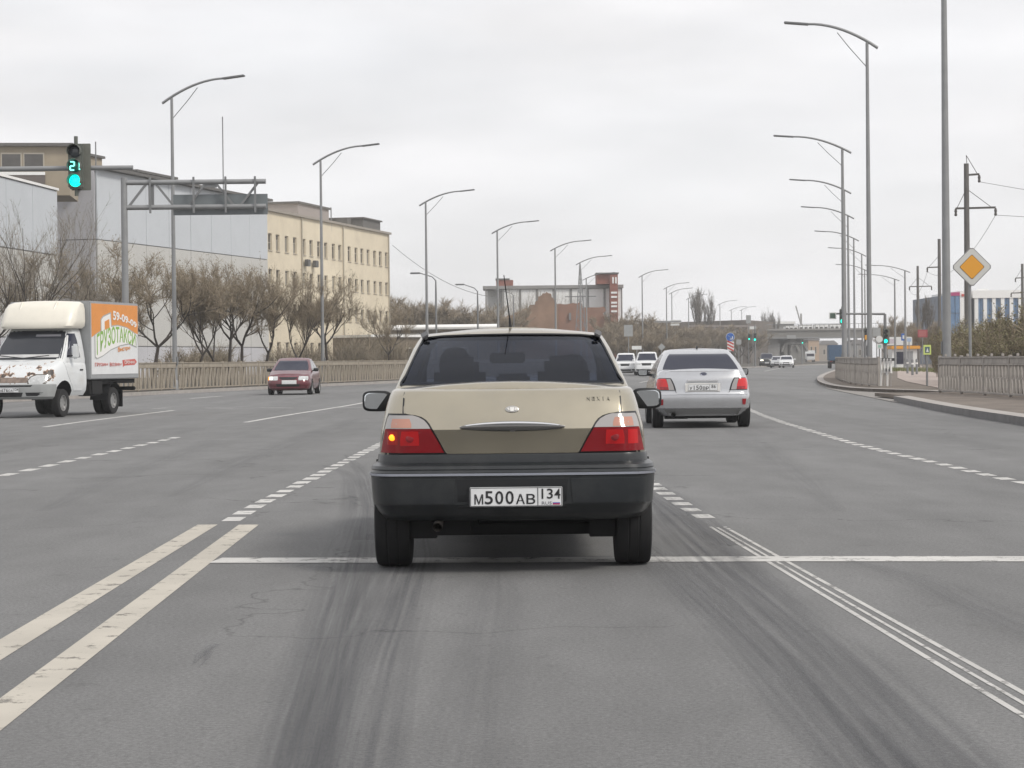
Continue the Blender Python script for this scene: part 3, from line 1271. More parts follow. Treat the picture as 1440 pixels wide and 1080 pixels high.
# ------------------------------------------------------------------ the gold saloon in front
GY = 12.36                                   # distance of its bumper
GX = A(721, 666, GY).x
gold = thing('saloon_car', 'gold saloon car with a dark bumper and plate М500АВ 134 at the stop line', 'car', (GX, GY, 0))


def gp(u, v, dy=0.0):
    """measured point -> (x, z) in the car's own space at depth dy"""
    p = A(500 + u / 2.843, 440 + v / 2.843, GY + dy)
    return p.x - GX, p.z


m_gold = M('gold metallic paint', (0.435, 0.395, 0.308), 0.24, 0.80, coat=0.6, var=0.05, scale=3, dirt=(0.33, 0.31, 0.27), dirt_scale=4, dirt_amt=0.3)
m_bump = M('dark bumper plastic', (0.014, 0.017, 0.020), 0.34, coat=0.15, var=0.25, scale=5, dirt=(0.055, 0.053, 0.05), dirt_scale=2.5, dirt_amt=0.5)
TOPL = [(0, 1.078), (0.6, 1.085), (1.2, 1.04), (2.2, 0.985), (3.1, 0.965), (3.5, 0.94), (4.1, 0.83), (4.45, 0.70)]
WB = [(0, 1.0), (0.9, 1.05), (1.6, 1.07), (3.2, 1.07), (4.0, 1.03), (4.5, .98)]


def gr(z, a, yr, yf, rx=.16, ry=.20, br=.05, wide=WB):
    return (z, a, yr, yf, rx, ry, br, .12, .25, .3, wide)


LZ = 0.66
body_rings = [
    gr(.34, .66, .30, 4.30), gr(.38, .72, .22, 4.40), gr(.46, .755, .10, 4.46), gr(.60, .77, .115, 4.46), gr(.66, .775, .112, 4.46),
    gr(upper(LZ, TOPL, .10), .778, .107, 4.45), gr(upper(LZ, TOPL, .28), .775, .090, 4.44), gr(upper(LZ, TOPL, .44), .766, .066, 4.43),
    gr(upper(LZ, TOPL, .455), .765, .066, 4.43), gr(upper(LZ, TOPL, .60), .750, .094, 4.40), gr(upper(LZ, TOPL, .76), .734, .130, 4.37),
    gr(upper(LZ, TOPL, .90), .716, .168, 4.33), gr(upper(LZ, TOPL, .965), .704, .195, 4.30), gr(upper(LZ, TOPL, .99), .692, .225, 4.26), gr(upper(LZ, TOPL, 1.0), .672, .27, 4.2),
]
gmb = loft(rings_from(body_rings, 4.48), crown=0.040)
gbody = gmb.build('body', m_gold, gold, smooth=28)
gb = bvh_of(gbody.data)
cut(gbody, arches((0.66, 3.30), 0.335, 0.50, 1.1), m_under)
cut(gbody, MB().bbox((-.60, .98, .55), (.60, 3.12, 1.4)), m_seat)
gbody.data.shade_smooth()
gbody.data.set_sharp_from_angle(angle=R(28))

WBU = [(0, 1.0), (0.5, 1.01), (0.9, 1.03)]
bump_rings = [gr(z, a, yr, .95, rx, ry, .045, WBU) for z, a, yr, rx, ry in (
    (.308, .70, .16, .2, .2), (.318, .755, .10, .2, .22), (.36, .79, .045, .18, .22), (.402, .812, .012, .17, .22), (.412, .822, .002, .17, .22),
    (.50, .830, -.004, .16, .22), (.572, .834, -.006, .16, .22), (.578, .838, -.010, .16, .22), (.598, .838, -.010, .16, .22), (.604, .834, -.004, .16, .22),
    (.612, .830, .002, .16, .22), (.618, .832, .0, .16, .22), (.636, .826, .012, .16, .22), (.645, .802, .06, .15, .2), (.652, .796, .085, .15, .2), (.69, .793, .088, .15, .2), (.7005, .790, .092, .15, .2), (.7015, .77, .13, .15, .2))]
bmb = loft(rings_from(bump_rings, 1))
gbump = bmb.build('bumper', m_bump, gold, smooth=32)
bb = bvh_of(gbump.data)
cut(gbump, arches((0.66,), 0.335, 0.50, 1.1))
gbump.data.shade_smooth()
gbump.data.set_sharp_from_angle(angle=R(32))
# bright trim line along the bumper
th = ring_half(.842, -.014, .95, .16, .22, .045, .12, .25, .3, WBU)
tm = MB()
sel = [p for p in th if p[1] < 0.32]
full = [(-x, y) for x, y in sel[::-1]] + sel[1:]
for (x0, y0), (x1, y1) in zip(full[:-1], full[1:]):
    tm.add([(x0, y0, .580), (x1, y1, .580), (x1, y1, .594), (x0, y0, .594), (x0 * .985, y0 + .02, .580), (x1 * .985, y1 + .02, .580), (x1 * .985, y1 + .02, .594), (x0 * .985, y0 + .02, .594)],
           [(0, 1, 2, 3), (0, 4, 5, 1), (3, 2, 6, 7)])
tm.build('bumper_trim', M('bright trim', (0.42, 0.44, 0.50), 0.25, 0.8), gold)

# boot lid and its shut line
zz = lambda v: gp(640, v, .08)[1]
xx = lambda du: du / 2.843 / (F / (GY + .08))
lid = [(562, 262), (557, 270), (540, 279), (500, 300), (467, 318), (464, 320), (440, 334), (425, 347), (413, 366), (406, 390), (402, 420), (398, 433), (370, 433), (340, 432), (322, 430), (314, 428)]
patch('boot_gap', gb, 'rear', [(zz(v) - (.005 if v > 560 else 0), -xx(d) - .012, xx(d) + .012) for v, d in [(566, 250)] + lid], m_black, gold, off=.002, ncol=14, smooth=25)
blid = patch('boot_lid', gb, 'rear', [(zz(v), -xx(d) + .004, xx(d) - .004) for v, d in lid], m_gold, gold, off=.007, ncol=18, smooth=25)
lb = gb
for s_ in (-1, 1):
    rows_red = [(557, 366, 106), (540, 357, 110), (500, 336, 119), (470, 318, 126), (461, 313, 128)]
    rows_clr = [(459.5, 312, 128.5), (450, 307, 130), (440, 300, 132), (425, 286, 136), (413, 264, 140), (406, 240, 143)]
    all_r = [(565, 372, 103)] + rows_red + rows_clr + [(399, 236, 145)]

    def rr(rows, grow=0.0):
        res = []
        for v, ui, uo in rows:
            xi, xo = xx(640 - ui), xx(640 - uo)
            res.append((zz(v), s_ * (xi - grow), s_ * (xo + grow)))
        return res
    patch('taillight_surround', gb, 'rear', rr(all_r, .010), m_black, gold, off=.004, ncol=10, smooth=30)
    tl = patch('taillight', gb, 'rear', rr(rows_red), m_red_lens, gold, off=.014, ncol=12, smooth=30)
    patch('clear_lens', gb, 'rear', rr(rows_clr), m_clear_lens, tl, off=.014, ncol=12, smooth=30)
    # indicator strip in the clear lens, bright square reflectors in the red one
    q = lambda u: s_ * xx(640 - u)
    patch('indicator_lens', gb, 'rear', [(zz(456), q(152), q(236)), (zz(440), q(153), q(236)), (zz(420), q(158), q(228))], m_amber_lens, tl, off=.0155, ncol=6)
    patch('reflector', gb, 'rear', [(zz(528), q(190), q(266)), (zz(500), q(190), q(266)), (zz(470), q(196), q(264))], m_red_bright, tl, off=.0155, ncol=6)
    if s_ > 0:
        patch('reflector', gb, 'rear', [(zz(528), q(132), q(176)), (zz(500), q(133), q(176)), (zz(470), q(136), q(176))], m_red_bright, tl, off=.0155, ncol=6)
    bx, bz = q(229), zz(499)
    hit = gb.ray_cast(Vector((bx, -9, bz)), Vector((0, 1, 0)))[0]
    MB().lathe([(.024, -.0), (.024, -.006), (.012, -.008), (.012, -.018), (0, -.018)], 16, 'Y', (bx, hit.y - .012, bz)).build('bulb', m_red_lens, tl)
    if s_ < 0:
        patch('reflector', gb, 'rear', [(zz(525), q(134), q(180)), (zz(500), q(134), q(180)), (zz(470), q(137), q(180))], M('glow painted lens', (.40, .012, .012), .15, coat=.5), tl, off=.0155, ncol=6)  # glow of the lit bulb painted into the lens colour
        bx, bz = q(157), zz(495)
        hit = gb.ray_cast(Vector((bx, -9, bz)), Vector((0, 1, 0)))[0]
        MB().lathe([(.019, 0), (.019, -.014), (.010, -.022), (0, -.024)], 16, 'Y', (bx, hit.y - .010, bz)).build('lit_bulb', m_amber_lit, tl)

# chrome handle, emblem, badge
hz = zz(456)
pts, rad = [], []
for k in range(25):
    t = -1 + 2 * k / 24
    x = t * xx(210)
    y = gb.ray_cast(Vector((x, -9, hz)), Vector((0, 1, 0)))[0].y
    pts.append((x, y - .010, hz + .006 * (1 - t * t)))
    rad.append(.004 + .027 * (1 - t * t) ** .7)
hmb = MB().tube(pts, rad, 14)
hmb.v = [(x, (y - .06) * .5 + .06 - .012, z) for x, y, z in hmb.v]
hnd = hmb.build('boot_handle', M('reflection dark handle', (0.20, 0.195, 0.19), .22, .9, coat=.4), gold, smooth=60)  # dark colour stands in for the chrome's lower reflection
up_ = [(p[0], p[1] - .012 - .012 * (1 - (p[0] / xx(210)) ** 2), p[2] + .6 * r_) for p, r_ in zip(pts, rad)]
MB().tube(up_, [.002 + .0075 * (1 - (p[0] / xx(211)) ** 2) ** .5 for p in up_], 8).build('chrome_highlight', M('bright chrome', (.85, .85, .86), .08, 1.0), hnd, smooth=60)  # handle's upper highlight, modelled as a brighter strip
for s_ in (-1, 1):
    MB().tube([(s_ * xx(205), pts[-1][1] - .006, hz + .004), (s_ * xx(175), gb.ray_cast(Vector((xx(175), -9, hz)), Vector((0, 1, 0)))[0].y - .016, hz + .002)], [.004, .011], 8).build('chrome_tip', M('bright chrome', (.85, .85, .86), .08, 1.0), hnd, smooth=60)
y = gb.ray_cast(Vector((0, -9, hz)), Vector((0, 1, 0)))[0].y
MB().lathe([(.027, 0), (.027, -.012), (.018, -.016), (.014, -.010), (0, -.010)], 20, 'Y', (0, y - .016, hz)).build('lock', m_rim_dark, hnd, smooth=30)
ez = zz(385)
y = gb.ray_cast(Vector((0, -9, ez)), Vector((0, 1, 0)))[0].y
em = MB().lathe([(.040, .0), (.040, -.006), (.034, -.008), (0, -.008)], 28, 'Y')
em.v = [(x, yy, z * .48) for x, yy, z in em.v]
em.v = [(x, yy + z * .45, z) for x, yy, z in em.v]
emo = link('emblem', em.mesh('emblem', M('satin emblem', (0.45, 0.44, 0.42), .35, .8), 30), gold, (0, y - .006, ez))
for poly in ([(-.010, -.012), (.010, -.012), (.013, .012), (-.013, .012)], [(-.030, .008), (-.020, .010), (-.014, -.004), (-.020, -.006)], [(.030, .008), (.020, .010), (.014, -.004), (.020, -.006)]):
    MB().prism(poly, lambda a, b, t: (a, -.009 - t + b * .45, b), 0, .003).build('petal', m_white_paint, emo)
bz = zz(346)
for dx, ch in zip((0, 20, 40, 60, 80), 'NEXIA'):
    x = xx(948 - 640 + dx)
    y = gb.ray_cast(Vector((x, -9, bz)), Vector((0, 1, 0)))[0].y
    link('badge_letter', text_mesh(ch, 'badge_letter', .018 if ch != 'I' else .005, .022, .004, (lambda x0, y0: (lambda a, b, t: (x0 + a, y0 - .008 - t + b * .5, bz + b)))(x, y), M('badge metal', (0.28, 0.26, 0.22), .35, .7), bold=.01), gold)

# plate in its recess, lower lip, exhaust, flaps
zb = lambda v: gp(640, v, 0)[1]
xb = lambda du: du / 2.843 / (F / GY)
patch('plate_recess', bb, 'rear', [(zb(782), -xb(222), xb(214)), (zb(720), -xb(222), xb(216)), (zb(664), -xb(226), xb(222))], m_black, gold, off=.003, ncol=10)
px_, pz_ = gp(642, 734, 0)
MB().rbox((px_, -.014, pz_), (.556, .012, .124), .005).build('plate_frame', m_black, gold)
plate(gold, (px_, -.024, pz_), 'М500АВ', '134', .535, .113)
for s_ in (-1, 1):
    patch('bumper_corner', bb, 'rear', [(zb(760), s_ * xb(240), s_ * xb(560)), (zb(720), s_ * xb(236), s_ * xb(566)), (zb(664), s_ * xb(232), s_ * xb(566))], m_bump, gold, off=.006, ncol=10)
    fl = MB().rbox((s_ * .535, .42, .245), (.16, .015, .12), .005)
    fl.build('mudflap', m_under, gold)
ex = MB().tube([(-.44, .42, .30), (-.44, .12, .285), (-.44, .02, .283)], .027, 14, cap=False)
ex.tube([(-.44, .02, .283), (-.44, .12, .285)], .021, 14, cap=False)
ex.build('exhaust', M('dirty steel', (0.22, 0.2, 0.19), .45, .8, var=.3, scale=10), gold, smooth=50)
MB().rbox((-.42, .62, .285), (.42, .5, .16), .05).build('silencer', m_under, gold)
MB().box((0, .72, .27), (1.25, .09, .07)).build('rear_axle', m_under, gold)
MB().rbox((0, 2.2, .235), (1.15, 3.2, .10), .03).build('floor_pan', m_under, gold)
for s_ in (-1, 1):
    wheel(gold, s_ * .725, .66, r=.288, wd=.215)
    wheel(gold, s_ * .70, 3.30, r=.288, wd=.19)

# greenhouse: shell with real openings, tinted panes, people inside
GH = [(.90, .725, .46, 3.62), (1.03, .722, .52, 3.40), (1.085, .712, .585, 3.30), (1.16, .685, .73, 3.12), (1.25, .650, .915, 2.92), (1.33, .625, 1.085, 2.76), (1.395, .604, 1.225, 2.62),
      (1.432, .588, 1.32, 2.52), (1.450, .550, 1.40, 2.44), (1.456, .49, 1.47, 2.36)]


def gh_rings(ins=0.0):
    res = []
    for z, a, yr, yf in GH:
        up_k = max(0.0, min(1.0, (z - 1.30) / .12))
        h = ring_half(a - ins, yr + ins * 1.2, yf - ins * 1.2, .07 + .07 * up_k, .10 + .04 * up_k, .03 + .03 * up_k, .10, .14, .12)
        res.append([(x, y, z - ins - .030 * up_k * (x / a) ** 2) for x, y in h])
    return res


MB().bbox((-.64, .70, 1.10), (.64, .99, 1.116)).build('parcel_shelf', m_seat, gold)
shell = loft(gh_rings(), crown=.026).build('cabin', m_gold, gold, smooth=35)
gs = bvh_of(shell.data)
cut(shell, loft(gh_rings(.04), crown=.020), m_seat)
wz0, wz1 = gp(640, 289, .56)[1], gp(640, 91, 1.25)[1]
rw = [(wz0 + .004, .678), (wz0 + .02, .678), (1.16, .652), (1.25, .618), (1.33, .588), (wz1 - .02, .566), (wz1, .540)]
cs = [MB(), MB()]
c = cs[0]
top_arc = [(.44, wz1 + .003), (.25, wz1 + .008), (0, wz1 + .010), (-.25, wz1 + .008), (-.44, wz1 + .003)]
poly = [(w_, z) for z, w_ in rw[:-1]] + [(.535, wz1 - .006)] + top_arc + [(-.535, wz1 - .006)] + [(-w_, z) for z, w_ in rw[:-1][::-1]]
win_poly = poly
c.prism(poly, lambda a, b, t: (a, t, b), .2, 1.55)
c = cs[1]
fw_ = [(1.06, .62), (1.2, .60), (1.33, .555), (1.385, .50)]
c.prism([(w_, z) for z, w_ in fw_] + [(-w_, z) for z, w_ in fw_[::-1]], lambda a, b, t: (a, t, b), 2.2, 3.8)
sw = [[(1.10, 1.02), (1.86, 1.02), (1.86, 1.37), (1.42, 1.37)], [(1.94, 1.02), (2.86, 1.02), (2.44, 1.37), (1.94, 1.37)]]
for poly in sw:
    for s_ in (-1, 1):
        c = MB()
        cs.append(c)
        c.prism(poly, lambda a, b, t: (t, a, b), s_ * .42, s_ * .95)
for c in cs:
    cut(shell, c, m_gold)
shell.data.shade_smooth()
shell.data.set_sharp_from_angle(angle=R(35))
m_tint = glass('tinted pane', (0.35, 0.385, 0.48), .03)
m_clear = glass('clear pane', (0.88, 0.90, 0.90), .03)
patch('rear_window', gs, 'rear', [(z, -w_, w_) for z, w_ in rw] + [(wz1 + .014, -.52, .52)], m_tint, gold, off=-.010, thick=.013, ncol=12)
patch('windscreen', gs, 'front', [(z, -w_, w_) for z, w_ in fw_], m_clear, gold, off=-.010, thick=.013, ncol=10)
for i, poly in enumerate(sw):
    for sd in ('left', 'right'):
        (a0, z0), (a1, _), (a2, z1), (a3, _) = poly
        patch('side_window', gs, sd, [(z0, a0, a1), ((z0 + z1) / 2, (a0 + a3) / 2, (a1 + a2) / 2), (z1, a3, a2)], m_tint, gold, off=-.010, thick=.013, ncol=6)
# dark rubber seal round the rear pane
seal = MB()
loop = win_poly
lp3 = []
for (x, z) in loop:
    h_ = gs.ray_cast(Vector((x, -9, z)), Vector((0, 1, 0)))[0]
    lp3.append(Vector((x, (h_.y if h_ else .6) - .002, z)))
dense = []
for a, b in zip(lp3, lp3[1:] + lp3[:1]):
    for k in range(6):
        q = a.lerp(b, k / 6)
        h_ = gs.ray_cast(Vector((q.x, -9, q.z)), Vector((0, 1, 0)))[0]
        dense.append(Vector((q.x, (h_.y if h_ else q.y) - .002, q.z)))
seal.tube(dense + [dense[0]], .007, 5, cap=False)
seal.build('window_seal', m_black, gold)
for s_ in (-1, 1):
    g_ = MB().rbox((0, 0, 0), (.046, .10, .014), .005)
    link('roof_gutter', g_.mesh('roof_gutter', M('gutter grey', (0.09, 0.09, 0.095), .5)), gold, (s_ * .556, 1.335, 1.414)).rotation_euler = (R(18), s_ * R(28), 0)
    mx_, mz_ = gp(88, 352, 2.55)
    mo = link('door_mirror', MB().pill(.205, .145, .11).mesh('door_mirror', m_black, 50), gold, (s_ * abs(mx_), 2.55, mz_))
    link('mirror_glass', MB().pill(.178, .118, .008).mesh('mirror_glass', m_mirror), mo, (0, -.053, 0)).rotation_euler = (R(2.2), 0, s_ * R(-3))
    MB().bar((s_ * (abs(mx_) - .08), 2.57, mz_ - .02), (s_ * .70, 2.62, mz_ - .05), .05, .06).build('mirror_stalk', m_black, gold)
    MB().rbox((s_ * .83, 1.9, .62), (.03, 2.1, .07), .012).build('side_moulding', m_bump, gold)
ax, az = gp(620, 72, 1.50)
an = MB().tube([(ax, 1.50, az - .02), (ax - .002, 1.50, az + .03), (ax - .006, 1.49, az + .085)], [.019, .010, .006], 8)
an.tube([(ax - .006, 1.49, az + .085), (ax - .040, 1.43, az + .36)], [.0045, .003], 6)
an.build('antenna', m_black, gold, smooth=50)
# cabin fittings
for s_ in (-1, 1):
    MB().rbox((s_ * .35, 2.02, .84), (.50, .16, .66), .075).build('front_seat', m_seat, gold, smooth=40)
    MB().rbox((s_ * .35, 2.0, 1.20), (.26, .09, .15), .035).build('headrest', m_seat, gold, smooth=40)
MB().rbox((0, 1.02, .93), (1.2, .18, .22), .05).build('rear_seat', m_seat, gold, smooth=40)
mxr, mzr = gp(607, 180, 2.7)
MB().rbox((mxr, 2.72, mzr), (.25, .03, .075), .012).build('cabin_mirror', m_black, gold)
MB().tube([(mxr, 2.72, mzr), (mxr + .01, 2.76, 1.40)], .010, 6).build('mirror_stem', m_black, gold)
MB().rbox((gp(630, 262, 2.2)[0], 2.95, gp(630, 262, 2.95)[1]), (.24, .10, .07), .02).build('dashboard_pad', m_seat, gold)
MB().rbox((0, 3.05, 1.0), (1.2, .4, .13), .05).build('dashboard', m_seat, gold)
skin_m = M('skin', (0.42, 0.25, 0.18), .6)
hair_m = M('dark hair', (0.02, 0.017, 0.015), .7)
dx_, dz_ = gp(397, 225, 2.05)
person('person in a dark jacket driving, seen from behind through the tinted rear window', (GX + dx_, GY + 2.2, dz_ - .80), skin_m, M('dark jacket', (0.025, 0.026, 0.03), .9), hair_m)
dx2, dz2 = gp(868, 235, 2.05)
person('person in a grey jacket on the passenger seat beside the driver', (GX + dx2, GY + 2.15, dz2 - .83), skin_m, M('grey jacket', (0.06, 0.06, 0.065), .9), hair_m)

# ------------------------------------------------------------------ the other cars
def saloon(name, label, loc, rz, paint, L_, top, low, gh, axles, wr, track, wide, group=None, cat='car', rimm=None, crown=.03, smooth=32, gcrown=.02, spokes=5):
    """low/top rows: (z or share, a, yr, yf, rx, ry, br, bf, rfx, rfy)"""
    o = thing(name, label, cat, loc, rz, group)
    z0 = low[-1][0]
    spec = [r + (wide,) for r in low]
    for r in top['rings']:
        spec.append((upper(z0, top['line'], r[0]),) + r[1:] + (wide,))
    body = loft(rings_from(spec, L_), crown=crown).build('body', paint, o, smooth=smooth)
    bv = bvh_of(body.data)
    cut(body, arches(axles, wr * 1.17, track - .24, track + .5), m_under)
    body.data.shade_smooth()
    body.data.set_sharp_from_angle(angle=R(smooth))
    rings = []
    for z, a, yr, yf, c_ in gh:
        rings.append([(x, y, z) for x, y in ring_half(a, yr, yf, c_, c_ * 1.3, .04, .12, c_ * 1.6, c_ * 1.4)])
    cab = loft(rings, crown=gcrown).build('cabin', paint, o, smooth=smooth)
    gv = bvh_of(cab.data)
    for y in axles:
        for s_ in (-1, 1):
            wheel(o, s_ * track, y, wr, .2, wr * .66, rimm, spokes)
    MB().rbox((0, L_ / 2, .24), (track * 1.5, L_ * .86, .14), .04).build('floor_pan', m_under, o)
    return o, bv, gv


def mirror(o, x, y, z, mat, face=-1):
    for s_ in (-1, 1):
        mo = link('door_mirror', MB().pill(.20, .135, .11).mesh('door_mirror', mat, 50), o, (s_ * x, y, z))
        link('mirror_glass', MB().pill(.17, .105, .008).mesh('mirror_glass', m_mirror), mo, (0, -.053, 0)).rotation_euler = (R(2.2), 0, 0)
        MB().bar((s_ * (x - .07), y + .02, z - .03), (s_ * (x - .22), y + .06, z - .06), .05, .05).build('mirror_stalk', mat, o)


def rings10(rows, rx=.18, ry=.22, br=.08, bf=.14, rfx=.3, rfy=.35):
    return [(z, a, yr, yf, rx, ry, br, bf, rfx, rfy) for z, a, yr, yf in rows]


def tri(rows, s_):
    return [(z, s_ * a, s_ * b) for z, a, b in rows]


WN = [(0, .97), (0.7, 1.0), (3.6, 1.0), (4.5, .95)]
SLINE = [(0, 1.03), (.5, 1.03), (1.1, 1.0), (3.0, .96), (3.4, .94), (4.0, .84), (4.5, .70)]

# --- silver saloon in the next lane
m_silver = M('silver paint', (0.55, 0.56, 0.58), 0.26, 0.70, coat=0.8, var=.03, dirt=(0.36, 0.35, 0.34), dirt_scale=3, dirt_amt=.3)
low = rings10([(.22, .70, .14, 4.36), (.30, .80, .08, 4.44), (.345, .84, .045, 4.48), (.36, .855, .02, 4.48), (.46, .872, .0, 4.48), (.56, .872, -.005, 4.48), (.60, .865, .0, 4.46)])
low[-1] = low[-1]
srows = rings10([(.06, .862, .03, 4.46), (.25, .856, .035, 4.45), (.5, .838, .045, 4.42), (.62, .828, .05, 4.40), (.80, .795, .085, 4.36), (.92, .77, .095, 4.30), (.975, .745, .10, 4.26), (1.0, .71, .16, 4.2)])
GHS = [(.86, .80, .42, 3.75, .1), (1.0, .78, .50, 3.45, .1), (1.05, .765, .60, 3.30, .1), (1.15, .72, .82, 3.05, .1), (1.26, .66, 1.05, 2.8, .1), (1.34, .605, 1.24, 2.6, .1), (1.39, .565, 1.38, 2.45, .1), (1.405, .50, 1.5, 2.3, .1)]
sp = P(988, 601)
SY = sp.y - .55
sloc = A(988, 503, SY)
silver, sb_, sg_ = saloon('saloon_car', 'silver saloon car in the lane beside the gold car, plate У150ВР 86', (sloc.x, SY, 0), R(-1.2), m_silver, 4.5,
                          {'line': SLINE, 'rings': srows}, low, GHS, (.72, 3.34), .32, .775, WN, crown=.03)
patch('rear_window', sg_, 'rear', [(1.045, -.68, .68), (1.10, -.66, .66), (1.2, -.61, .61), (1.29, -.555, .555), (1.325, -.52, .52)], m_darkglass, silver, off=.004, ncol=12)
for sd in ('left', 'right'):
    patch('side_window', sg_, sd, [(1.0, .95, 1.95), (1.15, 1.15, 1.95), (1.32, 1.55, 1.95)], m_darkglass, silver, off=.004)
    patch('side_window', sg_, sd, [(1.0, 2.03, 3.05), (1.15, 2.03, 2.85), (1.32, 2.03, 2.45)], m_darkglass, silver, off=.004)
patch('windscreen', sg_, 'front', [(1.03, -.64, .64), (1.2, -.60, .60), (1.33, -.54, .54)], m_darkglass, silver, off=.004)
patch('boot_gap', sb_, 'rear', [(.595, -.46, .46), (.70, -.50, .50), (.80, -.60, .60), (1.015, -.665, .665)], m_black, silver, off=.0015, ncol=14)
patch('boot_lid', sb_, 'rear', [(.605, -.45, .45), (.70, -.49, .49), (.80, -.59, .59), (.90, -.65, .65), (1.01, -.65, .65)], m_silver, silver, off=.005, ncol=14)
for s_ in (-1, 1):
    patch('taillight_surround', sb_, 'rear', tri([(.675, .47, .80), (.78, .50, .815), (.865, .54, .80), (.895, .56, .77)], s_), m_black, silver, off=.008)
    tl = patch('taillight', sb_, 'rear', tri([(.69, .60, .80), (.78, .615, .815), (.865, .64, .80), (.885, .66, .765)], s_), m_red_bright, silver, off=.014, ncol=8)
    patch('clear_lens', sb_, 'rear', tri([(.685, .50, .598), (.78, .525, .613), (.88, .57, .64)], s_), m_clear_lens, tl, off=.014, ncol=5)
    patch('dark_lens', sb_, 'rear', tri([(.688, .602, .74), (.74, .612, .76)], s_), m_red_lens, tl, off=.016, ncol=5)
    patch('reflector', sb_, 'rear', tri([(.415, .705, .755), (.46, .70, .765), (.52, .70, .77)], s_), m_red_lens, silver, off=.008, ncol=4)
    patch('bumper_wing', sb_, 'rear', tri([(.60, .44, .84), (.635, .47, .84), (.655, .49, .83)], s_), m_silver, silver, off=.012, ncol=8)
patch('bumper_lip', sb_, 'rear', [(.24, -.72, .72), (.30, -.76, .76), (.345, -.79, .79)], M('grey lower lip', (0.20, 0.2, 0.2), .5), silver, off=.006, ncol=14)
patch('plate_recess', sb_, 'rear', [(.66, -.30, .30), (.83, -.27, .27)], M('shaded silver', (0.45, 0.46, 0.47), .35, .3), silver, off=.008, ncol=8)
MB().rbox((0, .045, .845), (.56, .05, .03), .01).build('boot_handle', m_chrome, silver)
MB().rbox((0, .025, .725), (.62, .012, .15), .004).build('plate_frame', m_white_paint, silver)
plate(silver, (0, .014, .725), 'У150ВР', '86', .52, .112, small=False)
e_ = MB().lathe([(.06, 0), (.055, -.008), (.045, -.004), (0, -.004)], 24, 'Y')
e_.v = [(x, y, z * .5) for x, y, z in e_.v]
hit = sb_.ray_cast(Vector((0, -9, .965)), Vector((0, 1, 0)))[0]
link('emblem', e_.mesh('emblem', M('emblem dark', (.14, .15, .2), .3, .5)), silver, (.02, hit.y - .008, .965))
mirror(silver, .95, 2.75, .98, m_black)
sf = MB().prism([(0, 0), (.12, 0), (.10, .05), (.03, .035)], lambda a, b, t: (t, a, b), -.015, .015)
link('roof_fin', sf.mesh('roof_fin', m_black), silver, (0, 1.5, 1.42))
ex = MB().tube([(-.52, .35, .25), (-.52, .02, .25)], .045, 12, cap=False)
ex.build('exhaust', m_rim_dark, silver)
MB().rbox((-.45, .6, .25), (.5, .5, .18), .05).build('silencer', m_under, silver)

# --- red car coming the other way
RL = [(0, 1.0), (.5, 1.0), (1.0, .96), (2.6, .93), (3.0, .93), (3.25, .90), (3.7, .80), (4.15, .70)]
m_maroon = M('faded maroon paint', (0.125, 0.018, 0.028), 0.30, 0.2, coat=0.6, var=.08, dirt=(0.22, 0.15, 0.15), dirt_scale=3, dirt_amt=.35)
low = rings10([(.18, .68, .10, 4.02), (.24, .79, .05, 4.12), (.36, .835, .02, 4.19), (.47, .84, .0, 4.20), (.54, .83, .01, 4.17)], bf=.12)
trow = rings10([(.15, .828, .02, 4.15), (.4, .82, .03, 4.13), (.65, .81, .05, 4.09), (.85, .79, .09, 4.03), (.95, .765, .13, 3.96), (1.0, .72, .2, 3.86)], bf=.12)
GHR = [(.84, .78, .50, 3.35, .1), (.93, .775, .56, 3.16, .1), (1.0, .755, .66, 3.0, .1), (1.15, .70, .95, 2.68, .1), (1.28, .645, 1.2, 2.42, .1), (1.37, .60, 1.38, 2.2, .1), (1.40, .53, 1.5, 2.05, .1)]
rp_ = P(418, 555.3)
redc, rb_, rg_ = saloon('saloon_car', 'dull maroon saloon car with one lit lamp, oncoming before the far fence',
                        (rp_.x - .25, rp_.y + 3.9, 0), R(180 - 1.0), m_maroon, 4.2, {'line': RL, 'rings': trow}, low, GHR, (.74, 3.30), .285, .745, [(0, .96), (.8, 1.0), (3.3, 1.0), (4.2, .95)])
WIN = [(.94, -.66, .66), (1.05, -.645, .645), (1.2, -.585, .585), (1.31, -.53, .53)]
patch('windscreen', rg_, 'front', WIN, m_darkglass, redc, off=.004, ncol=10)
patch('rear_window', rg_, 'rear', [(.99, -.64, .64), (1.32, -.53, .53)], m_darkglass, redc, off=.004, ncol=10)
m_paleglass = M('pale reflecting glass', (0.10, 0.11, 0.12), 0.05, spec=.9)
for sd in ('left', 'right'):
    patch('side_window', rg_, sd, [(.94, 1.0, 1.75), (1.1, 1.1, 1.75), (1.32, 1.45, 1.75)], m_paleglass, redc, off=.004)
    patch('side_window', rg_, sd, [(.94, 1.83, 2.85), (1.1, 1.83, 2.60), (1.32, 1.83, 2.28)], m_paleglass, redc, off=.004)
for s_ in (-1, 1):
    patch('headlight', rb_, 'front', tri([(.56, .40, .74), (.64, .39, .755), (.715, .41, .74)], s_), m_headlens, redc, off=.008, ncol=6)
patch('lit_lamp', rb_, 'front', [(.585, .60, .72), (.69, .60, .72)], m_lamp_lit, redc, off=.012, ncol=3)
patch('indicator', rb_, 'front', [(.57, .742, .79), (.70, .745, .785)], m_amber_lit, redc, off=.008, ncol=3)
patch('grille', rb_, 'front', [(.585, -.24, .24), (.64, -.33, .33), (.69, -.36, .36)], m_black, redc, off=.006, ncol=8)
patch('grille_rim', rb_, 'front', [(.688, -.37, .37), (.705, -.37, .37)], M('maroon trim', (.28, .06, .08), .3), redc, off=.009, ncol=8)
patch('air_intake', rb_, 'front', [(.32, -.42, .42), (.42, -.46, .46)], m_black, redc, off=.005, ncol=8)
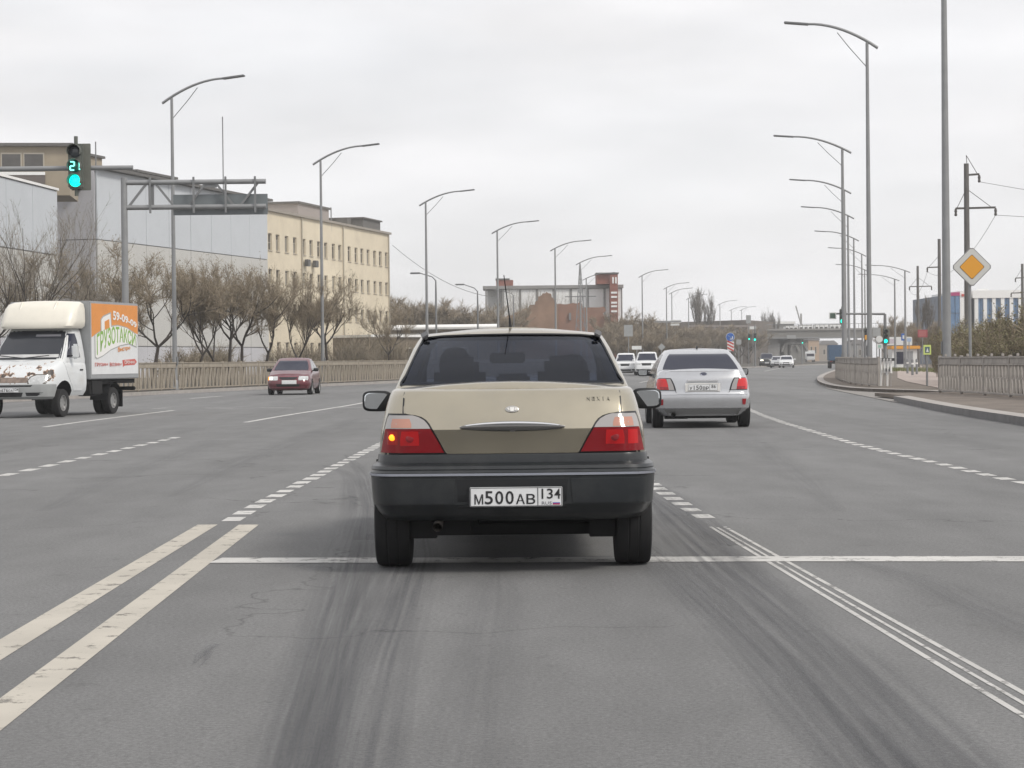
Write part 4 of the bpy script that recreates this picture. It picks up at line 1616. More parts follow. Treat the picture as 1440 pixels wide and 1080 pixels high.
patch('bumper_band', rb_, 'front', [(.275, -.72, .72), (.31, -.74, .74)], M('maroon band', (.26, .07, .09), .4), redc, off=.012, ncol=12)
hit = rb_.ray_cast(Vector((-.06, 20, .49)), Vector((0, -1, 0)))[0]
pp = plate(redc, (-.05, hit.y + .02, .49), 'А', '', .52, .12, small=False)
for ch in list(pp.children):
    if ch.name.startswith(('character', 'divider')):
        bpy.data.objects.remove(ch)
MB().rbox((-.05, hit.y + .012, .49), (.56, .012, .15), .004).build('plate_frame', m_white_paint, redc)
mirror(redc, .90, 2.62, .95, m_black)


# --- simpler cars far up the road
def front_car(name, label, px, py, rz, paint, wd, hgt, L_, suv=False, group=None, lit=False, grille=m_black, cat='car'):
    p = P(px, py)
    k = wd / 1.70
    belt, hood = (.62 * hgt, .60 * hgt) if suv else (.66 * hgt, .56 * hgt)
    a = .84 * k
    line_ = [(0, belt + .02), (L_ * .3, belt), (L_ * .66, belt - .01), (L_ * .75, hood + .08), (L_ * .9, hood), (L_, hood - .10)]
    low = rings10([(.24, a * .84, .1, L_ - .15), (.30, a * .95, .04, L_ - .06), (.48, a, 0, L_), (.56, a * .99, .01, L_ - .02)], bf=.16)
    tr_ = rings10([(.2, a * .985, .02, L_ - .04), (.5, a * .97, .04, L_ - .08), (.8, a * .95, .09, L_ - .14), (.95, a * .92, .13, L_ - .2), (1., a * .87, .2, L_ - .3)], bf=.16)
    ghr = [(belt - .12, a * .94, .12 if suv else .5, L_ * .80, .1), (belt, a * .93, .15 if suv else .62, L_ * .76, .1), (belt + .22 * (hgt - belt), a * .88, .2 if suv else .85, L_ * .71, .1),
           (belt + .8 * (hgt - belt), a * .77, .42 if suv else 1.25, L_ * .585, .1), (hgt - .03, a * .72, .55 if suv else 1.4, L_ * .55, .1), (hgt, a * .64, .7, L_ * .5, .1)]
    root = (p.x, p.y + L_ * .86, 0)
    o, bv, gv = saloon(name, label, root, rz, paint, L_, {'line': line_, 'rings': tr_}, low, ghr, (L_ * .18, L_ * .80), .33 if suv else .30, a - .09, None, group=group, cat=cat)
    hb = hgt - belt
    patch('windscreen', gv, 'front', [(belt + .05 * hb, -a * .80, a * .80), (belt + .5 * hb, -a * .74, a * .74), (hgt - .10, -a * .66, a * .66)], m_darkglass, o, off=.004)
    patch('rear_window', gv, 'rear', [(belt + .1 * hb, -a * .76, a * .76), (hgt - .12, -a * .66, a * .66)], m_darkglass, o, off=.004)
    for sd in ('left', 'right'):
        patch('side_window', gv, sd, [(belt + .08 * hb, L_ * .16 if suv else 1.05, L_ * .42), (hgt - .13, L_ * .2 if suv else 1.45, L_ * .42)], m_darkglass, o, off=.004)
        patch('side_window', gv, sd, [(belt + .08 * hb, L_ * .44, L_ * .70), (hgt - .13, L_ * .44, L_ * .58)], m_darkglass, o, off=.004)
    for s_ in (-1, 1):
        patch('headlight', bv, 'front', tri([(hood - .26, a * .50, a * .86), (hood - .12, a * .46, a * .88)], s_), m_lamp_lit if lit else m_headlens, o, off=.008, ncol=5)
        patch('fog_lamp', bv, 'front', tri([(.36, a * .62, a * .84), (.46, a * .62, a * .86)], s_), m_black, o, off=.006, ncol=4)
    patch('grille', bv, 'front', [(hood - .30, -a * .36, a * .36), (hood - .12, -a * .44, a * .44)], grille, o, off=.006)
    patch('air_intake', bv, 'front', [(.33, -a * .5, a * .5), (.44, -a * .56, a * .56)], m_black, o, off=.006)
    h_ = bv.ray_cast(Vector((0, 20, .52)), Vector((0, -1, 0)))[0]
    MB().rbox((0, h_.y + .012, .52), (.52, .01, .11), .003).build('number_plate', m_plate, o)
    mirror(o, a + .1, L_ * .68, belt + .05, paint)
    return o


m_whitecar = M('white car paint', (0.72, 0.73, 0.74), 0.25, coat=.6)
m_darkcar = M('dark car paint', (0.03, 0.035, 0.04), 0.25, .3, coat=.6)
m_greycar = M('pale grey car paint', (0.42, 0.43, 0.44), 0.3, .3, coat=.5)
front_car('white_suv', 'white oncoming off-roader, farther from the silver car of the two white ones', 885.5, 527.5, R(180 - 5), m_whitecar, 1.72, 1.66, 4.4, True, cat='car')
front_car('white_suv', 'white oncoming car partly hidden by the mirror of the silver car', 916, 527.8, R(180 - 5), m_whitecar, 1.8, 1.72, 4.5, True, cat='car')
front_car('dark_car', 'dark oncoming car with both headlights lit near the railway bridge', 1083, 516, R(180 - 6), m_darkcar, 1.9, 1.75, 4.5, True, lit=True)
front_car('pale_car', 'pale car low between the dark car and a white one near the bridge', 1099, 517, R(180 - 8), m_greycar, 1.62, 1.35, 4.2)
front_car('white_car', 'small white car nearest the bridge piers, last of three oncoming cars', 1112, 517.2, R(180 - 8), m_whitecar, 1.75, 1.4, 4.2)


def lorry(name, label, px, py, rz, box_mat, cab_mat, wd, hgt, L_, cat='truck'):
    p = P(px, py)
    o = thing(name, label, cat, (p.x, p.y - .4, 0), rz)
    MB().rbox((0, L_ * .36, .82 + (hgt - .82) / 2), (wd, L_ * .72, hgt - .82), .04).build('cargo_box', box_mat, o)
    MB().rbox((0, L_ * .86, 1.25), (wd * .86, L_ * .24, 1.6), .18).build('cab', cab_mat, o, smooth=40)
    MB().rbox((0, L_ * .975, 1.6), (wd * .72, .06, .6), .03).build('windscreen', m_darkglass, o)
    MB().rbox((0, L_ * .45, .66), (wd * .5, L_ * .85, .2), .03).build('chassis', m_under, o)
    MB().rbox((0, .02, .56), (wd * .86, .08, .12), .02).build('bumper', m_black, o)
    for s_ in (-1, 1):
        MB().rbox((s_ * wd * .38, .0, .72), (.2, .05, .1), .02).build('taillight', m_red_lens, o)
        for y in (L_ * .22, L_ * .80):
            wheel(o, s_ * wd * .40, y, .38, .26, .23)
    MB().rbox((0, -.02, .66), (.5, .01, .11), .003).build('number_plate', m_plate, o)
    return o


lorry('box_truck', 'blue box truck driving away by the kerb island', 1179, 518, R(-6), M('blue tarpaulin', (0.045, 0.095, 0.17), .6, var=.15), m_whitecar, 2.1, 2.45, 5.5)
lorry('white_van', 'small white van beyond the oncoming cars under the bridge', 1136, 509.8, R(178), m_whitecar, m_whitecar, 2.2, 2.6, 5.2, cat='van')

# ------------------------------------------------------------------ white box truck on the far carriageway
TH = R(180 - 12.5)
rot = Matrix.Rotation(TH, 3, 'Z')
fwp = P(87, 586.5)
tl_ = fwp - rot @ Vector((-.90, 4.40, 0))
truck = thing('box_truck', 'white box truck with a rusty bonnet and an orange picture on its side', 'truck', (tl_.x, tl_.y, 0), TH)
m_tw = M('old white paint', (0.66, 0.68, 0.69), 0.38, coat=.3, var=.05, dirt=(0.42, 0.37, 0.30), dirt_scale=2.2, dirt_amt=.3)
m_cream_fair = M('cream fairing', (0.76, 0.725, 0.635), 0.4, coat=.3, var=.04)


def rusty():
    mt = M('white paint with rust', (0.68, 0.70, 0.71), 0.42, coat=.2)
    t = mt.node_tree
    b = t.nodes['Principled BSDF']
    co = t.nodes.new('ShaderNodeTexCoord')
    mpn = t.nodes.new('ShaderNodeMapping')
    mpn.inputs['Scale'].default_value = (2.6, 1.2, 2.2)
    n = t.nodes.new('ShaderNodeTexNoise')
    n.inputs['Scale'].default_value = 1.9
    n.inputs['Detail'].default_value = 7
    n.inputs['Roughness'].default_value = .62
    t.links.new(co.outputs['Object'], mpn.inputs['Vector'])
    t.links.new(mpn.outputs['Vector'], n.inputs['Vector'])
    sp_ = t.nodes.new('ShaderNodeSeparateXYZ')
    t.links.new(co.outputs['Object'], sp_.inputs[0])
    a = t.nodes.new('ShaderNodeMapRange')       # only on the bonnet's front part
    a.inputs['From Min'].default_value = 4.2
    a.inputs['From Max'].default_value = 4.9
    a.inputs['To Min'].default_value = -.25
    a.inputs['To Max'].default_value = .05
    t.links.new(sp_.outputs[1], a.inputs['Value'])
    s_ = t.nodes.new('ShaderNodeMath')
    s_.operation = 'ADD'
    t.links.new(n.outputs['Fac'], s_.inputs[0])
    t.links.new(a.outputs['Result'], s_.inputs[1])
    r = t.nodes.new('ShaderNodeValToRGB')
    e = r.color_ramp.elements
    e[0].position, e[0].color = .56, (.68, .70, .71, 1)
    e[1].position, e[1].color = .63, (.05, .04, .035, 1)
    k = e.new(.585)
    k.color = (.40, .22, .10, 1)
    k = e.new(.60)
    k.color = (.13, .075, .05, 1)
    t.links.new(s_.outputs[0], r.inputs['Fac'])
    t.links.new(r.outputs['Color'], b.inputs['Base Color'])
    return mt


m_rust = rusty()
m_boxframe = M('grey box frame', (0.33, 0.34, 0.35), .5, .2, var=.06)
m_boxwhite = M('white box panel', (0.70, 0.71, 0.72), .4, var=.04)
BX0, BX1, BZ0, BZ1, BW = 0.0, 3.05, .88, 2.80, 1.05
box = MB().rbox((0, (BX0 + BX1) / 2, (BZ0 + BZ1) / 2), (2 * BW, BX1 - BX0, BZ1 - BZ0), .02).build('cargo_box', m_boxframe, truck)
SX = -BW                                     # the side seen by the camera
sidef = lambda a, b, t: (SX - t, a, b)       # a along the truck, b height


def flat(name, poly, mat, t0=.010, t1=.013):
    return MB().prism(poly, sidef, t0, t1).build(name, mat, box)


flat('side_panel', [(.07, 1.0), (2.98, 1.0), (2.98, 2.74), (.07, 2.74)], m_boxwhite, -.01, .010)
m_or = M('orange print', (0.70, 0.27, 0.055), .5, var=.05)
m_gr = M('green print', (0.22, 0.42, 0.07), .5, var=.06)
m_pr = M('red print', (0.55, 0.10, 0.08), .5)
m_gp = M('grey print', (0.38, 0.39, 0.38), .5)
m_pk = M('white print', (0.80, 0.79, 0.77), .5)


def gpt(u, v):
    """point of the side picture: u, v in 0..1 from the front upper corner"""
    return (2.98 - u * 2.91, 2.74 - v * 1.74)


flat('orange_field', [gpt(u, v) for u, v in ((0, 0), (1, 0), (1, .42), (.93, .40), (.8, .345), (.65, .31), (.5, .30), (.35, .33), (.2, .375), (.07, .44), (0, .48))], m_or)
flat('truck_outline', [gpt(u, v) for u, v in ((.06, .44), (.19, .38), (.19, .22), (.24, .17), (.41, .11), (.42, .305), (.55, .29), (.75, .32), (.93, .40), (.99, .46), (.97, .62), (.8, .57), (.6, .60), (.4, .66), (.22, .75), (.1, .79), (.06, .76))], m_gp, .013, .016)
flat('truck_shape', [gpt(u, v) for u, v in ((.075, .445), (.205, .39), (.205, .23), (.25, .185), (.395, .135), (.405, .325), (.55, .305), (.75, .335), (.92, .415), (.97, .47), (.955, .60), (.8, .555), (.6, .585), (.4, .645), (.22, .735), (.11, .77), (.075, .75))], m_pk, .016, .019)
flat('window_shape', [gpt(u, v) for u, v in ((.27, .25), (.37, .21), (.375, .34), (.27, .37))], m_or, .019, .021)


def side_text(s, u0, u1, v0, v1, mat, arch=0.0, slope=0.0, bold=.01):
    a0, b0 = gpt(u0, v0)
    a1, b1 = gpt(u1, v1)
    w_, h_ = abs(a1 - a0), abs(b1 - b0)
    ca, cb = (a0 + a1) / 2, (b0 + b1) / 2
    def fn(x, y, z):
        k = x / (w_ / 2)
        return (SX - .020 - z, ca - x, cb + y * (1 - .25 * k) + arch * (1 - k * k) + slope * k)
    link('lettering', text_mesh(s, 'lettering', w_, h_, .002, fn, mat, bold=bold), box)


side_text('ГРУЗОТАКСИ', .10, .94, .43, .67, m_gr, arch=.20, slope=.06, bold=.02)
side_text('59-09-09', .45, .97, .17, .28, m_pk, arch=.04, slope=-.12, bold=.03)
side_text('быстро', .55, .82, .60, .68, m_or, slope=.03, bold=.02)
side_text('ГРУЗИМ', .06, .33, .84, .885, m_pr, bold=.01)
side_text('ВОЗИМ', .37, .62, .84, .885, m_pr, bold=.01)
flat('sticker', [gpt(u, v) for u, v in ((.65, .80), (.93, .785), (.97, .83), (.92, .87), (.70, .88), (.66, .90))], m_pr, .012, .015)
side_text('СРОЧНО', .69, .92, .81, .855, m_pk, bold=.01)
# chassis and cab
MB().bbox((-.45, .1, .60), (.45, 4.6, .78)).build('chassis', m_under, truck)
MB().rbox((-.80, 2.55, .68), (.42, .7, .42), .05).build('fuel_tank', m_under, truck)
MB().bbox((-.95, .05, .76), (.95, 3.0, .87)).build('box_bearers', m_under, truck)
WT = [(3.1, 1.0), (4.3, 1.0), (5.0, .94), (5.3, .9)]
CL = [(3.1, 1.36), (4.15, 1.36), (4.35, 1.34), (4.8, 1.22), (5.15, 1.08), (5.3, .98)]
crow = [(.50, .90, 3.14, 5.20), (.62, .97, 3.12, 5.26), (.78, .99, 3.12, 5.28)]
cr = [(z, a, yr, yf, .04, .04, .0, .20, .25, .35, WT) for z, a, yr, yf in crow]
for k, a, yf in ((.2, .99, 5.27), (.5, .985, 5.22), (.8, .965, 5.14), (.94, .93, 5.05), (1.0, .87, 4.95)):
    cr.append((upper(.78, CL, k), a, 3.12, yf, .04, .04, 0, .20, .25, .35, WT))
cabb = loft(rings_from(cr, 5.3), crown=.035).build('cab_body', m_rust, truck, smooth=35)
cv = bvh_of(cabb.data)
cut(cabb, arches((4.40,), .47, .62, 1.3), m_under)
cabb.data.shade_smooth()
cabb.data.set_sharp_from_angle(angle=R(35))
ch = []
for z, a, yf in ((1.25, .95, 4.60), (1.36, .955, 4.50), (1.6, .92, 4.27), (1.9, .865, 3.98), (2.06, .83, 3.82), (2.14, .78, 3.72)):
    ch.append([(x, y, z) for x, y in ring_half(a, 3.12, yf, .04, .04, 0, .16, .16, .2)])
cabt = loft(ch, crown=.02).build('cab_top', m_tw, truck, smooth=35)
tv = bvh_of(cabt.data)
patch('windscreen', tv, 'front', [(1.40, -.86, .86), (1.6, -.83, .83), (1.85, -.775, .775), (2.05, -.72, .72)], M('windscreen glass', (.025, .028, .036), .08, spec=.5), truck, off=.006, ncol=12)
patch('windscreen_seal', tv, 'front', [(1.375, -.90, .90), (1.6, -.865, .865), (1.85, -.81, .81), (2.075, -.75, .75)], m_black, truck, off=.003, ncol=12)
patch('dash_sheet_reflection', tv, 'front', [(1.425, -.80, .72), (1.50, -.78, .70)], M('pale dash sheet reflection', (.50, .50, .50), .5, var=.15), truck, off=.009, ncol=12)  # white dash sheet and its reflection, painted as a pale band
patch('sun_strip', tv, 'front', [(1.93, -.66, -.05), (1.985, -.64, -.05)], M('grey sun strip', (.16, .16, .18), .4), truck, off=.009, ncol=8)
for sd, s_ in (('left', -1), ('right', 1)):
    patch('door_window', tv, sd, [(1.42, 3.42, 4.32), (1.6, 3.42, 4.16), (1.85, 3.45, 3.92), (2.0, 3.50, 3.75)], m_darkglass, truck, off=.006, ncol=6)
    dg_ = patch('door', cv, sd, [(.62, 3.40, 3.88), (.80, 3.30, 4.05), (1.0, 3.28, 4.22), (1.34, 3.28, 4.36)], m_tw, truck, off=.008, ncol=8)
    MB().rbox((s_ * 1.0, 3.45, 1.12), (.03, .17, .035), .01).build('door_handle', m_black, dg_)
    mo = MB().rbox((s_ * 1.10, 4.02, 1.56), (.19, .10, .36), .045).build('door_mirror', m_tw, truck, smooth=40)
    MB().bar((s_ * .92, 4.10, 1.46), (s_ * 1.08, 4.03, 1.46), .03, .03).build('mirror_arm', m_black, truck)
    patch('headlight_surround', cv, 'front', tri([(.785, .43, .80), (.87, .40, .88), (.97, .44, .92), (1.03, .57, .91)], s_), M('lamp surround', (.10, .085, .07), .5), truck, off=.008, ncol=8)
    patch('headlight', cv, 'front', tri([(.80, .46, .76), (.88, .43, .84), (.96, .48, .89), (1.01, .60, .88)], s_), m_headlens, truck, off=.012, ncol=8)
    wheel(truck, s_ * .86, 4.40, .335, .2, .20, m_rim, 8)
    wheel(truck, s_ * .90, 1.50, .335, .2, .20, m_rim, 8)
    wheel(truck, s_ * .66, 1.50, .335, .2, .20, m_rim, 8)
    fd = MB()
    for k in range(9):
        t0, t1 = PI * (k + .0) / 9, PI * (k + 1.) / 9
        for a, b in ((t0, t1),):
            fd.add([(s_ * .55, 1.5 + .46 * math.cos(a), .36 + .44 * math.sin(a)), (s_ * 1.02, 1.5 + .46 * math.cos(a), .36 + .44 * math.sin(a)),
                    (s_ * 1.02, 1.5 + .46 * math.cos(b), .36 + .44 * math.sin(b)), (s_ * .55, 1.5 + .46 * math.cos(b), .36 + .44 * math.sin(b))], [(0, 1, 2, 3)])
    fd.build('rear_mudguard', m_black, truck)
    MB().rbox((s_ * .78, .98, .38), (.46, .02, .42), .008).build('mudflap', m_black, truck)
bumper = [(z, a, 4.75, yf, .05, .05, 0, .20, .25, .3, WT) for z, a, yf in ((.44, .93, 5.26), (.50, .985, 5.33), (.66, 1.0, 5.35), (.78, 1.0, 5.33), (.80, .98, 5.30))]
tb = loft(rings_from(bumper, 1)).build('bumper', M('grey bumper', (.30, .31, .31), .5, var=.08, scale=4), truck, smooth=35)
tbv = bvh_of(tb.data)
cut(tb, arches((4.40,), .47, .62, 1.3), m_under)
patch('lower_intake', tbv, 'front', [(.50, -.30, .30), (.60, -.34, .34)], m_black, truck, off=.004)
patch('upper_intake', tbv, 'front', [(.735, -.52, .52), (.775, -.56, .56)], m_black, truck, off=.004, ncol=12)
for s_ in (-1, 1):
    patch('fog_recess', tbv, 'front', tri([(.52, .42, .66), (.60, .40, .80)], s_), m_black, truck, off=.004)
patch('grille', cv, 'front', [(.83, -.40, .40), (.90, -.42, .42), (.955, -.40, .40)], M('rusty grille', (.22, .17, .14), .6, var=.4, scale=7), truck, off=.01, ncol=10)
h_ = tbv.ray_cast(Vector((0, 20, .66)), Vector((0, -1, 0)))[0]
tp = plate(truck, (0, h_.y + .012, .66), 'А676СА', '134', .52, .112, rz=PI, small=False)
fr_ = []
for z, a, yf, yr in ((2.12, .90, 4.0, 3.14), (2.18, .95, 4.02, 3.10), (2.3, .96, 3.98, 3.08), (2.6, .95, 3.80, 3.08), (2.72, .92, 3.66, 3.08), (2.775, .84, 3.5, 3.1)):
    fr_.append([(x, y, z) for x, y in ring_half(a, yr, yf, .04, .04, 0, .16, .25, .25)])
loft(fr_, crown=.03).build('roof_fairing', m_cream_fair, truck, smooth=40)
for s_ in (-1, 1):
    MB().tube([(s_ * .42, 3.86, 2.32), (s_ * .44, 3.74, 2.60), (s_ * .45, 3.60, 2.76)], .03, 8).build('fairing_rib', m_cream_fair, truck, smooth=60)
    wp = MB().bar((s_ * .05, 4.56, 1.415), (s_ * .62, 4.46, 1.47), .02, .02)
    wp.build('wiper', m_black, truck)
MB().rbox((0, .0, .62), (1.9, .08, .10), .02).build('rear_bar', m_black, truck)

# ------------------------------------------------------------------ street lamps
m_galv = M('galvanised steel', (0.27, 0.275, 0.28), .5, .3, var=.1, scale=2)
m_galv_d = M('dull grey steel', (0.20, 0.205, 0.21), .55, .2, var=.1, scale=2)


def make_lamp(hgt=11.0, arm=3.2, r0=.11, r1=.06):
    o = thing('street_lamp', 'street lamp', 'street lamp')
    MB().tube([(0, 0, -.05), (0, 0, hgt * .5), (0, 0, hgt)], [r0, (r0 + r1) / 2, r1], 10).build('pole', m_galv, o, smooth=60)
    MB().lathe([(.2, 0), (.2, .03), (r0 + .03, .035), (r0 + .02, .35), (r0, .38)], 10).build('base_sleeve', m_galv, o, smooth=40)
    pts, n = [], 10
    for k in range(n + 1):
        t = k / n
        pts.append((-.42 + t * (arm * .72 + .42), 0, hgt - .18 + 1.0 * (1 - (1 - t) ** 1.9) * .85))
    MB().tube(pts, [.055 - .015 * k / n for k in range(n + 1)], 7).build('arm', m_galv, o, smooth=60)
    a, b = pts[-1], pts[-3]
    hd = MB().rbox((0, 0, 0), (arm * .30, .26, .07), .02).mesh('lamp_head', m_galv_d)
    link('lamp_head', hd, o, (a[0] + arm * .14, 0, a[2] + .03)).rotation_euler = (0, R(-5), 0)
    MB().tube([(.05, 0, hgt - .75), (arm * .22, 0, hgt - .12), (arm * .36, 0, hgt + .36)], .018, 5).build('stay', m_galv, o)
    MB().box((r0 + .01, -.02, 1.1), (.04, .12, .32)).build('service_door', m_galv_d, o)
    return o


lamp0 = None


def put_lamp(px, py_top, Y, side, label, group, rzx=0.0):
    global lamp0
    b = base(px, Y, .12)
    top = A(px, py_top, Y).z - .12
    rz = (0 if side > 0 else PI) + rzx
    if lamp0 is None:
        lamp0 = make_lamp()
        o = lamp0
        o.location, o.rotation_euler, o['label'] = b, (0, 0, rz), label
    else:
        o = dup(lamp0, b, rz, label)
    k_ = 1.3 if Y == 66 else 1.0
    o.scale = (k_, k_, top / 11.0)
    o['group'] = group
    return o


GL, GRt = 'tall street lamps along the far kerb', 'tall street lamps along the near kerb'
put_lamp(246, 138, 90, 1, 'tall street lamp rising beside the sign gantry behind the far fence', GL, R(-12))
put_lamp(454, 226, 113, 1, 'tall street lamp in front of the cream office building', GL, R(-12))
put_lamp(601, 285, 138, 1, 'tall street lamp just past the end of the cream office building', GL, R(-10))
put_lamp(701, 325, 163, 1, 'tall street lamp crossing the roof hut of the white frame building', GL, R(-8))
put_lamp(782, 350, 188, 1, 'tall street lamp in front of the taller half of the ruined brick wall', GL, R(-6))
put_lamp(817, 370, 214, 1, 'tall street lamp beside the lattice mast', GL, R(-4))
put_lamp(825.5, 392, 240, 1, 'street lamp at the lower end of the ruined brick wall', GL)
put_lamp(904, 388, 262, 1, 'street lamp with a bare top between the two white oncoming cars', GL)
put_lamp(938, 405, 300, 1, 'street lamp with a box on its pole, first of a close pair', GL)
put_lamp(945.5, 412, 325, 1, 'street lamp of a close pair, beside the small white boards', GL)
put_lamp(969, 420, 360, 1, 'street lamp just before the tall poplars', GL)
put_lamp(1013, 428, 400, 1, 'small far street lamp just past the tall poplars', GL)
put_lamp(1029, 436, 440, 1, 'small far street lamp above the round blue sign', GL)
put_lamp(1043.5, 436, 480, 1, 'smallest far street lamp near the signal with two green lights', GL)

put_lamp(1187, 210, 101, -1, 'nearest complete street lamp of the row with arms over the road by the kerb island', GRt, R(-10))
put_lamp(1189, 268, 127, -1, 'second street lamp of the row by the kerb island, arm below the topmost one', GRt, R(-10))
put_lamp(1194, 304, 148, -1, 'third street lamp of the row by the kerb island', GRt, R(-10))
put_lamp(1202, 336, 177, -1, 'fourth street lamp of the row by the kerb island', GRt, R(-10))
put_lamp(1213, 358, 206, -1, 'fifth street lamp of the row by the kerb island', GRt, R(-10))
put_lamp(1217, 380, 240, -1, 'far street lamp by the kerb island, its arm across a thick pole', GRt, R(-10))
put_lamp(1259, 393, 190, -1, 'street lamp with a short curved arm near the signal mast', 'street lamps beyond the footpath', R(-10))
put_lamp(1273.5, 381, 175, -1, 'higher of two street lamps beyond the footpath', 'street lamps beyond the footpath', R(-10))
put_lamp(1223, 60, 84, -1, 'very tall thin pole reaching out of view above the kerb island fence', 'very tall poles', R(-10))
put_lamp(1331.5, -70, 66, -1, 'thick tall grey pole behind the slat fence, beside the diamond sign', 'very tall poles', R(-10))


def crank_lamp(px, py, px2, py2, Y, label):
    b = base(px, Y, .12)
    top = A(px, py, Y).z
    xe = A(px2, py2, Y)
    o = thing('crank_lamp', label, 'street lamp', b, 0, 'small old street lamps')
    MB().tube([(0, 0, 0), (0, 0, top - .12 - 1.2), (0, 0, top - .45), (-.25, 0, top - .18), (xe.x - b.x + .5, 0, xe.z - .12)], [.08, .07, .05, .04, .035], 7).build('pole', m_galv_d, o, smooth=50)
    MB().rbox((xe.x - b.x + .2, 0, xe.z - .13), (.75, .24, .12), .04).build('lamp_head', m_galv_d, o)
    return o


crank_lamp(614, 388, 580, 384, 150, 'small old lamp on a bent post just past the cream office building')
crank_lamp(672.5, 404, 643, 400, 170, 'small old lamp on a bent post between two tall street lamps')
crank_lamp(723, 412, 696, 408, 260, 'faint small old lamp on a bent post before the white frame building')

# ------------------------------------------------------------------ traffic signals
m_sig = M('signal housing', (0.11, 0.12, 0.105), .6, var=.15, scale=6)
m_sigback = M('signal back plate', (0.15, 0.155, 0.135), .7, var=.15, scale=6)
m_off = M('unlit lens', (0.05, 0.06, 0.07), .15, coat=.5)
m_green = M('green signal light', (0.0, 1.0, 0.72), .3, emit=1.25)
m_green2 = M('green signal digits', (0.25, 1.0, 0.85), .3, emit=1.3)
m_greend = M('dim green lens', (0.0, 0.16, 0.12), .2)


def signal_head(parent, c, s=1.0, digits=False, lit=(2,)):
    """three-section head facing the camera"""
    x, y, z = c
    hd = MB().rbox((x + .08 * s, y + .12 * s, z), (.40 * s, .03 * s, .96 * s), .01)
    link('back_plate', hd.mesh('back_plate', m_sigback), parent)
    h = MB().rbox((x, y, z), (.30 * s, .18 * s, .92 * s), .03 * s).build('signal_head', m_sig, parent)
    for k in range(3):
        zc = z + (.30 - .30 * k) * s
        on = k in lit
        mt = m_green if on else m_off
        if digits and k == 1:
            mt = m_greend
        MB().lathe([(.125 * s, 0), (.118 * s, -.02 * s), (.07 * s, -.035 * s), (0, -.04 * s)], 20, 'Y', (x, y - .09 * s, zc)).build('lens', mt, h, smooth=60)
        vz = MB()
        n = 12
        for q in range(n):
            a0, a1 = PI * (-.15 + 1.3 * q / n), PI * (-.15 + 1.3 * (q + 1) / n)
            r_ = .14 * s
            pr = [(x + r_ * math.cos(a), y - .09 * s - d, zc + r_ * math.sin(a)) for a, d in ((a0, 0), (a1, 0), (a1, .2 * s), (a0, .2 * s))]
            pr2 = [(x + (r_ - .008) * math.cos(a), y - .09 * s - d, zc + (r_ - .008) * math.sin(a)) for a, d in ((a0, 0), (a1, 0), (a1, .2 * s), (a0, .2 * s))]
            vz.add(pr + pr2, [(0, 1, 2, 3), (7, 6, 5, 4), (3, 2, 6, 7)])
        vz.build('visor', m_sig, h)
        if digits and k == 1:
            seg = MB()
            def sg(dx, on_):
                w_, hh = .055, .085
                S_ = {'a': ((0, hh), 1), 'g': ((0, 0), 1), 'd': ((0, -hh), 1), 'f': ((-w_ / 1.3, hh / 2), 0), 'b': ((w_ / 1.3, hh / 2), 0), 'e': ((-w_ / 1.3, -hh / 2), 0), 'c': ((w_ / 1.3, -hh / 2), 0)}
                for ch in on_:
                    (a, b), hz_ = S_[ch]
                    seg.box((x + (dx + a) * s, y - .137 * s, zc + b * s), ((.075 if hz_ else .025) * s, .01, (.025 if hz_ else .078) * s))
            sg(-.05, 'abged')
            sg(.055, 'bc')
            seg.build('countdown_digits', m_green2, h)
    MB().tube([(x, y + .02, z - .46 * s), (x, y + .02, z - .60 * s)], .04 * s, 8).build('lower_clamp', m_sig, parent)
    MB().tube([(x, y + .02, z + .46 * s), (x, y + .02, z + .62 * s)], .04 * s, 8).build('upper_clamp', m_sig, parent)


SYg = 44.0
sc_ = A(110, 235.5, SYg)
ae = A(187, 237, SYg)
sig = thing('traffic_light', 'big green traffic light with countdown 21 hanging on a long grey mast arm', 'traffic light', (-21.5, SYg, .1))
off = Vector((-21.5, SYg, .1))
zt = ae.z - .1
MB().tube([(0, 0, 0), (0, 0, zt + .3)], [.16, .11], 12).build('mast', m_galv, sig, smooth=60)
MB().tube([(0, 0, zt), (ae.x - off.x, 0, zt + .02)], [.085, .048], 10).build('mast_arm', m_galv, sig, smooth=60)
signal_head(sig, (sc_.x - off.x, -.22, sc_.z - off.z), 1.0, digits=True)


def mast_signal(label, px_post, Y, px_end, py_arm, heads, boards=()):
    b = base(px_post, Y, .1)
    o = thing('traffic_light', label, 'traffic light', b)
    zt = A(px_post, py_arm, Y).z - .1
    MB().tube([(0, 0, 0), (0, 0, zt - .4), (0, 0, zt)], [.11, .09, .08], 8).build('mast', m_galv_d, o, smooth=60)
    if px_end is not None:
        e = A(px_end, py_arm, Y)
        MB().tube([(0, 0, zt), (e.x - b.x, 0, zt + .05)], [.07, .05], 8).build('mast_arm', m_galv_d, o, smooth=60)
    for hx, hy, s in heads:
        c = A(hx, hy, Y)
        signal_head(o, (c.x - b.x, -.25, c.z - b.z), s)
    for hx, hy, w_, h_, mt, mt2 in boards:
        c = A(hx, hy, Y)
        bd = MB().rbox((c.x - b.x, -.12, c.z - b.z), (w_, .03, h_), .01).build('sign_board', mt, o)
        MB().rbox((c.x - b.x, -.142, c.z - b.z), (w_ * .72, .01, h_ * .74), .004).build('sign_face', mt2, bd)
    return o


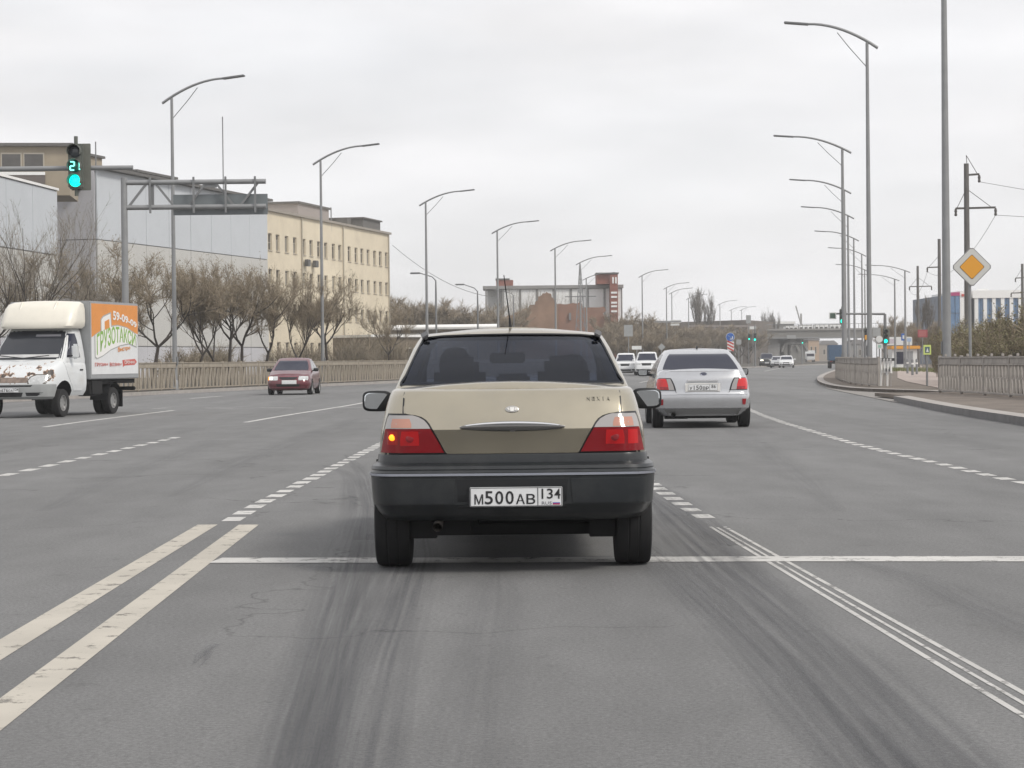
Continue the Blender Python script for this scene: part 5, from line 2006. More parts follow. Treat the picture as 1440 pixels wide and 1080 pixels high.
m_signblue = M('sign blue', (0.03, 0.12, 0.42), .45)
m_signwhite = M('sign white', (0.66, 0.67, 0.66), .5, var=.04)
m_signdark = M('sign dark green', (0.06, 0.10, 0.08), .5)
m_signback = M('sign back', (0.34, 0.35, 0.35), .5, .2, var=.08)
m_signyel = M('sign yellow green', (0.62, 0.72, 0.22), .5)
m_orange = M('sign orange', (0.72, 0.33, 0.03), .45)
mast_signal('green traffic light and crossing board on an arm across the lamp row', 1245, 125, 1170, 441.5, [(1183, 445, .92), (1244, 473, .92)],
            [(1170.5, 444, .42, .40, m_signwhite, m_signdark)])
mast_signal('green traffic light on a short post beside the orange board', 1217, 150, None, 463, [(1217, 470, .85)])
mast_signal('far traffic light showing two green lights under the white board', 1062, 260, None, 458, [(1061, 474, 1.05), (1053, 474, .8)])
mast_signal('tiny far green traffic light before the bridge', 1128, 330, 1140, 478, [(1128, 480, .8)])

# ------------------------------------------------------------------ cantilever sign frame seen from behind
gy = 87.0
gb_ = base(177.5, gy, .12)
gn = thing('sign_gantry', 'grey cantilever sign frame seen from behind with a dark sign back', 'sign gantry', gb_)
lz = lambda py, px=177: A(px, py, gy).z - .12
lx = lambda px, py=280: A(px, py, gy).x - gb_.x
MB().tube([(0, 0, 0), (0, 0, lz(250))], [.15, .13], 12).build('post', m_galv, gn, smooth=60)
x1 = lx(374)
zt, zb_ = lz(257), lz(292)
for z in (zt, zb_):
    MB().tube([(.1, 0, z), (x1, 0, z)], .105, 10).build('chord', m_galv, gn, smooth=60)
for a, b, za, zb2 in ((.15, .95, zb_, zt), (1.25, 2.05, zt, zb_), (2.6, 3.35, zb_, zt), (3.7, 4.5, zt, zb_), (4.7, 5.5, zb_, zt)):
    MB().bar((a, 0, za), (b, 0, zb2), .09, .09).build('brace', m_galv_d, gn)
for a in (1.08, 2.85, 4.15, 5.35):
    MB().bar((a, -.12, zb_ - .25), (a, -.12, zt + .2), .08, .08).build('bracket', m_galv_d, gn)
MB().box((1.1, .05, (zt + zb_) / 2), (.22, .1, .9)).build('gusset', m_galv_d, gn)
MB().box((3.5, .03, zt - .08), (.55, .1, .3)).build('gusset', m_galv_d, gn)
MB().rbox((lx(309), .22, (lz(274) + lz(303)) / 2), (lx(376) - lx(243), .06, lz(274) - lz(303)), .01).build('sign_back', M('dark sign back', (.16, .18, .19), .55, var=.06), gn)

# ------------------------------------------------------------------ road signs
Yd = 64.0
db = base(1364.5, Yd, .14)
ds = thing('road_sign', 'yellow diamond priority sign with a white border on a grey post', 'road sign', db)
c = A(1366, 375.5, Yd)
cz, cx = c.z - .14, c.x - db.x
MB().tube([(0, 0, 0), (0, 0, cz + .3)], .045, 10).build('post', m_galv, ds, smooth=60)


def diamond(hw, t0, t1, nm, mat, bev=.05):
    k = hw
    poly = [(bev, k - bev), (-bev, k - bev), (-k + bev, bev), (-k + bev, -bev), (-bev, -k + bev), (bev, -k + bev), (k - bev, -bev), (k - bev, bev)]
    MB().prism(poly, lambda a, b, t: (cx + a, t, cz + b), t0, t1).build(nm, mat, ds)


diamond(.617, -.07, -.055, 'sign_plate', M('sign edge grey', (.25, .25, .25), .5))
diamond(.583, -.078, -.07, 'white_border', M('sign border', (.58, .58, .56), .5))
diamond(.380, -.084, -.078, 'black_line', m_black, .02)
diamond(.365, -.090, -.084, 'yellow_face', m_orange, .02)
MB().rbox((cx, -.045, cz + .2), (.5, .03, .05), .005).build('bracket', m_galv, ds)


def post_sign(name, label, px, py, Y, w_, h_, mat, face=None, fscale=.8, shape='rect', cat='road sign', zoff=.12, top=None, thick=.03, glyph=None):
    b = base(px, Y, zoff)
    c = A(px, py, Y)
    o = thing(name, label, cat, b)
    z = c.z - zoff
    MB().tube([(0, 0, 0), (0, 0, z + h_ * .3)], .04, 8).build('post', m_galv, o, smooth=60)
    if shape == 'rect':
        MB().rbox((0, -.06, z), (w_, thick, h_), .008).build('sign_plate', mat, o)
        if face:
            MB().rbox((0, -.06 - thick / 2 - .004, z), (w_ * fscale, .008, h_ * fscale), .003).build('sign_face', face, o)
    elif shape == 'round':
        MB().lathe([(w_ / 2, -.05), (w_ / 2, -.075), (0, -.075)], 24, 'Y', (0, 0, z)).build('sign_plate', m_signwhite, o)
        MB().lathe([(w_ / 2 * .93, -.075), (w_ / 2 * .93, -.082), (0, -.082)], 24, 'Y', (0, 0, z)).build('sign_face', mat, o)
    elif shape == 'diamond':
        k = w_ / 2
        MB().prism([(0, k), (-k, 0), (0, -k), (k, 0)], lambda a, b_, t: (a, t, z + b_), -.06, -.04).build('sign_plate', mat, o)
    return o, z


o, z = post_sign('road_sign', 'round blue arrow sign above a red and white striped board', 1027, 474, 175, .72, .72, m_signblue, shape='round')
MB().bar((-.2, -.088, z + .14), (.16, -.088, z - .12), .09, .012).build('arrow', m_signwhite, o)
MB().bar((.19, -.088, z - .16), (.19, -.088, z + .06), .08, .012).build('arrow', m_signwhite, o)
MB().bar((.21, -.088, z - .16), (-.02, -.088, z - .16), .012, .08).build('arrow', m_signwhite, o)
zc = A(1027.5, 487, 175).z - .12
MB().rbox((0.03, -.06, zc), (.56, .03, .78), .01).build('striped_board', m_signwhite, o)
m_signred = M('sign red', (.50, .05, .04), .5)
for k in (-1, 0, 1):
    MB().bar((-.24, -.08, zc + k * .27 + .17), (.28, -.08, zc + k * .27 - .1), .012, .12).build('stripe', m_signred, o)
post_sign('road_sign', 'grey sign back on a post, above the first white oncoming car', 884, 465, 175, .72, .95, m_signback)
post_sign('small_sign', 'small white board on legs beside the first white oncoming car', 895.5, 489, 165, .75, .28, m_signwhite)
post_sign('diamond_sign', 'grey diamond sign back beyond the white oncoming cars', 930.5, 488, 190, .66, .66, m_signback, shape='diamond')
post_sign('round_sign', 'small round sign back beside the striped board', 1039, 481, 190, .45, .45, m_signback, shape='rect')
post_sign('info_board', 'upper white board below the close pair of street lamps', 951, 452, 320, 1.6, .42, m_signwhite)
post_sign('info_board', 'lower white board below the close pair of street lamps', 949.5, 456.5, 316, 1.3, .30, m_signwhite)
post_sign('board', 'white board above the signal with two green lights', 1059, 461, 262, .8, .36, m_signwhite)
post_sign('tall_board', 'pale tall board beside the signal with two green lights', 1053, 449, 270, .62, 1.05, m_signback)
o, z = post_sign('crossing_sign', 'yellow bordered pedestrian crossing sign by the footpath', 1303.5, 492, 78, .28, .36, m_signyel, M('crossing face', (.10, .16, .17), .5), .62)
MB().prism([(-.05, -.08), (.05, -.08), (0, .07)], lambda a, b, t: (a, t, z + b), -.10, -.088).build('crossing_figure', m_signwhite, o)
post_sign('red_billboard', 'dark red board on the far utility pole by the footpath', 1297.5, 469, 195, .9, .70, M('dull red board', (.30, .05, .06), .6), M('board print', (.36, .10, .10), .6), .75)
post_sign('orange_board', 'small orange board next to the thick tall pole by the island', 1221, 474.5, 140, .46, .30, m_orange, M('orange face', (.62, .34, .06), .5), .8)
post_sign('round_mirror', 'pale disc sign under the grey board beside the orange board', 1236.5, 477, 150, .48, .48, m_signwhite, shape='round')
post_sign('grey_board', 'grey board leaning beside the thick tall pole by the island', 1233, 467, 152, .56, .64, m_signback)
post_sign('stop_board', 'white and pale green board below the disc sign', 1237, 487, 149, .42, .34, m_signwhite, M('pale green print', (.3, .5, .42), .5), .55)
o, z = post_sign('bus_sign', 'small blue and white bus stop sign above the orange kiosk roof', 1271, 474, 180, .44, .60, m_signblue, m_signwhite, .5)
post_sign('blue_sign', 'small pale blue sign beside the bus stop sign', 1278.5, 478, 182, .36, .30, M('pale blue', (.35, .45, .60), .5))

# gantry frames over the road far away
for (xa, xb, ya, Y, lab) in ((870, 958, 452.5, 300, 'thin far gantry behind the white oncoming cars'), (1063, 1205, 475, 420, 'far white gantry across the road before the railway bridge')):
    b = base(xa if xa < 1000 else xb, Y, .1)
    o = thing('road_gantry', lab, 'gantry', b)
    z = A((xa + xb) / 2, ya, Y).z - .1
    l0, l1 = A(xa, ya, Y).x - b.x, A(xb, ya, Y).x - b.x
    MB().tube([(0, 0, 0), (0, 0, z)], .14, 8).build('post', m_galv, o)
    MB().bar((l0, 0, z), (l1, 0, z), .25, .22).build('beam', m_galv, o)
    if xa > 1000:
        MB().rbox(((l0 + l1) / 2 - 3, -.2, z + .2), (1.8, .06, .7), .02).build('sign_board', m_signback, o)
    else:
        MB().rbox((l0 + 1.4, -.2, z + .0), (2.2, .06, .5), .02).build('sign_board', m_signback, o)

# kiosk with orange roof edge, billboards, clutter beyond the footpath
kb = base(1269, 200, .1)
ko = thing('kiosk', 'pale kiosk with an orange roof edge beyond the footpath', 'kiosk', kb)
kz = A(1269, 489, 200).z - .1
MB().rbox((0, 0, kz / 2), (2.4, 2.0, kz), .04).build('wall', m_signwhite, ko)
MB().rbox((.1, -.1, kz + .02), (2.7, 2.3, .30), .03).build('roof', m_orange, ko)
MB().box((-.4, -1.02, kz * .5), (.8, .03, kz * .6)).build('window', m_darkglass, ko)
MB().box((.5, -1.02, kz * .42), (.6, .03, kz * .8)).build('door', M('grey door', (.25, .26, .27), .5), ko)
bb_ = base(1261, 230, .1)
bo = thing('billboard', 'white billboard standing over the orange roofed kiosk', 'billboard', bb_)
bz = A(1264, 481, 230).z
MB().tube([(0, 0, 0), (0, 0, bz)], .1, 8).build('post', m_galv_d, bo)
MB().rbox((.3, -.12, bz), (2.7, .08, .9), .02).build('board', m_signwhite, bo)
MB().rbox((-.5, -.17, bz), (.6, .02, .5), .004).build('print', M('pale print', (.5, .45, .5), .5), bo)

# bollards on the footpath
for i, px in enumerate((1283, 1289, 1276)):
    b = base(px, 120 + i * 6, .15)
    o = thing('post_bollard', ('middle short grey post by the footpath', 'short grey post by the footpath farthest from the island', 'short grey post by the footpath next to the island')[i], 'bollard', b, 0, 'short posts by the footpath')
    MB().lathe([(.07, 0), (.07, .85), (.05, .9), (0, .91)], 10).build('post', m_galv_d, o, smooth=40)
    MB().lathe([(.073, .6), (.073, .7)], 10).build('band', m_white_paint, o)

# ------------------------------------------------------------------ concrete utility poles and wires
m_util = M('utility pole concrete', (0.135, 0.13, 0.125), .85, var=.15, scale=2)
m_util2 = M('dark timber pole', (0.10, 0.095, 0.09), .85, var=.15, scale=2)
m_wire = M('wire', (0.10, 0.10, 0.10), .6)
poles = []
for px, pyt, Y, lab, arms in ((1361, 230, 98, 'nearest dark utility pole with a cross arm, behind the diamond sign', ((1344, 1400, 293), (1361, 1377, 246))),
                              (1322, 336, 160, 'dark utility pole with one short arm, just before the thick tall pole', ((1304, 1322, 376),)),
                              (1291.5, 374, 205, 'farthest of the dark utility poles, carrying a cross arm near the red board', ((1279, 1310, 403),)),
                              (1438.5, 371, 190, 'dark utility pole by the blue glass building', ((1428, 1440, 391), (1422, 1440, 412)))):
    b = base(px, Y, .12)
    o = thing('utility_pole', lab, 'utility pole', b, 0, 'utility poles')
    zt = A(px, pyt, Y).z - .12
    MB().tube([(0, 0, 0), (0, 0, zt)], [.16, .115], 8).build('pole', m_util, o, smooth=60)
    for xa, xb, ya in arms:
        za = A(px, ya, Y).z - .12
        l0, l1 = A(xa, ya, Y).x - b.x, A(xb, ya, Y).x - b.x
        am = MB().bar((l0, 0, za), (l1, 0, za + .03), .09, .09).build('cross_arm', m_util2, o)
        MB().bar((l0 * .9, 0, za), (0, 0, za + .9), .025, .025).build('stay', m_util2, am)
        MB().bar((l1 * .9, 0, za), (0, 0, za + .9), .025, .025).build('stay', m_util2, am)
        for e in (l0, l1):
            if abs(e) > .15:
                MB().lathe([(.05, -.35), (.07, -.3), (.05, -.2), (.07, -.12), (.04, 0)], 8, 'Z', (e, 0, za)).build('insulator', m_util2, am)
                poles.append((px, Vector((b.x + e, Y, za - .2))))


def wire(p, q, sag, r_, label, group='overhead wires'):
    p, q = Vector(p), Vector(q)
    pts = []
    for k in range(13):
        t = k / 12
        v = p.lerp(q, t)
        v.z -= sag * 4 * t * (1 - t)
        pts.append(v)
    o = link('overhead_wire', MB().tube(pts, r_, 4).mesh('overhead_wire', m_wire))
    o['label'], o['category'], o['group'] = label, 'wire', group


pa = {k: [v for q, v in poles if q == k] for k in (1361, 1322, 1291.5, 1438.5)}
wire(pa[1361][1], pa[1322][0], 1.2, .012, 'thin wire sagging between the nearest two dark utility poles')
wire(pa[1322][0], pa[1291.5][0], 1.0, .012, 'thin wire between the two farther dark utility poles')
wire(pa[1361][1], Vector((38, 60, 11.5)), 2.2, .010, 'thin wire running from the nearest utility pole out of view')
wire(pa[1361][-1], Vector((36, 62, 9.5)), 2.0, .010, 'lower thin wire running from the nearest utility pole out of view')
wire(A(552, 345, 225), A(700, 418, 262), 1.2, .03, 'thin wire from the cream building towards the white frame building')

# ------------------------------------------------------------------ buildings
m_creamw = M('cream render', (0.70, 0.62, 0.475), .85, var=.06, scale=.35, bump=.05, dirt=(0.44, 0.38, 0.29), dirt_scale=.3, dirt_amt=.5)
m_panel_lo = M('beige cladding', (0.54, 0.535, 0.515), .7, var=.06, scale=.3, dirt=(0.28, 0.27, 0.25), dirt_scale=.3, dirt_amt=.35)
m_panel_hi = M('bluish cladding', (0.55, 0.58, 0.615), .6, var=.05, scale=.3, dirt=(0.29, 0.31, 0.33), dirt_scale=.3, dirt_amt=.3)
m_panel_lav = M('lavender concrete', (0.53, 0.53, 0.56), .8, var=.08, scale=.3, dirt=(0.22, 0.215, 0.22), dirt_scale=.3)
m_joint = M('dark joint', (0.22, 0.22, 0.225), .9)
m_win = M('window pane', (0.055, 0.05, 0.045), .12, spec=.7, var=.3, scale=.6)
m_winpale = M('pale window pane', (0.24, 0.22, 0.185), .3, spec=.5, var=.2, scale=.6)
m_winframe = M('window frame', (0.44, 0.40, 0.33), .6)
m_tan = M('tan wall', (0.33, 0.28, 0.21), .85, var=.12, scale=.5)
m_roofd = M('dark roof edge', (0.12, 0.115, 0.11), .8, var=.15)
m_brick = M('red brick', (0.24, 0.085, 0.06), .9, var=.2, scale=1.2)
m_ruin = M('weathered brick ruin', (0.27, 0.17, 0.115), .95, var=.25, scale=.35, bump=.4, dirt=(0.17, 0.12, 0.09), dirt_scale=.25, dirt_amt=.6)
m_ruin2 = M('orange brick ruin', (0.27, 0.15, 0.105), .95, var=.22, scale=.4, bump=.4, dirt=(0.18, 0.10, 0.075), dirt_scale=.3, dirt_amt=.5)
m_wwall = M('whitewashed wall', (0.82, 0.82, 0.81), .8, var=.08, scale=.3)
m_conc = M('grey concrete', (0.27, 0.265, 0.26), .85, var=.12, scale=.4)


def facade_root(name, label, cat, A0, B0):
    d = (B0 - A0)
    d.z = 0
    return thing(name, label, cat, (A0.x, A0.y, 0), math.atan2(d.y, d.x)), d.length


def facade_pt(px, Y):
    p = base(px, Y)
    return Vector((p.x, p.y, 0))


# cream office block
pA, pB = facade_pt(377, 195), facade_pt(549, 234)
cb_, CLn = facade_root('office_building', 'cream four storey office building with rows of narrow windows', 'building', pA, pB)
CH = A(377, 296, 195).z
wx = [90, 135, 187, 235, 287, 330, 375, 415, 460, 497, 552, 592, 626, 662, 700, 733, 768]
holes = []
ux = []
for u in wx:
    px = 360 + u / 4.153
    # intersect the view ray with the facade line
    dr = ray(px, hor(px))
    dx, dy = (pB - pA).x, (pB - pA).y
    den = dr.x * dy - dr.y * dx
    t = (pA.x * dy - pA.y * dx) / den
    q = Vector((dr.x * t, dr.y * t, 0))
    ux.append((q - pA).length)
ww_, rows_z = 1.05, []
for v_top, v_bot in ((345.5 - 15, 355.5), (382, 403), (430, 452), (483, 501)):
    pass
zt_ = lambda py: A(381, py, 195.9).z
floors = [(zt_(352), zt_(328)), (zt_(399), zt_(378)), (zt_(447), zt_(426)), (zt_(496), zt_(481))]
xc = sorted([0, CLn] + [x - ww_ / 2 for x in ux] + [x + ww_ / 2 for x in ux])
xc = [x for x in xc if 0 <= x <= CLn]
zc_ = sorted([0, CH] + [z for f in floors for z in f])
wall = MB()
D = 14.0
for i in range(len(xc) - 1):
    for j in range(len(zc_) - 1):
        cx_, cz_ = (xc[i] + xc[i + 1]) / 2, (zc_[j] + zc_[j + 1]) / 2
        hole = any(a < cz_ < b for a, b in floors) and any(abs(cx_ - x) < ww_ / 2 for x in ux)
        x0, x1_, z0, z1 = xc[i], xc[i + 1], zc_[j], zc_[j + 1]
        if not hole:
            wall.add([(x0, 0, z0), (x1_, 0, z0), (x1_, 0, z1), (x0, 0, z1)], [(0, 1, 2, 3)])
        else:
            dp = .22
            wall.add([(x0, 0, z0), (x1_, 0, z0), (x1_, 0, z1), (x0, 0, z1), (x0, dp, z0), (x1_, dp, z0), (x1_, dp, z1), (x0, dp, z1)],
                     [(0, 4, 5, 1), (1, 5, 6, 2), (2, 6, 7, 3), (3, 7, 4, 0)])
wall.add([(0, 0, 0), (0, D, 0), (0, D, CH), (0, 0, CH), (CLn, 0, 0), (CLn, D, 0), (CLn, D, CH), (CLn, 0, CH)], [(0, 3, 2, 1), (4, 5, 6, 7), (1, 2, 6, 5), (3, 7, 6, 2)])
link('wall', wall.mesh('wall', m_creamw), cb_)
MB().box((CLn / 2, .1, CH + .1), (CLn + .3, .7, .22)).build('parapet', M('parapet metal', (.30, .27, .23), .6, var=.1), cb_)
wcache = {}
for j, (a, b) in enumerate(floors):
    h_ = b - a
    for i, x in enumerate(ux):
        typ = random.choice((0, 0, 1)) if j < 3 else 2
        sp3 = random.choice((.45, .62, .68, .74, .84))
        k = (j, typ, sp3)
        if k not in wcache:
            fr = MB()
            for sx in (-1, 1):
                fr.box((sx * (ww_ / 2 - .04), .16, h_ / 2), (.08, .07, h_))
                fr.box((0, .16, h_ / 2 + sx * (h_ / 2 - .04)), (ww_ - .16, .07, .08))
            fr.box((0, .16, h_ * sp3), (ww_ - .16, .06, .06))
            fr.box((0, -.03, -.03), (ww_ + .1, .1, .05))
            top_, bot_ = MB(), MB()
            top_.box((0, .19, h_ * (1 + sp3) / 2 - .02), (ww_ - .16, .015, h_ * (1 - sp3) - .1))
            bot_.box((0, .19, h_ * sp3 / 2 + .02), (ww_ - .16, .015, h_ * sp3 - .1))
            wcache[k] = (fr.mesh('window', m_winframe), top_.mesh('pane', m_win), bot_.mesh('pane', {0: m_winpale, 1: m_win, 2: M('brown pane', (.085, .065, .05), .3)}[typ]))
        fo = link('window', wcache[k][0], cb_, (x, 0, a))
        link('pane', wcache[k][1], fo)
        link('pane', wcache[k][2], fo)
for x in (ux[4] + .1, ux[5] + .3):
    MB().rbox((x, -.35, floors[0][0] - .75), (.85, .35, .65), .04).build('air_conditioner', M('ac grey', (.10, .10, .10), .6), cb_)
MB().box((24.5, 6, CH + 1.1), (10, 5, 2.0)).build('roof_house', M('grey plaster', (.30, .27, .26), .85, var=.1), cb_)
MB().box((24.5, 6, CH + 2.2), (10.4, 5.4, .2)).build('roof_edge', m_roofd, cb_)
MB().box((CLn - 8.5, 2.5, CH + .8), (1.2, 1.2, 1.0)).build('chimney', m_roofd, cb_)
MB().box((CLn - 3.2, 5, CH + .7), (6.5, 8, 1.4)).build('roof_house', m_roofd, cb_)
MB().box((CLn - 3.2, 5, CH + 1.46), (6.9, 8.4, .14)).build('roof_edge', m_roofd, cb_)
for x in (CLn * .245, CLn * .575, CLn - .5):
    MB().tube([(x, -.12, .3), (x, -.12, CH - .1)], .07, 6).build('downpipe', M('pipe cream', (.42, .38, .31), .6), cb_)
MB().tube([(19.5, .05, CH - .8), (19.5, .05, CH + 1.6)], .06, 6).build('roof_mast', m_galv_d, cb_)

# long grey clad hall
pA, pB = facade_pt(139, 160), facade_pt(378.5, 194.5)
hb, HL = facade_root('industrial_hall', 'long grey clad factory hall with pale panels behind the sign gantry', 'building', pA, pB)
HH = A(139, 237, 160).z
MB().bbox((0, .12, 0), (HL, 26, HH)).build('wall', m_joint, hb)
nP = 8
zl = [0, 2.6, 6.6, 10.6, HH]
for i in range(nP):
    x0, x1_ = HL * i / nP, HL * (i + 1) / nP
    for j in range(4):
        mt = m_panel_hi if j == 3 else (m_panel_lo if j else m_panel_lav)
        MB().rbox(((x0 + x1_) / 2, .06 + random.uniform(-.015, .015), (zl[j] + zl[j + 1]) / 2), (x1_ - x0 - .05, .12, zl[j + 1] - zl[j] - .06), .01).build('panel', mt, hb)
for i in range(4):
    for j in range(3):
        a, b = 26 * i / 4, 26 * (i + 1) / 4
        z0, z1 = HH * j / 3, HH * (j + 1) / 3
        MB().rbox((-.06, (a + b) / 2 + .12, (z0 + z1) / 2), (.12, b - a - .05, z1 - z0 - .06), .01).build('panel', m_panel_lav, hb)
MB().box((HL / 2, 12.5, HH + .1), (HL + .3, 26, .22)).build('roof', m_roofd, hb)
MB().bbox((3.5, 4, HH + .2), (9.5, 10, HH + 1.7)).build('roof_house', m_tan, hb)
MB().bbox((3.3, 3.8, HH + 1.71), (9.7, 10.2, HH + 1.9)).build('roof_edge', m_roofd, hb)
MB().bbox((16, 4, HH + .2), (24, 10, HH + 1.2)).build('roof_house', m_conc, hb)
MB().bbox((15.8, 3.8, HH + 1.21), (24.2, 10.2, HH + 1.4)).build('roof_edge', m_roofd, hb)
MB().tube([(32.5, 3, HH), (32.5, 3, HH + 7.5)], .05, 6).build('roof_mast', m_galv_d, hb)
MB().tube([(5.2, 2.5, HH), (5.2, 2.5, HH + 2.6)], .05, 6).build('roof_mast', m_galv_d, hb)
MB().bbox((-.8, 1.2, HH - 1.6), (-.02, 2.2, HH - .3)).build('vent_box', m_roofd, hb)

# nearer hall block at the left edge and the tan stair house above it
pA, pB = facade_pt(-120, 118), facade_pt(83.5, 144)
nb, NL = facade_root('industrial_hall', 'pale clad factory wing nearest the camera, behind the bare trees', 'building', pA, pB)
NH = A(83.5, 268, 144).z
MB().bbox((0, .12, 0), (NL, 20, NH)).build('wall', m_joint, nb)
zl = [0, 3, 8.6, NH - .02]
for i in range(5):
    x0, x1_ = NL * i / 5, NL * (i + 1) / 5
    for j in range(3):
        MB().rbox(((x0 + x1_) / 2, .06, (zl[j] + zl[j + 1]) / 2), (x1_ - x0 - .05, .12, zl[j + 1] - zl[j] - .08), .01).build('panel', (m_panel_lav, m_panel_lo, m_panel_hi)[j], nb)
MB().box((NL / 2, 10, NH + .08), (NL + .2, 20.2, .16)).build('roof', m_wwall, nb)
TY = 150
tb_ = base(48, TY, 0)
to = thing('stair_house', 'tan upper storey with dark windows above the factory roofs', 'building', (tb_.x, tb_.y, 0), R(6))
tz0, tz1 = A(48, 262, TY).z, A(48, 206, TY).z
l0, l1 = A(-60, 230, TY).x - tb_.x, A(97, 230, TY).x - tb_.x
MB().bbox((l0, 0, NH + .17), (l1, 6, tz1)).build('wall', m_tan, to)
MB().bbox((l0 - .3, -.4, tz1), (l1 + .3, 6.3, tz1 + .22)).build('roof', m_roofd, to)
wl = A(63, 230, TY).x - tb_.x
zb0, zb1 = A(30, 242, TY).z, A(30, 215, TY).z
for k in range(5):
    wx0 = wl - 1.55 * (k + 1)
    wn = MB().bbox((wx0 + .06, -.05, zb0 + .05), (wx0 + 1.5, -.005, zb1)).build('window', m_winframe, to)
    MB().bbox((wx0 + .14, -.07, zb0 + .15), (wx0 + 1.42, -.052, zb1 - .1)).build('pane', M('dusky pane', (.08, .075, .07), .3, spec=.5, var=.3, scale=.7), wn)
MB().bbox((l0, -.12, zb0 - .22), (wl, -.01, zb0 + .0)).build('ledge', m_wwall, to)
MB().bbox((l0, -.09, zb0 - .85), (wl, -.01, zb0 - .25)).build('dark_band', M('brown band', (.14, .12, .11), .8), to)
MB().bbox((wl - 5.0, -.14, zb0 - .84), (wl - 4.0, -.095, zb0 - .4)).build('vent', m_roofd, to)

# low yard wall, pipes and store past the office block
pA, pB = facade_pt(522, 205), facade_pt(700, 216)
yb, YL = facade_root('yard_building', 'low brown yard building with a pale roof edge beside the cream office building', 'building', pA, pB)
yh = A(540, 474, 205).z
MB().bbox((0, 0, 0), (YL, 6, yh)).build('wall', M('brown render', (.20, .165, .125), .9, var=.2, scale=.4), yb)
MB().bbox((-.2, -.3, yh), (YL + .2, 6.2, yh + .25)).build('roof', m_wwall, yb)
for k in range(5):
    wn = MB().bbox((2 + k * 2.3, -.06, yh * .40), (3.1 + k * 2.3, -.005, yh * .72)).build('window', m_winframe, yb)
    MB().bbox((2.1 + k * 2.3, -.075, yh * .44), (3.0 + k * 2.3, -.062, yh * .68)).build('pane', m_win, yb)
p1, p2 = A(548, 461, 228), A(700, 459, 240)
po = thing('pipe_bridge', 'raised pale pipe running on posts past the cream office building', 'pipe bridge', (p1.x, p1.y, 0))
dv = p2 - p1
MB().tube([(0, 0, p1.z), (dv.x, dv.y, p2.z)], .28, 8).build('pipe', m_wwall, po)
MB().tube([(0, .5, p1.z - .75), (dv.x, dv.y + .5, p2.z - .75)], .14, 8).build('pipe', m_roofd, po)
for k in range(5):
    MB().box((dv.x * k / 4, dv.y * k / 4 + .3, p1.z / 2 - .3), (.22, .22, p1.z - .6)).build('post', m_conc, po)

# white frame building with its red stair tower
WY = 335
wb = base(680, WY)
wo = thing('frame_building', 'unfinished white building with an open column frame and a red brick stair tower', 'building', (wb.x, wb.y, 0))
q = lambda px, py=430: (A(px, py, WY).x - wb.x, A(px, py, WY).z)
zr = q(700, 402)[1]
xr = q(877)[0]
MB().bbox((0, 0, zr - .5), (xr, 8, zr)).build('roof', m_conc, wo)
MB().bbox((.6, 6, 0), (xr - 2.2, 6.3, zr - .55)).build('back_wall', m_wwall, wo)
zfl = q(700, 447)[1]
MB().bbox((0, .2, zfl - .25), (xr - 1.5, 7.5, zfl)).build('floor_slab', m_conc, wo)
for k in range(9):
    x = .5 + (xr - .8) * k / 8
    MB().bbox((x - .13, .3, 0), (x + .13, .7, zr - .5)).build('column', m_conc, wo)
for k in range(1, 8):
    x = .5 + (xr - .8) * k / 8
    MB().bbox((x + .2, .34, zfl + .05), (x + (xr - .8) / 8 - .2, .8, zr - .6)).build('infill_panel', m_wwall, wo) if k else None
x0, x1_ = q(839)[0], q(868)[0]
zt = q(850, 386)[1]
xm = q(857)[0]
MB().bbox((x0, -2.2, zr + .05), (xm, 4, zt)).build('stair_tower', m_brick, wo)
MB().bbox((xm + .004, -2.6, 0), (x1_, 4, zt - .1)).build('stair_tower', m_brick, wo)
MB().bbox((x0 - .15, -2.7, zt), (x1_ + .15, 4.1, zt + .2)).build('roof_edge', m_roofd, wo)
for py in (412, 418, 426, 431, 438):
    z = q(862, py)[1]
    MB().bbox((xm + .15, -2.68, z - .18), (x1_ - .15, -2.61, z + .12)).build('white_band', m_wwall, wo)
for px in (861, 865):
    x, z = q(px, 395)
    MB().bbox((x - .12, -2.68, z - .5), (x + .12, -2.61, z + .5)).build('white_mark', m_wwall, wo)
x0, x1_ = q(698)[0], q(722)[0]
MB().bbox((x0, 1, zr + .02), (x1_, 6, zr + .95)).build('roof_house', m_brick, wo)
MB().bbox((x0 - .1, .9, zr + .96), (q(717)[0], 6.1, zr + 1.2)).build('roof_edge', m_roofd, wo)

# brick ruin
RY = 300
rb0 = base(700, RY)
ro = thing('ruined_wall', 'ruined brown and orange brick wall with a jagged top below the white frame building', 'ruin', (rb0.x, rb0.y, 0))
q = lambda px, py: (A(px, py, RY).x - rb0.x, A(px, py, RY).z)
poly = [q(*a) for a in ((700, 505), (704, 448), (711, 446), (714, 443.5), (721, 443), (724, 439.5), (733, 438), (736, 434), (743, 433.5), (745, 429), (752, 428.5), (753, 424), (756, 423), (757, 417), (761, 416), (763, 412.5), (767, 412.5), (768, 410.5), (772, 412.5), (775, 413), (776, 418), (779, 420.5), (780, 426), (785, 428), (785, 505))]
MB().prism(poly, lambda a, b, t: (a, t, b), 0, 1.2).build('wall', m_ruin, ro)
poly = [q(*a) for a in ((785.2, 505), (785.2, 427), (796, 428), (806, 426), (812, 427), (816, 424), (819, 428), (819, 505))]
MB().prism(poly, lambda a, b, t: (a, t, b), .3, 1.5).build('wall', m_ruin2, ro)
poly = [q(*a) for a in ((819.2, 505), (819.2, 432), (830, 432), (842, 432), (850, 431), (853, 436), (848, 441), (856, 447), (860, 505))]
MB().prism(poly, lambda a, b, t: (a, t, b), 1.0, 2.2).build('wall', m_ruin2, ro)
MB().bbox((q(800, 430)[0], -.03, q(800, 450)[1]), (q(803, 430)[0], .28, q(800, 440)[1])).build('window_hole', m_joint, ro)
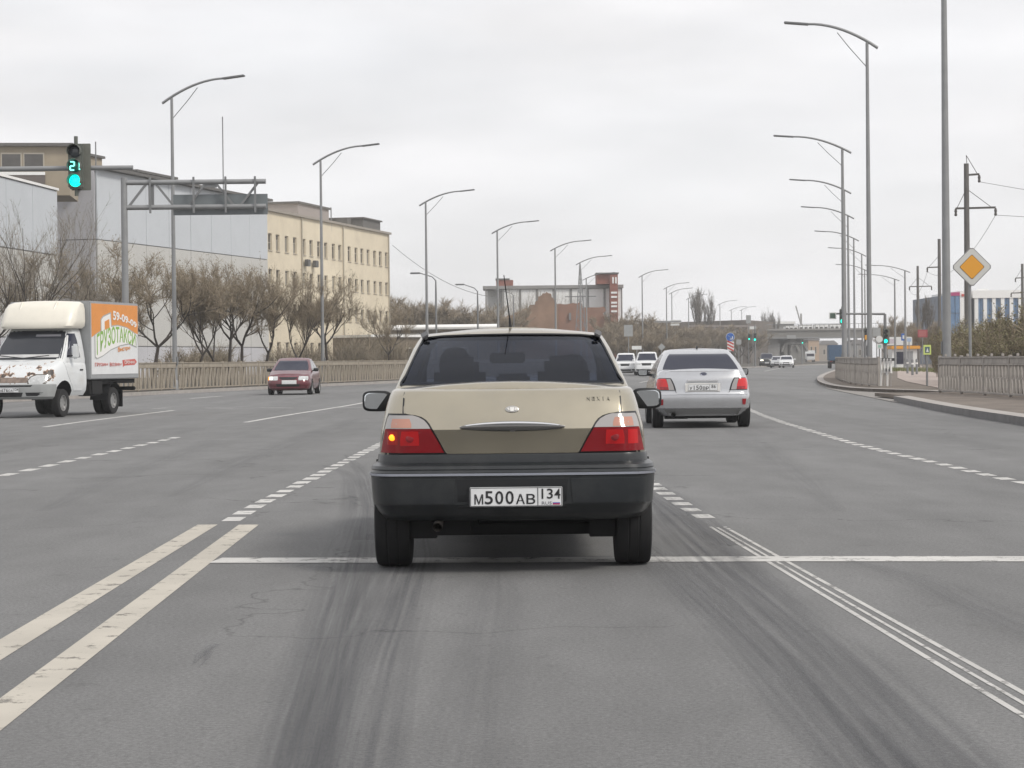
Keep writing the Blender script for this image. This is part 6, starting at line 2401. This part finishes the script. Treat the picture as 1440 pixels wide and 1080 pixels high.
for px, py, w_ in ():
    x, z = q(px, py)
    random.seed(px)
    jag = [(math.cos(a) * w_ * .3 * random.uniform(.6, 1.2), math.sin(a) * w_ * .35 * random.uniform(.6, 1.2)) for a in [k * PI / 4 for k in range(8)]]
    MB().prism([(x + a, z + b) for a, b in jag], lambda a, b, t: (a, t, b), -.04 if px < 786 else .25 if px < 819 else .95, 1.3).build('broken_patch', m_ruin if px > 786 else m_ruin2, ro)
# lattice mast
ly = base(817, 290)
lo = thing('lattice_mast', 'slim dark lattice mast beside the street lamp over the ruined wall', 'mast', (ly.x, ly.y, 0))
zt = A(817, 372, 290).z
lm = MB()
for sx in (-1, 1):
    for sy in (-1, 1):
        lm.bar((sx * 1.0, sy * 1.0, 0), (sx * .06, sy * .06, zt), .09, .09)
link('legs', lm.mesh('legs', m_galv_d), lo)
lb_ = MB()
for k in range(12):
    z0, z1 = zt * k / 12, zt * (k + 1) / 12
    a0, a1 = 1.0 - .94 * k / 12, 1.0 - .94 * (k + 1) / 12
    for sy in (-1, 1):
        lb_.bar((-a0, sy * a0, z0), (a1, sy * a1, z1), .05, .05)
        lb_.bar((a0, sy * a0, z0), (-a1, sy * a1, z1), .05, .05)
        lb_.bar((-a1, sy * a1, z1), (a1, sy * a1, z1), .05, .05)
link('bracing', lb_.mesh('bracing', m_galv_d), lo)
MB().bar((-2.1, 0, A(817, 417, 290).z), (2.1, 0, A(817, 417, 290).z), .12, .12).build('cross_arm', m_galv_d, lo)

# railway bridge and embankment
em = [(A(860, 505, 430).x, 430), (A(1056, 505, 395).x, 395), (A(1062, 505, 410).x + 6, 430), (A(860, 505, 450).x, 470)]
zt = A(1000, 452, 415).z
mb = MB()
top = [(a, b + 7) if i < 2 else (a, b) for i, (a, b) in enumerate(em)]
mb.add([(a, b, 0) for a, b in em] + [(a, b, zt) for a, b in top], [(0, 1, 5, 4), (1, 2, 6, 5), (2, 3, 7, 6), (3, 0, 4, 7), (4, 5, 6, 7)])
mb.build('embankment', M('brown embankment', (0.105, 0.088, 0.075), .95, var=.3, scale=.4, bump=.5, dirt=(.15, .13, .10), dirt_scale=.15), kind='structure')
for (xa, xb, ya, yb_, lab) in ((968, 1062, 458.5, 461, 'upper pale pipe along the top of the railway embankment'), (984, 1034, 466, 468, 'lower pale pipe on the railway embankment')):
    a, b = A(xa, ya, 392), A(xb, ya, 386)
    o = thing('pipe_line', lab, 'pipe', (a.x, a.y, a.z - .3))
    d = b - a
    MB().bar((0, 0, .3), (d.x, d.y, .3 + d.z), .3, .3).build('pipe', M('pale pink pipe', (.34, .29, .27), .7), o)
    for k in range(6):
        MB().box((d.x * k / 5, d.y * k / 5, -a.z / 2 + .15), (.2, .2, a.z + .3)).build('post', m_conc, o)
BY = 420
b0 = base(1062, BY)
bo = thing('railway_bridge', 'grey railway bridge on concrete piers across the far end of the road', 'bridge', (b0.x, b0.y, 0))
q = lambda px, py=480: (A(px, py, BY).x - b0.x, A(px, py, BY).z)
m_bridge = M('bridge concrete', (.20, .195, .185), .85, var=.12, scale=.2)
xe = q(1420)[0]
z0, z1 = q(1100, 476)[1], q(1100, 465)[1]
MB().bbox((0, 0, z0), (xe, 9, z1)).build('deck', m_bridge, bo)
MB().bbox((0, -.25, z1), (xe, -.02, z1 + .35)).build('ledge', M('bridge edge', (.27, .26, .25), .8), bo)
rl = MB()
for k in range(60):
    rl.box((xe * k / 59, -.15, z1 + .8), (.08, .08, .9))
rl.bar((0, -.15, z1 + 1.25), (xe, -.15, z1 + 1.25), .08, .08)
link('railing', rl.mesh('railing', m_galv_d), bo)
for px, w_ in ((1068, 1.2), (1088, 4.4), (1103, 1.5), (1117, 1.6), (1128, 1.4)):
    x = q(px)[0]
    MB().bbox((x - w_ / 2, 1.0, 0), (x + w_ / 2, 8, z0)).build('pier', m_conc if px == 1088 else m_bridge, bo)
    MB().bbox((x - w_ / 2 - .5, .6, z0 - .8), (x + w_ / 2 + .5, 8.4, z0 - .004)).build('pier_head', m_bridge, bo)
for px in (1112, 1124):
    x = q(px)[0]
    MB().tube([(x - 1.6 + 1.6 * (1 - math.cos(a)), .9, z0 - 2.6 + 1.7 * math.sin(a)) for a in [PI * k / 10 for k in range(11)]], .3, 6).build('arch_rib', m_bridge, bo)
# goods wagons / pale long structure above the bridge and a far shed
for i, (xa, xb, ya, yb_, Y, mt, lab) in enumerate(((1104, 1122, 459, 465, 440, m_wwall, 'white railway carriage at the end of the row over the bridge'), (1124, 1143, 458, 465, 440, m_wwall, 'white railway carriage in the middle of the row over the bridge'),
                                                   (1145, 1165, 457.5, 465, 440, m_wwall, 'white railway carriage next to the crossing board over the bridge'), (1167, 1187, 457, 464.5, 440, m_wwall, 'white railway carriage partly behind the lamp row over the bridge'))):
    a, b = A(xa, yb_, Y), A(xb, ya, Y)
    o = thing('railway_carriage', lab, 'railway carriage', (a.x, Y, a.z), 0, 'white carriages over the railway bridge')
    w_, h_ = b.x - a.x, b.z - a.z
    MB().rbox((w_ / 2, 1.4, h_ / 2), (w_, 2.8, h_), .08).build('body', mt, o)
    MB().box((w_ / 2, 1.4, h_ + .1), (w_ * .96, 2.2, .2)).build('roof', m_conc, o)
    for k in range(3):
        MB().box((w_ * (k + .5) / 3, -.03, h_ * .55), (w_ * .2, .05, h_ * .35)).build('window', m_win, o)
    for k in (.2, .8):
        MB().box((w_ * k, 1.4, -.2), (1.2, 1.8, .4)).build('bogie', m_under, o)
a = base(1090, 520)
o = thing('long_shed', 'pale flat roofed shed behind the railway bridge', 'building', (a.x, a.y, 0))
w_, h_ = A(1116, 450, 520).x - a.x, A(1100, 452, 520).z
MB().bbox((0, 0, 0), (w_, 10, h_ - .6)).build('wall', m_conc, o)
MB().bbox((-.4, -.4, h_ - .6), (w_ + .4, 10.4, h_)).build('roof', m_wwall, o)
# tower crane far off
a = base(1127, 620)
o = thing('far_crane', 'faint thin crane on the skyline beyond the bridge', 'crane', (a.x, a.y, 0))
zc_ = A(1126, 441, 620).z
MB().bar((0, 0, 0), (0, 0, zc_), .5, .5).build('mast', m_conc, o)
jl = A(1119, 430, 620)
MB().bar((-.1, 0, zc_ - 3), (jl.x - a.x, 0, jl.z), .35, .35).build('jib', m_conc, o)

# blue glass shop building on the near side
GYY = 265
g0 = base(1318, GYY)
go = thing('glass_building', 'blue glass shop building with a white roof band behind the green bushes', 'building', (g0.x, g0.y, 0))
q = lambda px, py=430: (A(px, py, GYY).x - g0.x, A(px, py, GYY).z)
m_bglass = M('blue curtain glass', (.10, .19, .33), .12, spec=.7, var=.25, scale=.5)
xe = q(1500)[0]
xs = q(1371)[0]
zt = q(1400, 419)[1]
MB().bbox((xs, .3, 0), (xe, 20, zt)).build('wall', M('grey blue wall', (.16, .19, .24), .7), go)
MB().bbox((xs - .3, -.2, zt), (xe, 20.2, zt + .95)).build('roof_band', m_wwall, go)
px = 1373.0
k = 0
while px < 1500:
    x0, x1_ = q(px)[0], q(px + 12.3)[0]
    MB().bbox((x0 - .22, -.1, 0), (x0 + .22, .28, zt)).build('column', m_wwall, go)
    for j in range(4):
        za, zb_ = zt * j / 4, zt * (j + 1) / 4
        MB().bbox((x0 + .24, .1, za + .04), ((x0 + x1_) / 2 - .02, .26, zb_ - .04)).build('pane', m_bglass, go)
        MB().bbox(((x0 + x1_) / 2 + .02, .1, za + .04), (x1_ - .24, .26, zb_ - .04)).build('pane', m_bglass, go)
    px += 12.3
x0, x1_ = q(1322)[0], q(1350)[0]
zt2 = q(1336, 416)[1]
MB().bbox((x0, .2, 0), (x1_, 18, zt2)).build('wing', M('grey blue wall', (.16, .19, .24), .7), go)
for i in range(4):
    for j in range(4):
        MB().bbox((x0 + (x1_ - x0) * i / 4 + .04, .04, zt2 * j / 4 + .04), (x0 + (x1_ - x0) * (i + 1) / 4 - .04, .196, zt2 * (j + 1) / 4 - .04)).build('pane', m_bglass, go)
MB().bbox((q(1338)[0], .0, zt2), (x1_, 3, q(1340, 411)[1])).build('magenta_sign', M('magenta sign', (.40, .04, .16), .5), go)
xw0, xw1 = q(1350.2)[0], q(1364)[0]
MB().bbox((xw0, .1, 0), (xw1, 18, q(1355, 409)[1])).build('white_wall', m_wwall, go)
a, b = q(1353, 415)
MB().bbox((xw0 + .2, .0, b - .15), (xw0 + 1.3, .095, b + .15)).build('red_strip', m_pr, go)
a, b = q(1382, 412)
MB().rbox((a, .1, b + .15), (1.5, .3, .75), .1).build('roof_sign', m_wwall, go)
for k in (-.35, .35):
    MB().box((a + k, -.07, b + .15), (.4, .04, .16)).build('sign_print', m_gp, go)
a, b = q(1398, 414)
me = text_mesh('АВТО', 'roof_letters', 1.6, .42, .08, lambda x, y, z: (a + x, .1 - z, b + .12 + y), m_wwall)
link('roof_letters', me, go)
# far low clutter of houses beyond the signal row
for i, (xa, xb, yt, Y, mt, lab) in enumerate(((1137, 1152, 472, 520, M('peach wall', (.45, .32, .22), .8), 'peach coloured house below the white carriages'), (1152, 1178, 479, 560, M('pale brown wall', (.30, .26, .22), .85, var=.1), 'pale brown house beside the peach house'),
                                              (1196, 1216, 478, 420, m_conc, 'grey house between the lamp poles behind the island'), (1246, 1262, 470, 480, M('sand wall', (.36, .31, .26), .85), 'sand coloured house behind the kiosk'), (1282, 1292, 483, 300, m_wwall, 'small white hut by the red board'))):
    a, b = base(xa, Y), base(xb, Y)
    h_ = A(xa, yt, Y).z
    o = thing('far_house', lab, 'house', (a.x, a.y, 0))
    w_ = b.x - a.x
    MB().bbox((0, 0, 0), (w_, 6, h_ * .82)).build('wall', mt, o)
    MB().prism([(-.3, h_ * .82), (w_ + .3, h_ * .82), (w_ * .8, h_), (w_ * .2, h_)], lambda a_, b_, t: (a_, t, b_), -.2, 6.2).build('roof', M('grey roof', (.2, .19, .19), .8), o)
    for k in range(2):
        wn = MB().bbox((w_ * (.2 + .4 * k), -.05, h_ * .3), (w_ * (.35 + .4 * k), -.005, h_ * .6)).build('window', m_winframe, o)
        MB().bbox((w_ * (.22 + .4 * k), -.07, h_ * .33), (w_ * (.33 + .4 * k), -.052, h_ * .57)).build('pane', m_win, wn)

# ------------------------------------------------------------------ trees
m_bark = M('dark bark', (0.055, 0.045, 0.038), .95, var=.3, scale=3)
m_twig = M('brown twigs', (0.265, 0.218, 0.158), .95, var=.25, scale=.6)
m_twig_g = M('grey twigs', (0.22, 0.195, 0.16), .95, var=.25, scale=.6)
m_bud = M('olive buds', (0.24, 0.205, 0.13), .95, var=.3, scale=.6)
m_bush = M('budding bush', (0.20, 0.185, 0.10), .95, var=.35, scale=.5)
m_poplar = M('poplar twigs', (0.16, 0.145, 0.125), .95, var=.2)


def rnd_dir(d, ang, rng):
    d = d.normalized()
    ref = Vector((0, 0, 1)) if abs(d.z) < .9 else Vector((1, 0, 0))
    a = d.cross(ref).normalized()
    b = d.cross(a)
    t = rng.uniform(0, 2 * PI)
    return (d * math.cos(ang) + (a * math.cos(t) + b * math.sin(t)) * math.sin(ang)).normalized()


def sliver(mb, p, q, w_, rng):
    d = (q - p)
    s_ = Vector((rng.uniform(-1, 1), rng.uniform(-1, 1), rng.uniform(-1, 1))).cross(d)
    if s_.length < 1e-6:
        return
    s_ = s_.normalized() * w_ / 2
    o = len(mb.v)
    mb.v += [tuple(p - s_), tuple(p + s_), tuple(q)]
    mb.f.append((o, o + 1, o + 2))
    mb.m.append(0)


def tree_meshes(seed, h, fork, spread, up=.25, mains=4, twigs=34, r0=.16, twig_len=.55, tw=.022, lean=0.0, mat=None, buds=0):
    rng = random.Random(seed)
    tr, cr, bd = MB(), MB(), MB()
    root = Vector((0, 0, -.1))
    fk = Vector((lean * fork + rng.uniform(-.2, .2), rng.uniform(-.2, .2), fork))
    mid = root.lerp(fk, .5) + Vector((rng.uniform(-.12, .12), rng.uniform(-.12, .12), 0))
    tr.tube([root, mid, fk], [r0, r0 * .8, r0 * .62], 7)

    def grow(p, d, L_, r_, lvl):
        pts = [p]
        n = 4
        dd = d.copy()
        for k in range(n):
            dd = (dd + Vector((rng.uniform(-.22, .22), rng.uniform(-.22, .22), rng.uniform(-.1, .22) + up * .2))).normalized()
            pts.append(pts[-1] + dd * L_ / n)
        rr = [r_ * (1 - .6 * k / n) for k in range(n + 1)]
        (tr if lvl < 2 else cr).tube(pts, rr, 5 if lvl < 2 else 3, cap=False)
        if lvl < 3:
            for k in range((5, 4, 4)[lvl]):
                t = rng.uniform(.3, 1.0)
                i = min(n - 1, int(t * n))
                q = pts[i].lerp(pts[i + 1], t * n - i)
                nd = rnd_dir(dd, rng.uniform(.4, .95), rng)
                nd.z += up
                grow(q, nd.normalized(), L_ * rng.uniform(.5, .75), r_ * .5, lvl + 1)
        if lvl >= 2:
            for k in range(twigs):
                t = rng.random()
                i = min(n - 1, int(t * n))
                q = pts[i].lerp(pts[i + 1], t * n - i)
                nd = rnd_dir(dd, rng.uniform(.3, 1.2), rng)
                nd.z += up * .8
                e = q + nd.normalized() * twig_len * rng.uniform(.4, 1.2)
                sliver(cr, q, e, tw * rng.uniform(.7, 1.3), rng)
                if rng.random() < buds:
                    f = e + Vector((rng.uniform(-.06, .06), rng.uniform(-.06, .06), rng.uniform(-.02, .08)))
                    sliver(bd, e, f, .05, rng)
    for k in range(mains):
        a = 2 * PI * (k + rng.uniform(-.3, .3)) / mains
        d = Vector((math.cos(a) * spread, math.sin(a) * spread, 1)).normalized()
        grow(fk, d, (h - fork) * rng.uniform(.42, .62), r0 * .5, 0)
    z = max(v[2] for v in cr.v)
    k = h / z
    for mbx in (tr, cr, bd):
        mbx.v = [(x * (1 + (k - 1) * .5), y * (1 + (k - 1) * .5), zz_ if zz_ < fork else fork + (zz_ - fork) * (h - fork) / max(.1, z - fork)) for x, y, zz_ in mbx.v]
    cr.add(bd.v, bd.f, 1)
    return tr.mesh('trunk', m_bark), cr.mesh('crown', [mat or m_twig, m_bud])


TREES = {
    'elm': [tree_meshes(s_, 6.6, fk, sp2, up_, mn, tw_, .12, tl2, .018, ln, None, .2) for s_, ln, fk, sp2, up_, mn, tw_, tl2 in ((1, .25, 1.9, 1.1, .15, 4, 15, .45), (2, -.15, 1.3, .75, .25, 3, 19, .55), (3, .1, 2.2, .95, .12, 4, 18, .45), (4, .4, 1.6, .7, .3, 3, 21, .5), (5, -.35, 1.1, .9, .22, 4, 17, .6), (6, .2, 2.4, 1.2, .1, 4, 14, .45))],
    'bare': [tree_meshes(s_, 10.0, 1.0, .5, .45, 5, 5, .11, .6, .013, 0, m_twig_g, .05) for s_ in (11, 12)],
    'wood': [tree_meshes(s_, 8.0, 1.2, .9, .3, 5, 22, .14, .8, .042, 0, m_twig, .05) for s_ in (21, 22, 23)],
    'poplar': [tree_meshes(s_, 14.0, 2.0, .13, .9, 3, 9, .25, .9, .05, 0, m_poplar, 0) for s_ in (31, 32)],
}


def put_tree(kind, i, px, Y, py_top, label, group, wid=1.0, z=.12, name='bare_tree'):
    b = base(px, Y, z)
    top = A(px, py_top, Y).z - z
    h0 = {'elm': 6.6, 'bare': 10.0, 'wood': 8.0, 'poplar': 14.0}[kind]
    s_ = top / h0
    o = thing(name, label, 'tree', b, random.uniform(0, 6.28), group)
    t, c = TREES[kind][i % len(TREES[kind])]
    link('trunk', t, o)
    link('crown', c, o)
    o.scale = (s_ * wid, s_ * wid, s_)
    return o


GT = 'bare roadside trees behind the far fence'
random.seed(5)
put_tree('bare', 0, 36, 104, 262, 'tall thin bare tree with fanning stems before the pale factory wing', GT, 1.0)
put_tree('elm', 1, -6, 108, 330, 'bare tree cut by the edge of the picture behind the truck cab', GT, 1.1)
put_tree('bare', 1, 70, 112, 345, 'dense low bare tree just above the truck fairing', GT, 1.0)
put_tree('bare', 1, 118, 108, 312, 'bare many stemmed tree behind the truck box', GT, 1.1)
put_tree('elm', 2, 152, 116, 322, 'bare tree with curled twigs just before the gantry post', GT, 1.0)
put_tree('elm', 0, 212, 104, 352, 'bare tree with a slanting forked trunk beside the sign gantry lamp', GT, 1.05)
put_tree('elm', 3, 272, 106, 366, 'bare tree with a dark curved trunk, first of the dense clump', GT, .95)
put_tree('elm', 1, 301, 107, 358, 'bare tree with an upright trunk in the dense clump', GT, .9)
put_tree('elm', 2, 322, 108, 352, 'bare tree with a leaning trunk in the middle of the dense clump', GT, .9)
put_tree('elm', 0, 344, 110, 355, 'thin trunked bare tree in the dense clump', GT, .9)
put_tree('elm', 3, 371, 112, 362, 'last bare tree of the dense clump, before the start of the cream wall', GT, .9)
put_tree('elm', 1, 422, 113, 372, 'bare tree with a wide V fork above the red car', GT, 1.0)
put_tree('elm', 2, 461, 116, 378, 'bare tree right beside the street lamp before the cream wall', GT, .95)
put_tree('elm', 0, 548, 132, 415, 'small bare tree at the end corner of the cream office building', GT, .8)
PALE = ['tallest thin pale tree, rising just past the red roof hut', 'thin pale tree beside the tallest one before the white building', 'thin pale tree above the peak of the ruined wall', 'thin pale tree behind the notch of the ruined wall', 'low thin tree at the near corner of the white frame building', 'low thin tree below the red roof hut', 'thin pale tree above the orange part of the ruined wall']
YARD = ['brown tree in the mass, closest to the cream office building', 'brown tree in the mass behind the first bent lamp', 'brown tree in the mass behind the tall street lamp', 'brown tree in the mass just past the tall street lamp', 'brown tree in the mass before the second bent lamp', 'brown tree in the mass behind the second bent lamp', 'brown tree of the mass nearest the white frame building corner', 'last brown tree of the mass, touching the ruined wall']
SMALL = ['small bare tree before the white billboard', 'small bare tree behind the bus stop sign', 'small bare tree behind the signal mast', 'small bare tree between the kiosk and the red board', 'small bare tree just before the thick tall pole']
GW = 'brown trees massed beyond the yard'
for i, (px, py, Y, wd) in enumerate(((560, 412, 255, 1.3), (580, 408, 262, 1.4), (600, 413, 258, 1.4), (622, 416, 266, 1.4), (645, 420, 270, 1.4), (664, 424, 262, 1.3), (685, 428, 275, 1.3), (705, 424, 268, 1.2))):
    put_tree('wood', i, px, Y, py, YARD[i], GW, wd, 0)
GP = 'thin pale trees before the white frame building'
for i, (px, py, Y) in enumerate(((731, 384, 322), (745, 396, 324), (766, 394, 326), (785, 400, 323), (690, 425, 318), (712, 418, 318), (800, 412, 322))):
    put_tree('bare', i + 1, px, Y, py, PALE[i], GP, .75, 0)
GE = 'brown trees on and before the railway embankment'
for i, (px, py, Y, wd) in enumerate(((872, 440, 285, 1.2), (888, 428, 290, 1.2), (866, 452, 270, 1.0), (907, 434, 300, 1.3), (924, 446, 310, 1.3), (941, 447, 320, 1.3), (900, 455, 262, 1.2), (958, 452, 340, 1.3), (975, 452, 350, 1.3), (996, 453, 360, 1.4), (1016, 454, 370, 1.4), (1036, 456, 372, 1.4), (1052, 461, 376, 1.2), (935, 466, 255, 1.2), (960, 472, 270, 1.1), (850, 462, 262, 1.0), (878, 466, 240, .9), (915, 464, 250, 1.0), (985, 470, 300, 1.1))):
    put_tree('wood', i, px, Y, py, 'brown leafless tree in the mass along the railway embankment', GE, wd, 0)
put_tree('poplar', 0, 983, 400, 399, 'tall slim poplar standing first of the two over the embankment', 'tall poplars over the embankment', .8, 0, 'poplar_tree')
put_tree('poplar', 1, 995, 405, 403, 'tall slim poplar standing second of the two over the embankment', 'tall poplars over the embankment', .8, 0, 'poplar_tree')
put_tree('poplar', 1, 1077, 470, 429, 'pollarded poplar over the bridge end, the taller one', 'pollarded poplars behind the bridge', .7, 0, 'poplar_tree')
put_tree('poplar', 0, 1087, 470, 434, 'pollarded poplar over the bridge end, the shorter one', 'pollarded poplars behind the bridge', .7, 0, 'poplar_tree')
put_tree('poplar', 0, 1303, 240, 410, 'pale bare poplar between the red board and the bushes', 'pale trees beyond the footpath', .75, 0, 'poplar_tree')
GR = 'small bare trees beyond the footpath'
for i, (px, py, Y) in enumerate(((1262, 440, 260), (1276, 446, 262), (1250, 452, 300), (1288, 448, 250), (1312, 440, 200))):
    put_tree('wood', i, px, Y, py, SMALL[i], GR, .9, 0)


def bush_mesh(seed, rx, ry, h, n, tw=.03, leaf=.10, mats=(m_bush, m_twig)):
    rng = random.Random(seed)
    mb = MB()
    stems = []
    for k in range(26):
        a = rng.uniform(0, 2 * PI)
        r_ = rng.random() ** .5
        p = Vector((math.cos(a) * rx * r_ * .5, math.sin(a) * ry * r_ * .5, -.1))
        q = Vector((math.cos(a) * rx * r_, math.sin(a) * ry * r_, h * rng.uniform(.6, 1.0) * (1 - .35 * r_ ** 2)))
        stems.append((p, q))
        m_ = p.lerp(q, .5) + Vector((rng.uniform(-.2, .2), rng.uniform(-.2, .2), .15))
        mb.tube([p, m_, q], [.03, .02, .008], 3, mi=1, cap=False)
    for k in range(n):
        p, q = stems[rng.randrange(len(stems))]
        b = p.lerp(q, rng.uniform(.15, 1.0))
        d = rnd_dir(q - p, rng.uniform(.2, 1.3), rng)
        d.z += .35
        e = b + d.normalized() * rng.uniform(.25, .8)
        sliver(mb, b, e, tw * rng.uniform(.6, 1.2), rng)
        mb.m[-1] = 1
        if rng.random() < .65:
            for _ in range(2):
                c = b.lerp(e, rng.uniform(.3, 1.1))
                sliver(mb, c, c + Vector((rng.uniform(-1, 1), rng.uniform(-1, 1), rng.uniform(-.4, 1))) * leaf, leaf * .8, rng)
    return mb.mesh('foliage', list(mats))


bm1 = [bush_mesh(s_, 2.2, 2.0, 4.0, 5200) for s_ in (1, 2)]
bm2 = bush_mesh(5, 1.4, 1.2, 1.5, 1700, .025, .05, (M('dry weeds', (.16, .14, .085), .95, var=.3), m_twig))
GB = 'budding bushes behind the near fence'
for i, (px, py, Y, w_, lab) in enumerate(((1352, 447, 92, .6, 'brown budding bush behind the thick grey pole'), (1372, 450, 88, .7, 'budding bush under the diamond sign'), (1392, 447, 84, .75, 'olive budding bush just past the diamond sign post'),
                                          (1412, 440, 80, .8, 'tall olive budding bush in front of the blue glass'), (1434, 427, 78, .9, 'tallest brown budding bush at the edge of the picture'), (1468, 412, 76, 1.0, 'budding bush mostly outside the picture'),
                                          (1330, 455, 110, .5, 'low budding bush at the end of the hedge by the footpath'), (1378, 455, 72, .5, 'low dark bush just behind the slat fence, first of two'), (1408, 458, 70, .55, 'low dark bush just behind the slat fence, second of two'), (1440, 450, 68, .6, 'low bush behind the last fence panel in view'))):
    b = base(px, Y, .1)
    h_ = A(px, py, Y).z - .1
    o = thing('bush', lab, 'bush', b, i * 1.3, GB)
    link('foliage', bm1[i % 2], o)
    o.scale = (w_, w_, h_ / 4.0)
GU = 'dark undergrowth added at the foot of the near fence'
shade_w = bush_mesh(9, 1.3, .8, 1.15, 2600, .035, .07, (M('shade coloured leaves', (.055, .047, .036), .95, var=.35), M('shade coloured stems', (.06, .05, .042), .95)))  # added scrub, its dark colour stands in for shade under the bushes
for i in range(9):
    q_ = fa + dirn * (1.3 + 1.55 * i)
    o = thing('shade_scrub', ('added scrub coloured as shade behind the slat fence at its end by the footpath', 'added scrub coloured as shade seen through the second fence panel', 'added scrub coloured as shade seen through the middle fence panels', 'added scrub coloured as shade below the diamond sign post')[i] if i < 4 else 'added scrub coloured as shade behind the slats near the edge of the picture', 'scrub', (q_.x + 1.75, q_.y, .1), i * 1.9, GU)
    o.scale = (.8, .8, .85)
    link('foliage', shade_w, o)
GV = 'dry weedy shrubs along the factory wall'
for i, (px, Y, py) in enumerate(((285, 150, 492), (310, 155, 488), (400, 175, 490), (430, 178, 486), (487, 190, 482), (505, 192, 478), (525, 196, 476), (540, 198, 474), (556, 180, 478), (250, 140, 494))):
    b = base(px, Y, .1)
    h_ = A(px, py, Y).z - .1
    o = thing('shrub', 'dry brown shrub growing along the factory and office walls', 'shrub', b, i * 2.1, GV)
    link('foliage', bm2, o)
    o.scale = (1.5, 1.5, max(.4, h_ / 1.5))
o = thing('grass_patch', 'patch of rough green grass beside the footpath', 'grass', P(1306, 522, .13))
o['kind'] = 'stuff'
gm = MB()
rng = random.Random(3)
for k in range(5000):
    p = Vector((rng.uniform(-2.2, 4), rng.uniform(-14, 26), 0))
    sliver(gm, p, p + Vector((rng.uniform(-.1, .1), rng.uniform(-.1, .1), rng.uniform(.08, .3))), .03, rng)
link('blades', gm.mesh('blades', M('rough grass', (.13, .14, .05), .9, var=.3)), o)['kind'] = 'stuff'

# ------------------------------------------------------------------ thin haze over the whole place
hz = MB()
hz.bbox((-520, -110, -1.06), (520, 770, 26))
ho = hz.build('haze', M('haze filler', (1, 1, 1)), kind='stuff')
hm = bpy.data.materials.new('haze')
hm.use_nodes = True
t = hm.node_tree
t.nodes.clear()
o_ = t.nodes.new('ShaderNodeOutputMaterial')
pv = t.nodes.new('ShaderNodeVolumePrincipled')
pv.inputs['Color'].default_value = (0.97, 0.975, 0.985, 1)
pv.inputs['Density'].default_value = 0.00048
pv.inputs['Anisotropy'].default_value = 0.2
t.links.new(pv.outputs['Volume'], o_.inputs['Volume'])
ho.data.materials.clear()
ho.data.materials.append(hm)
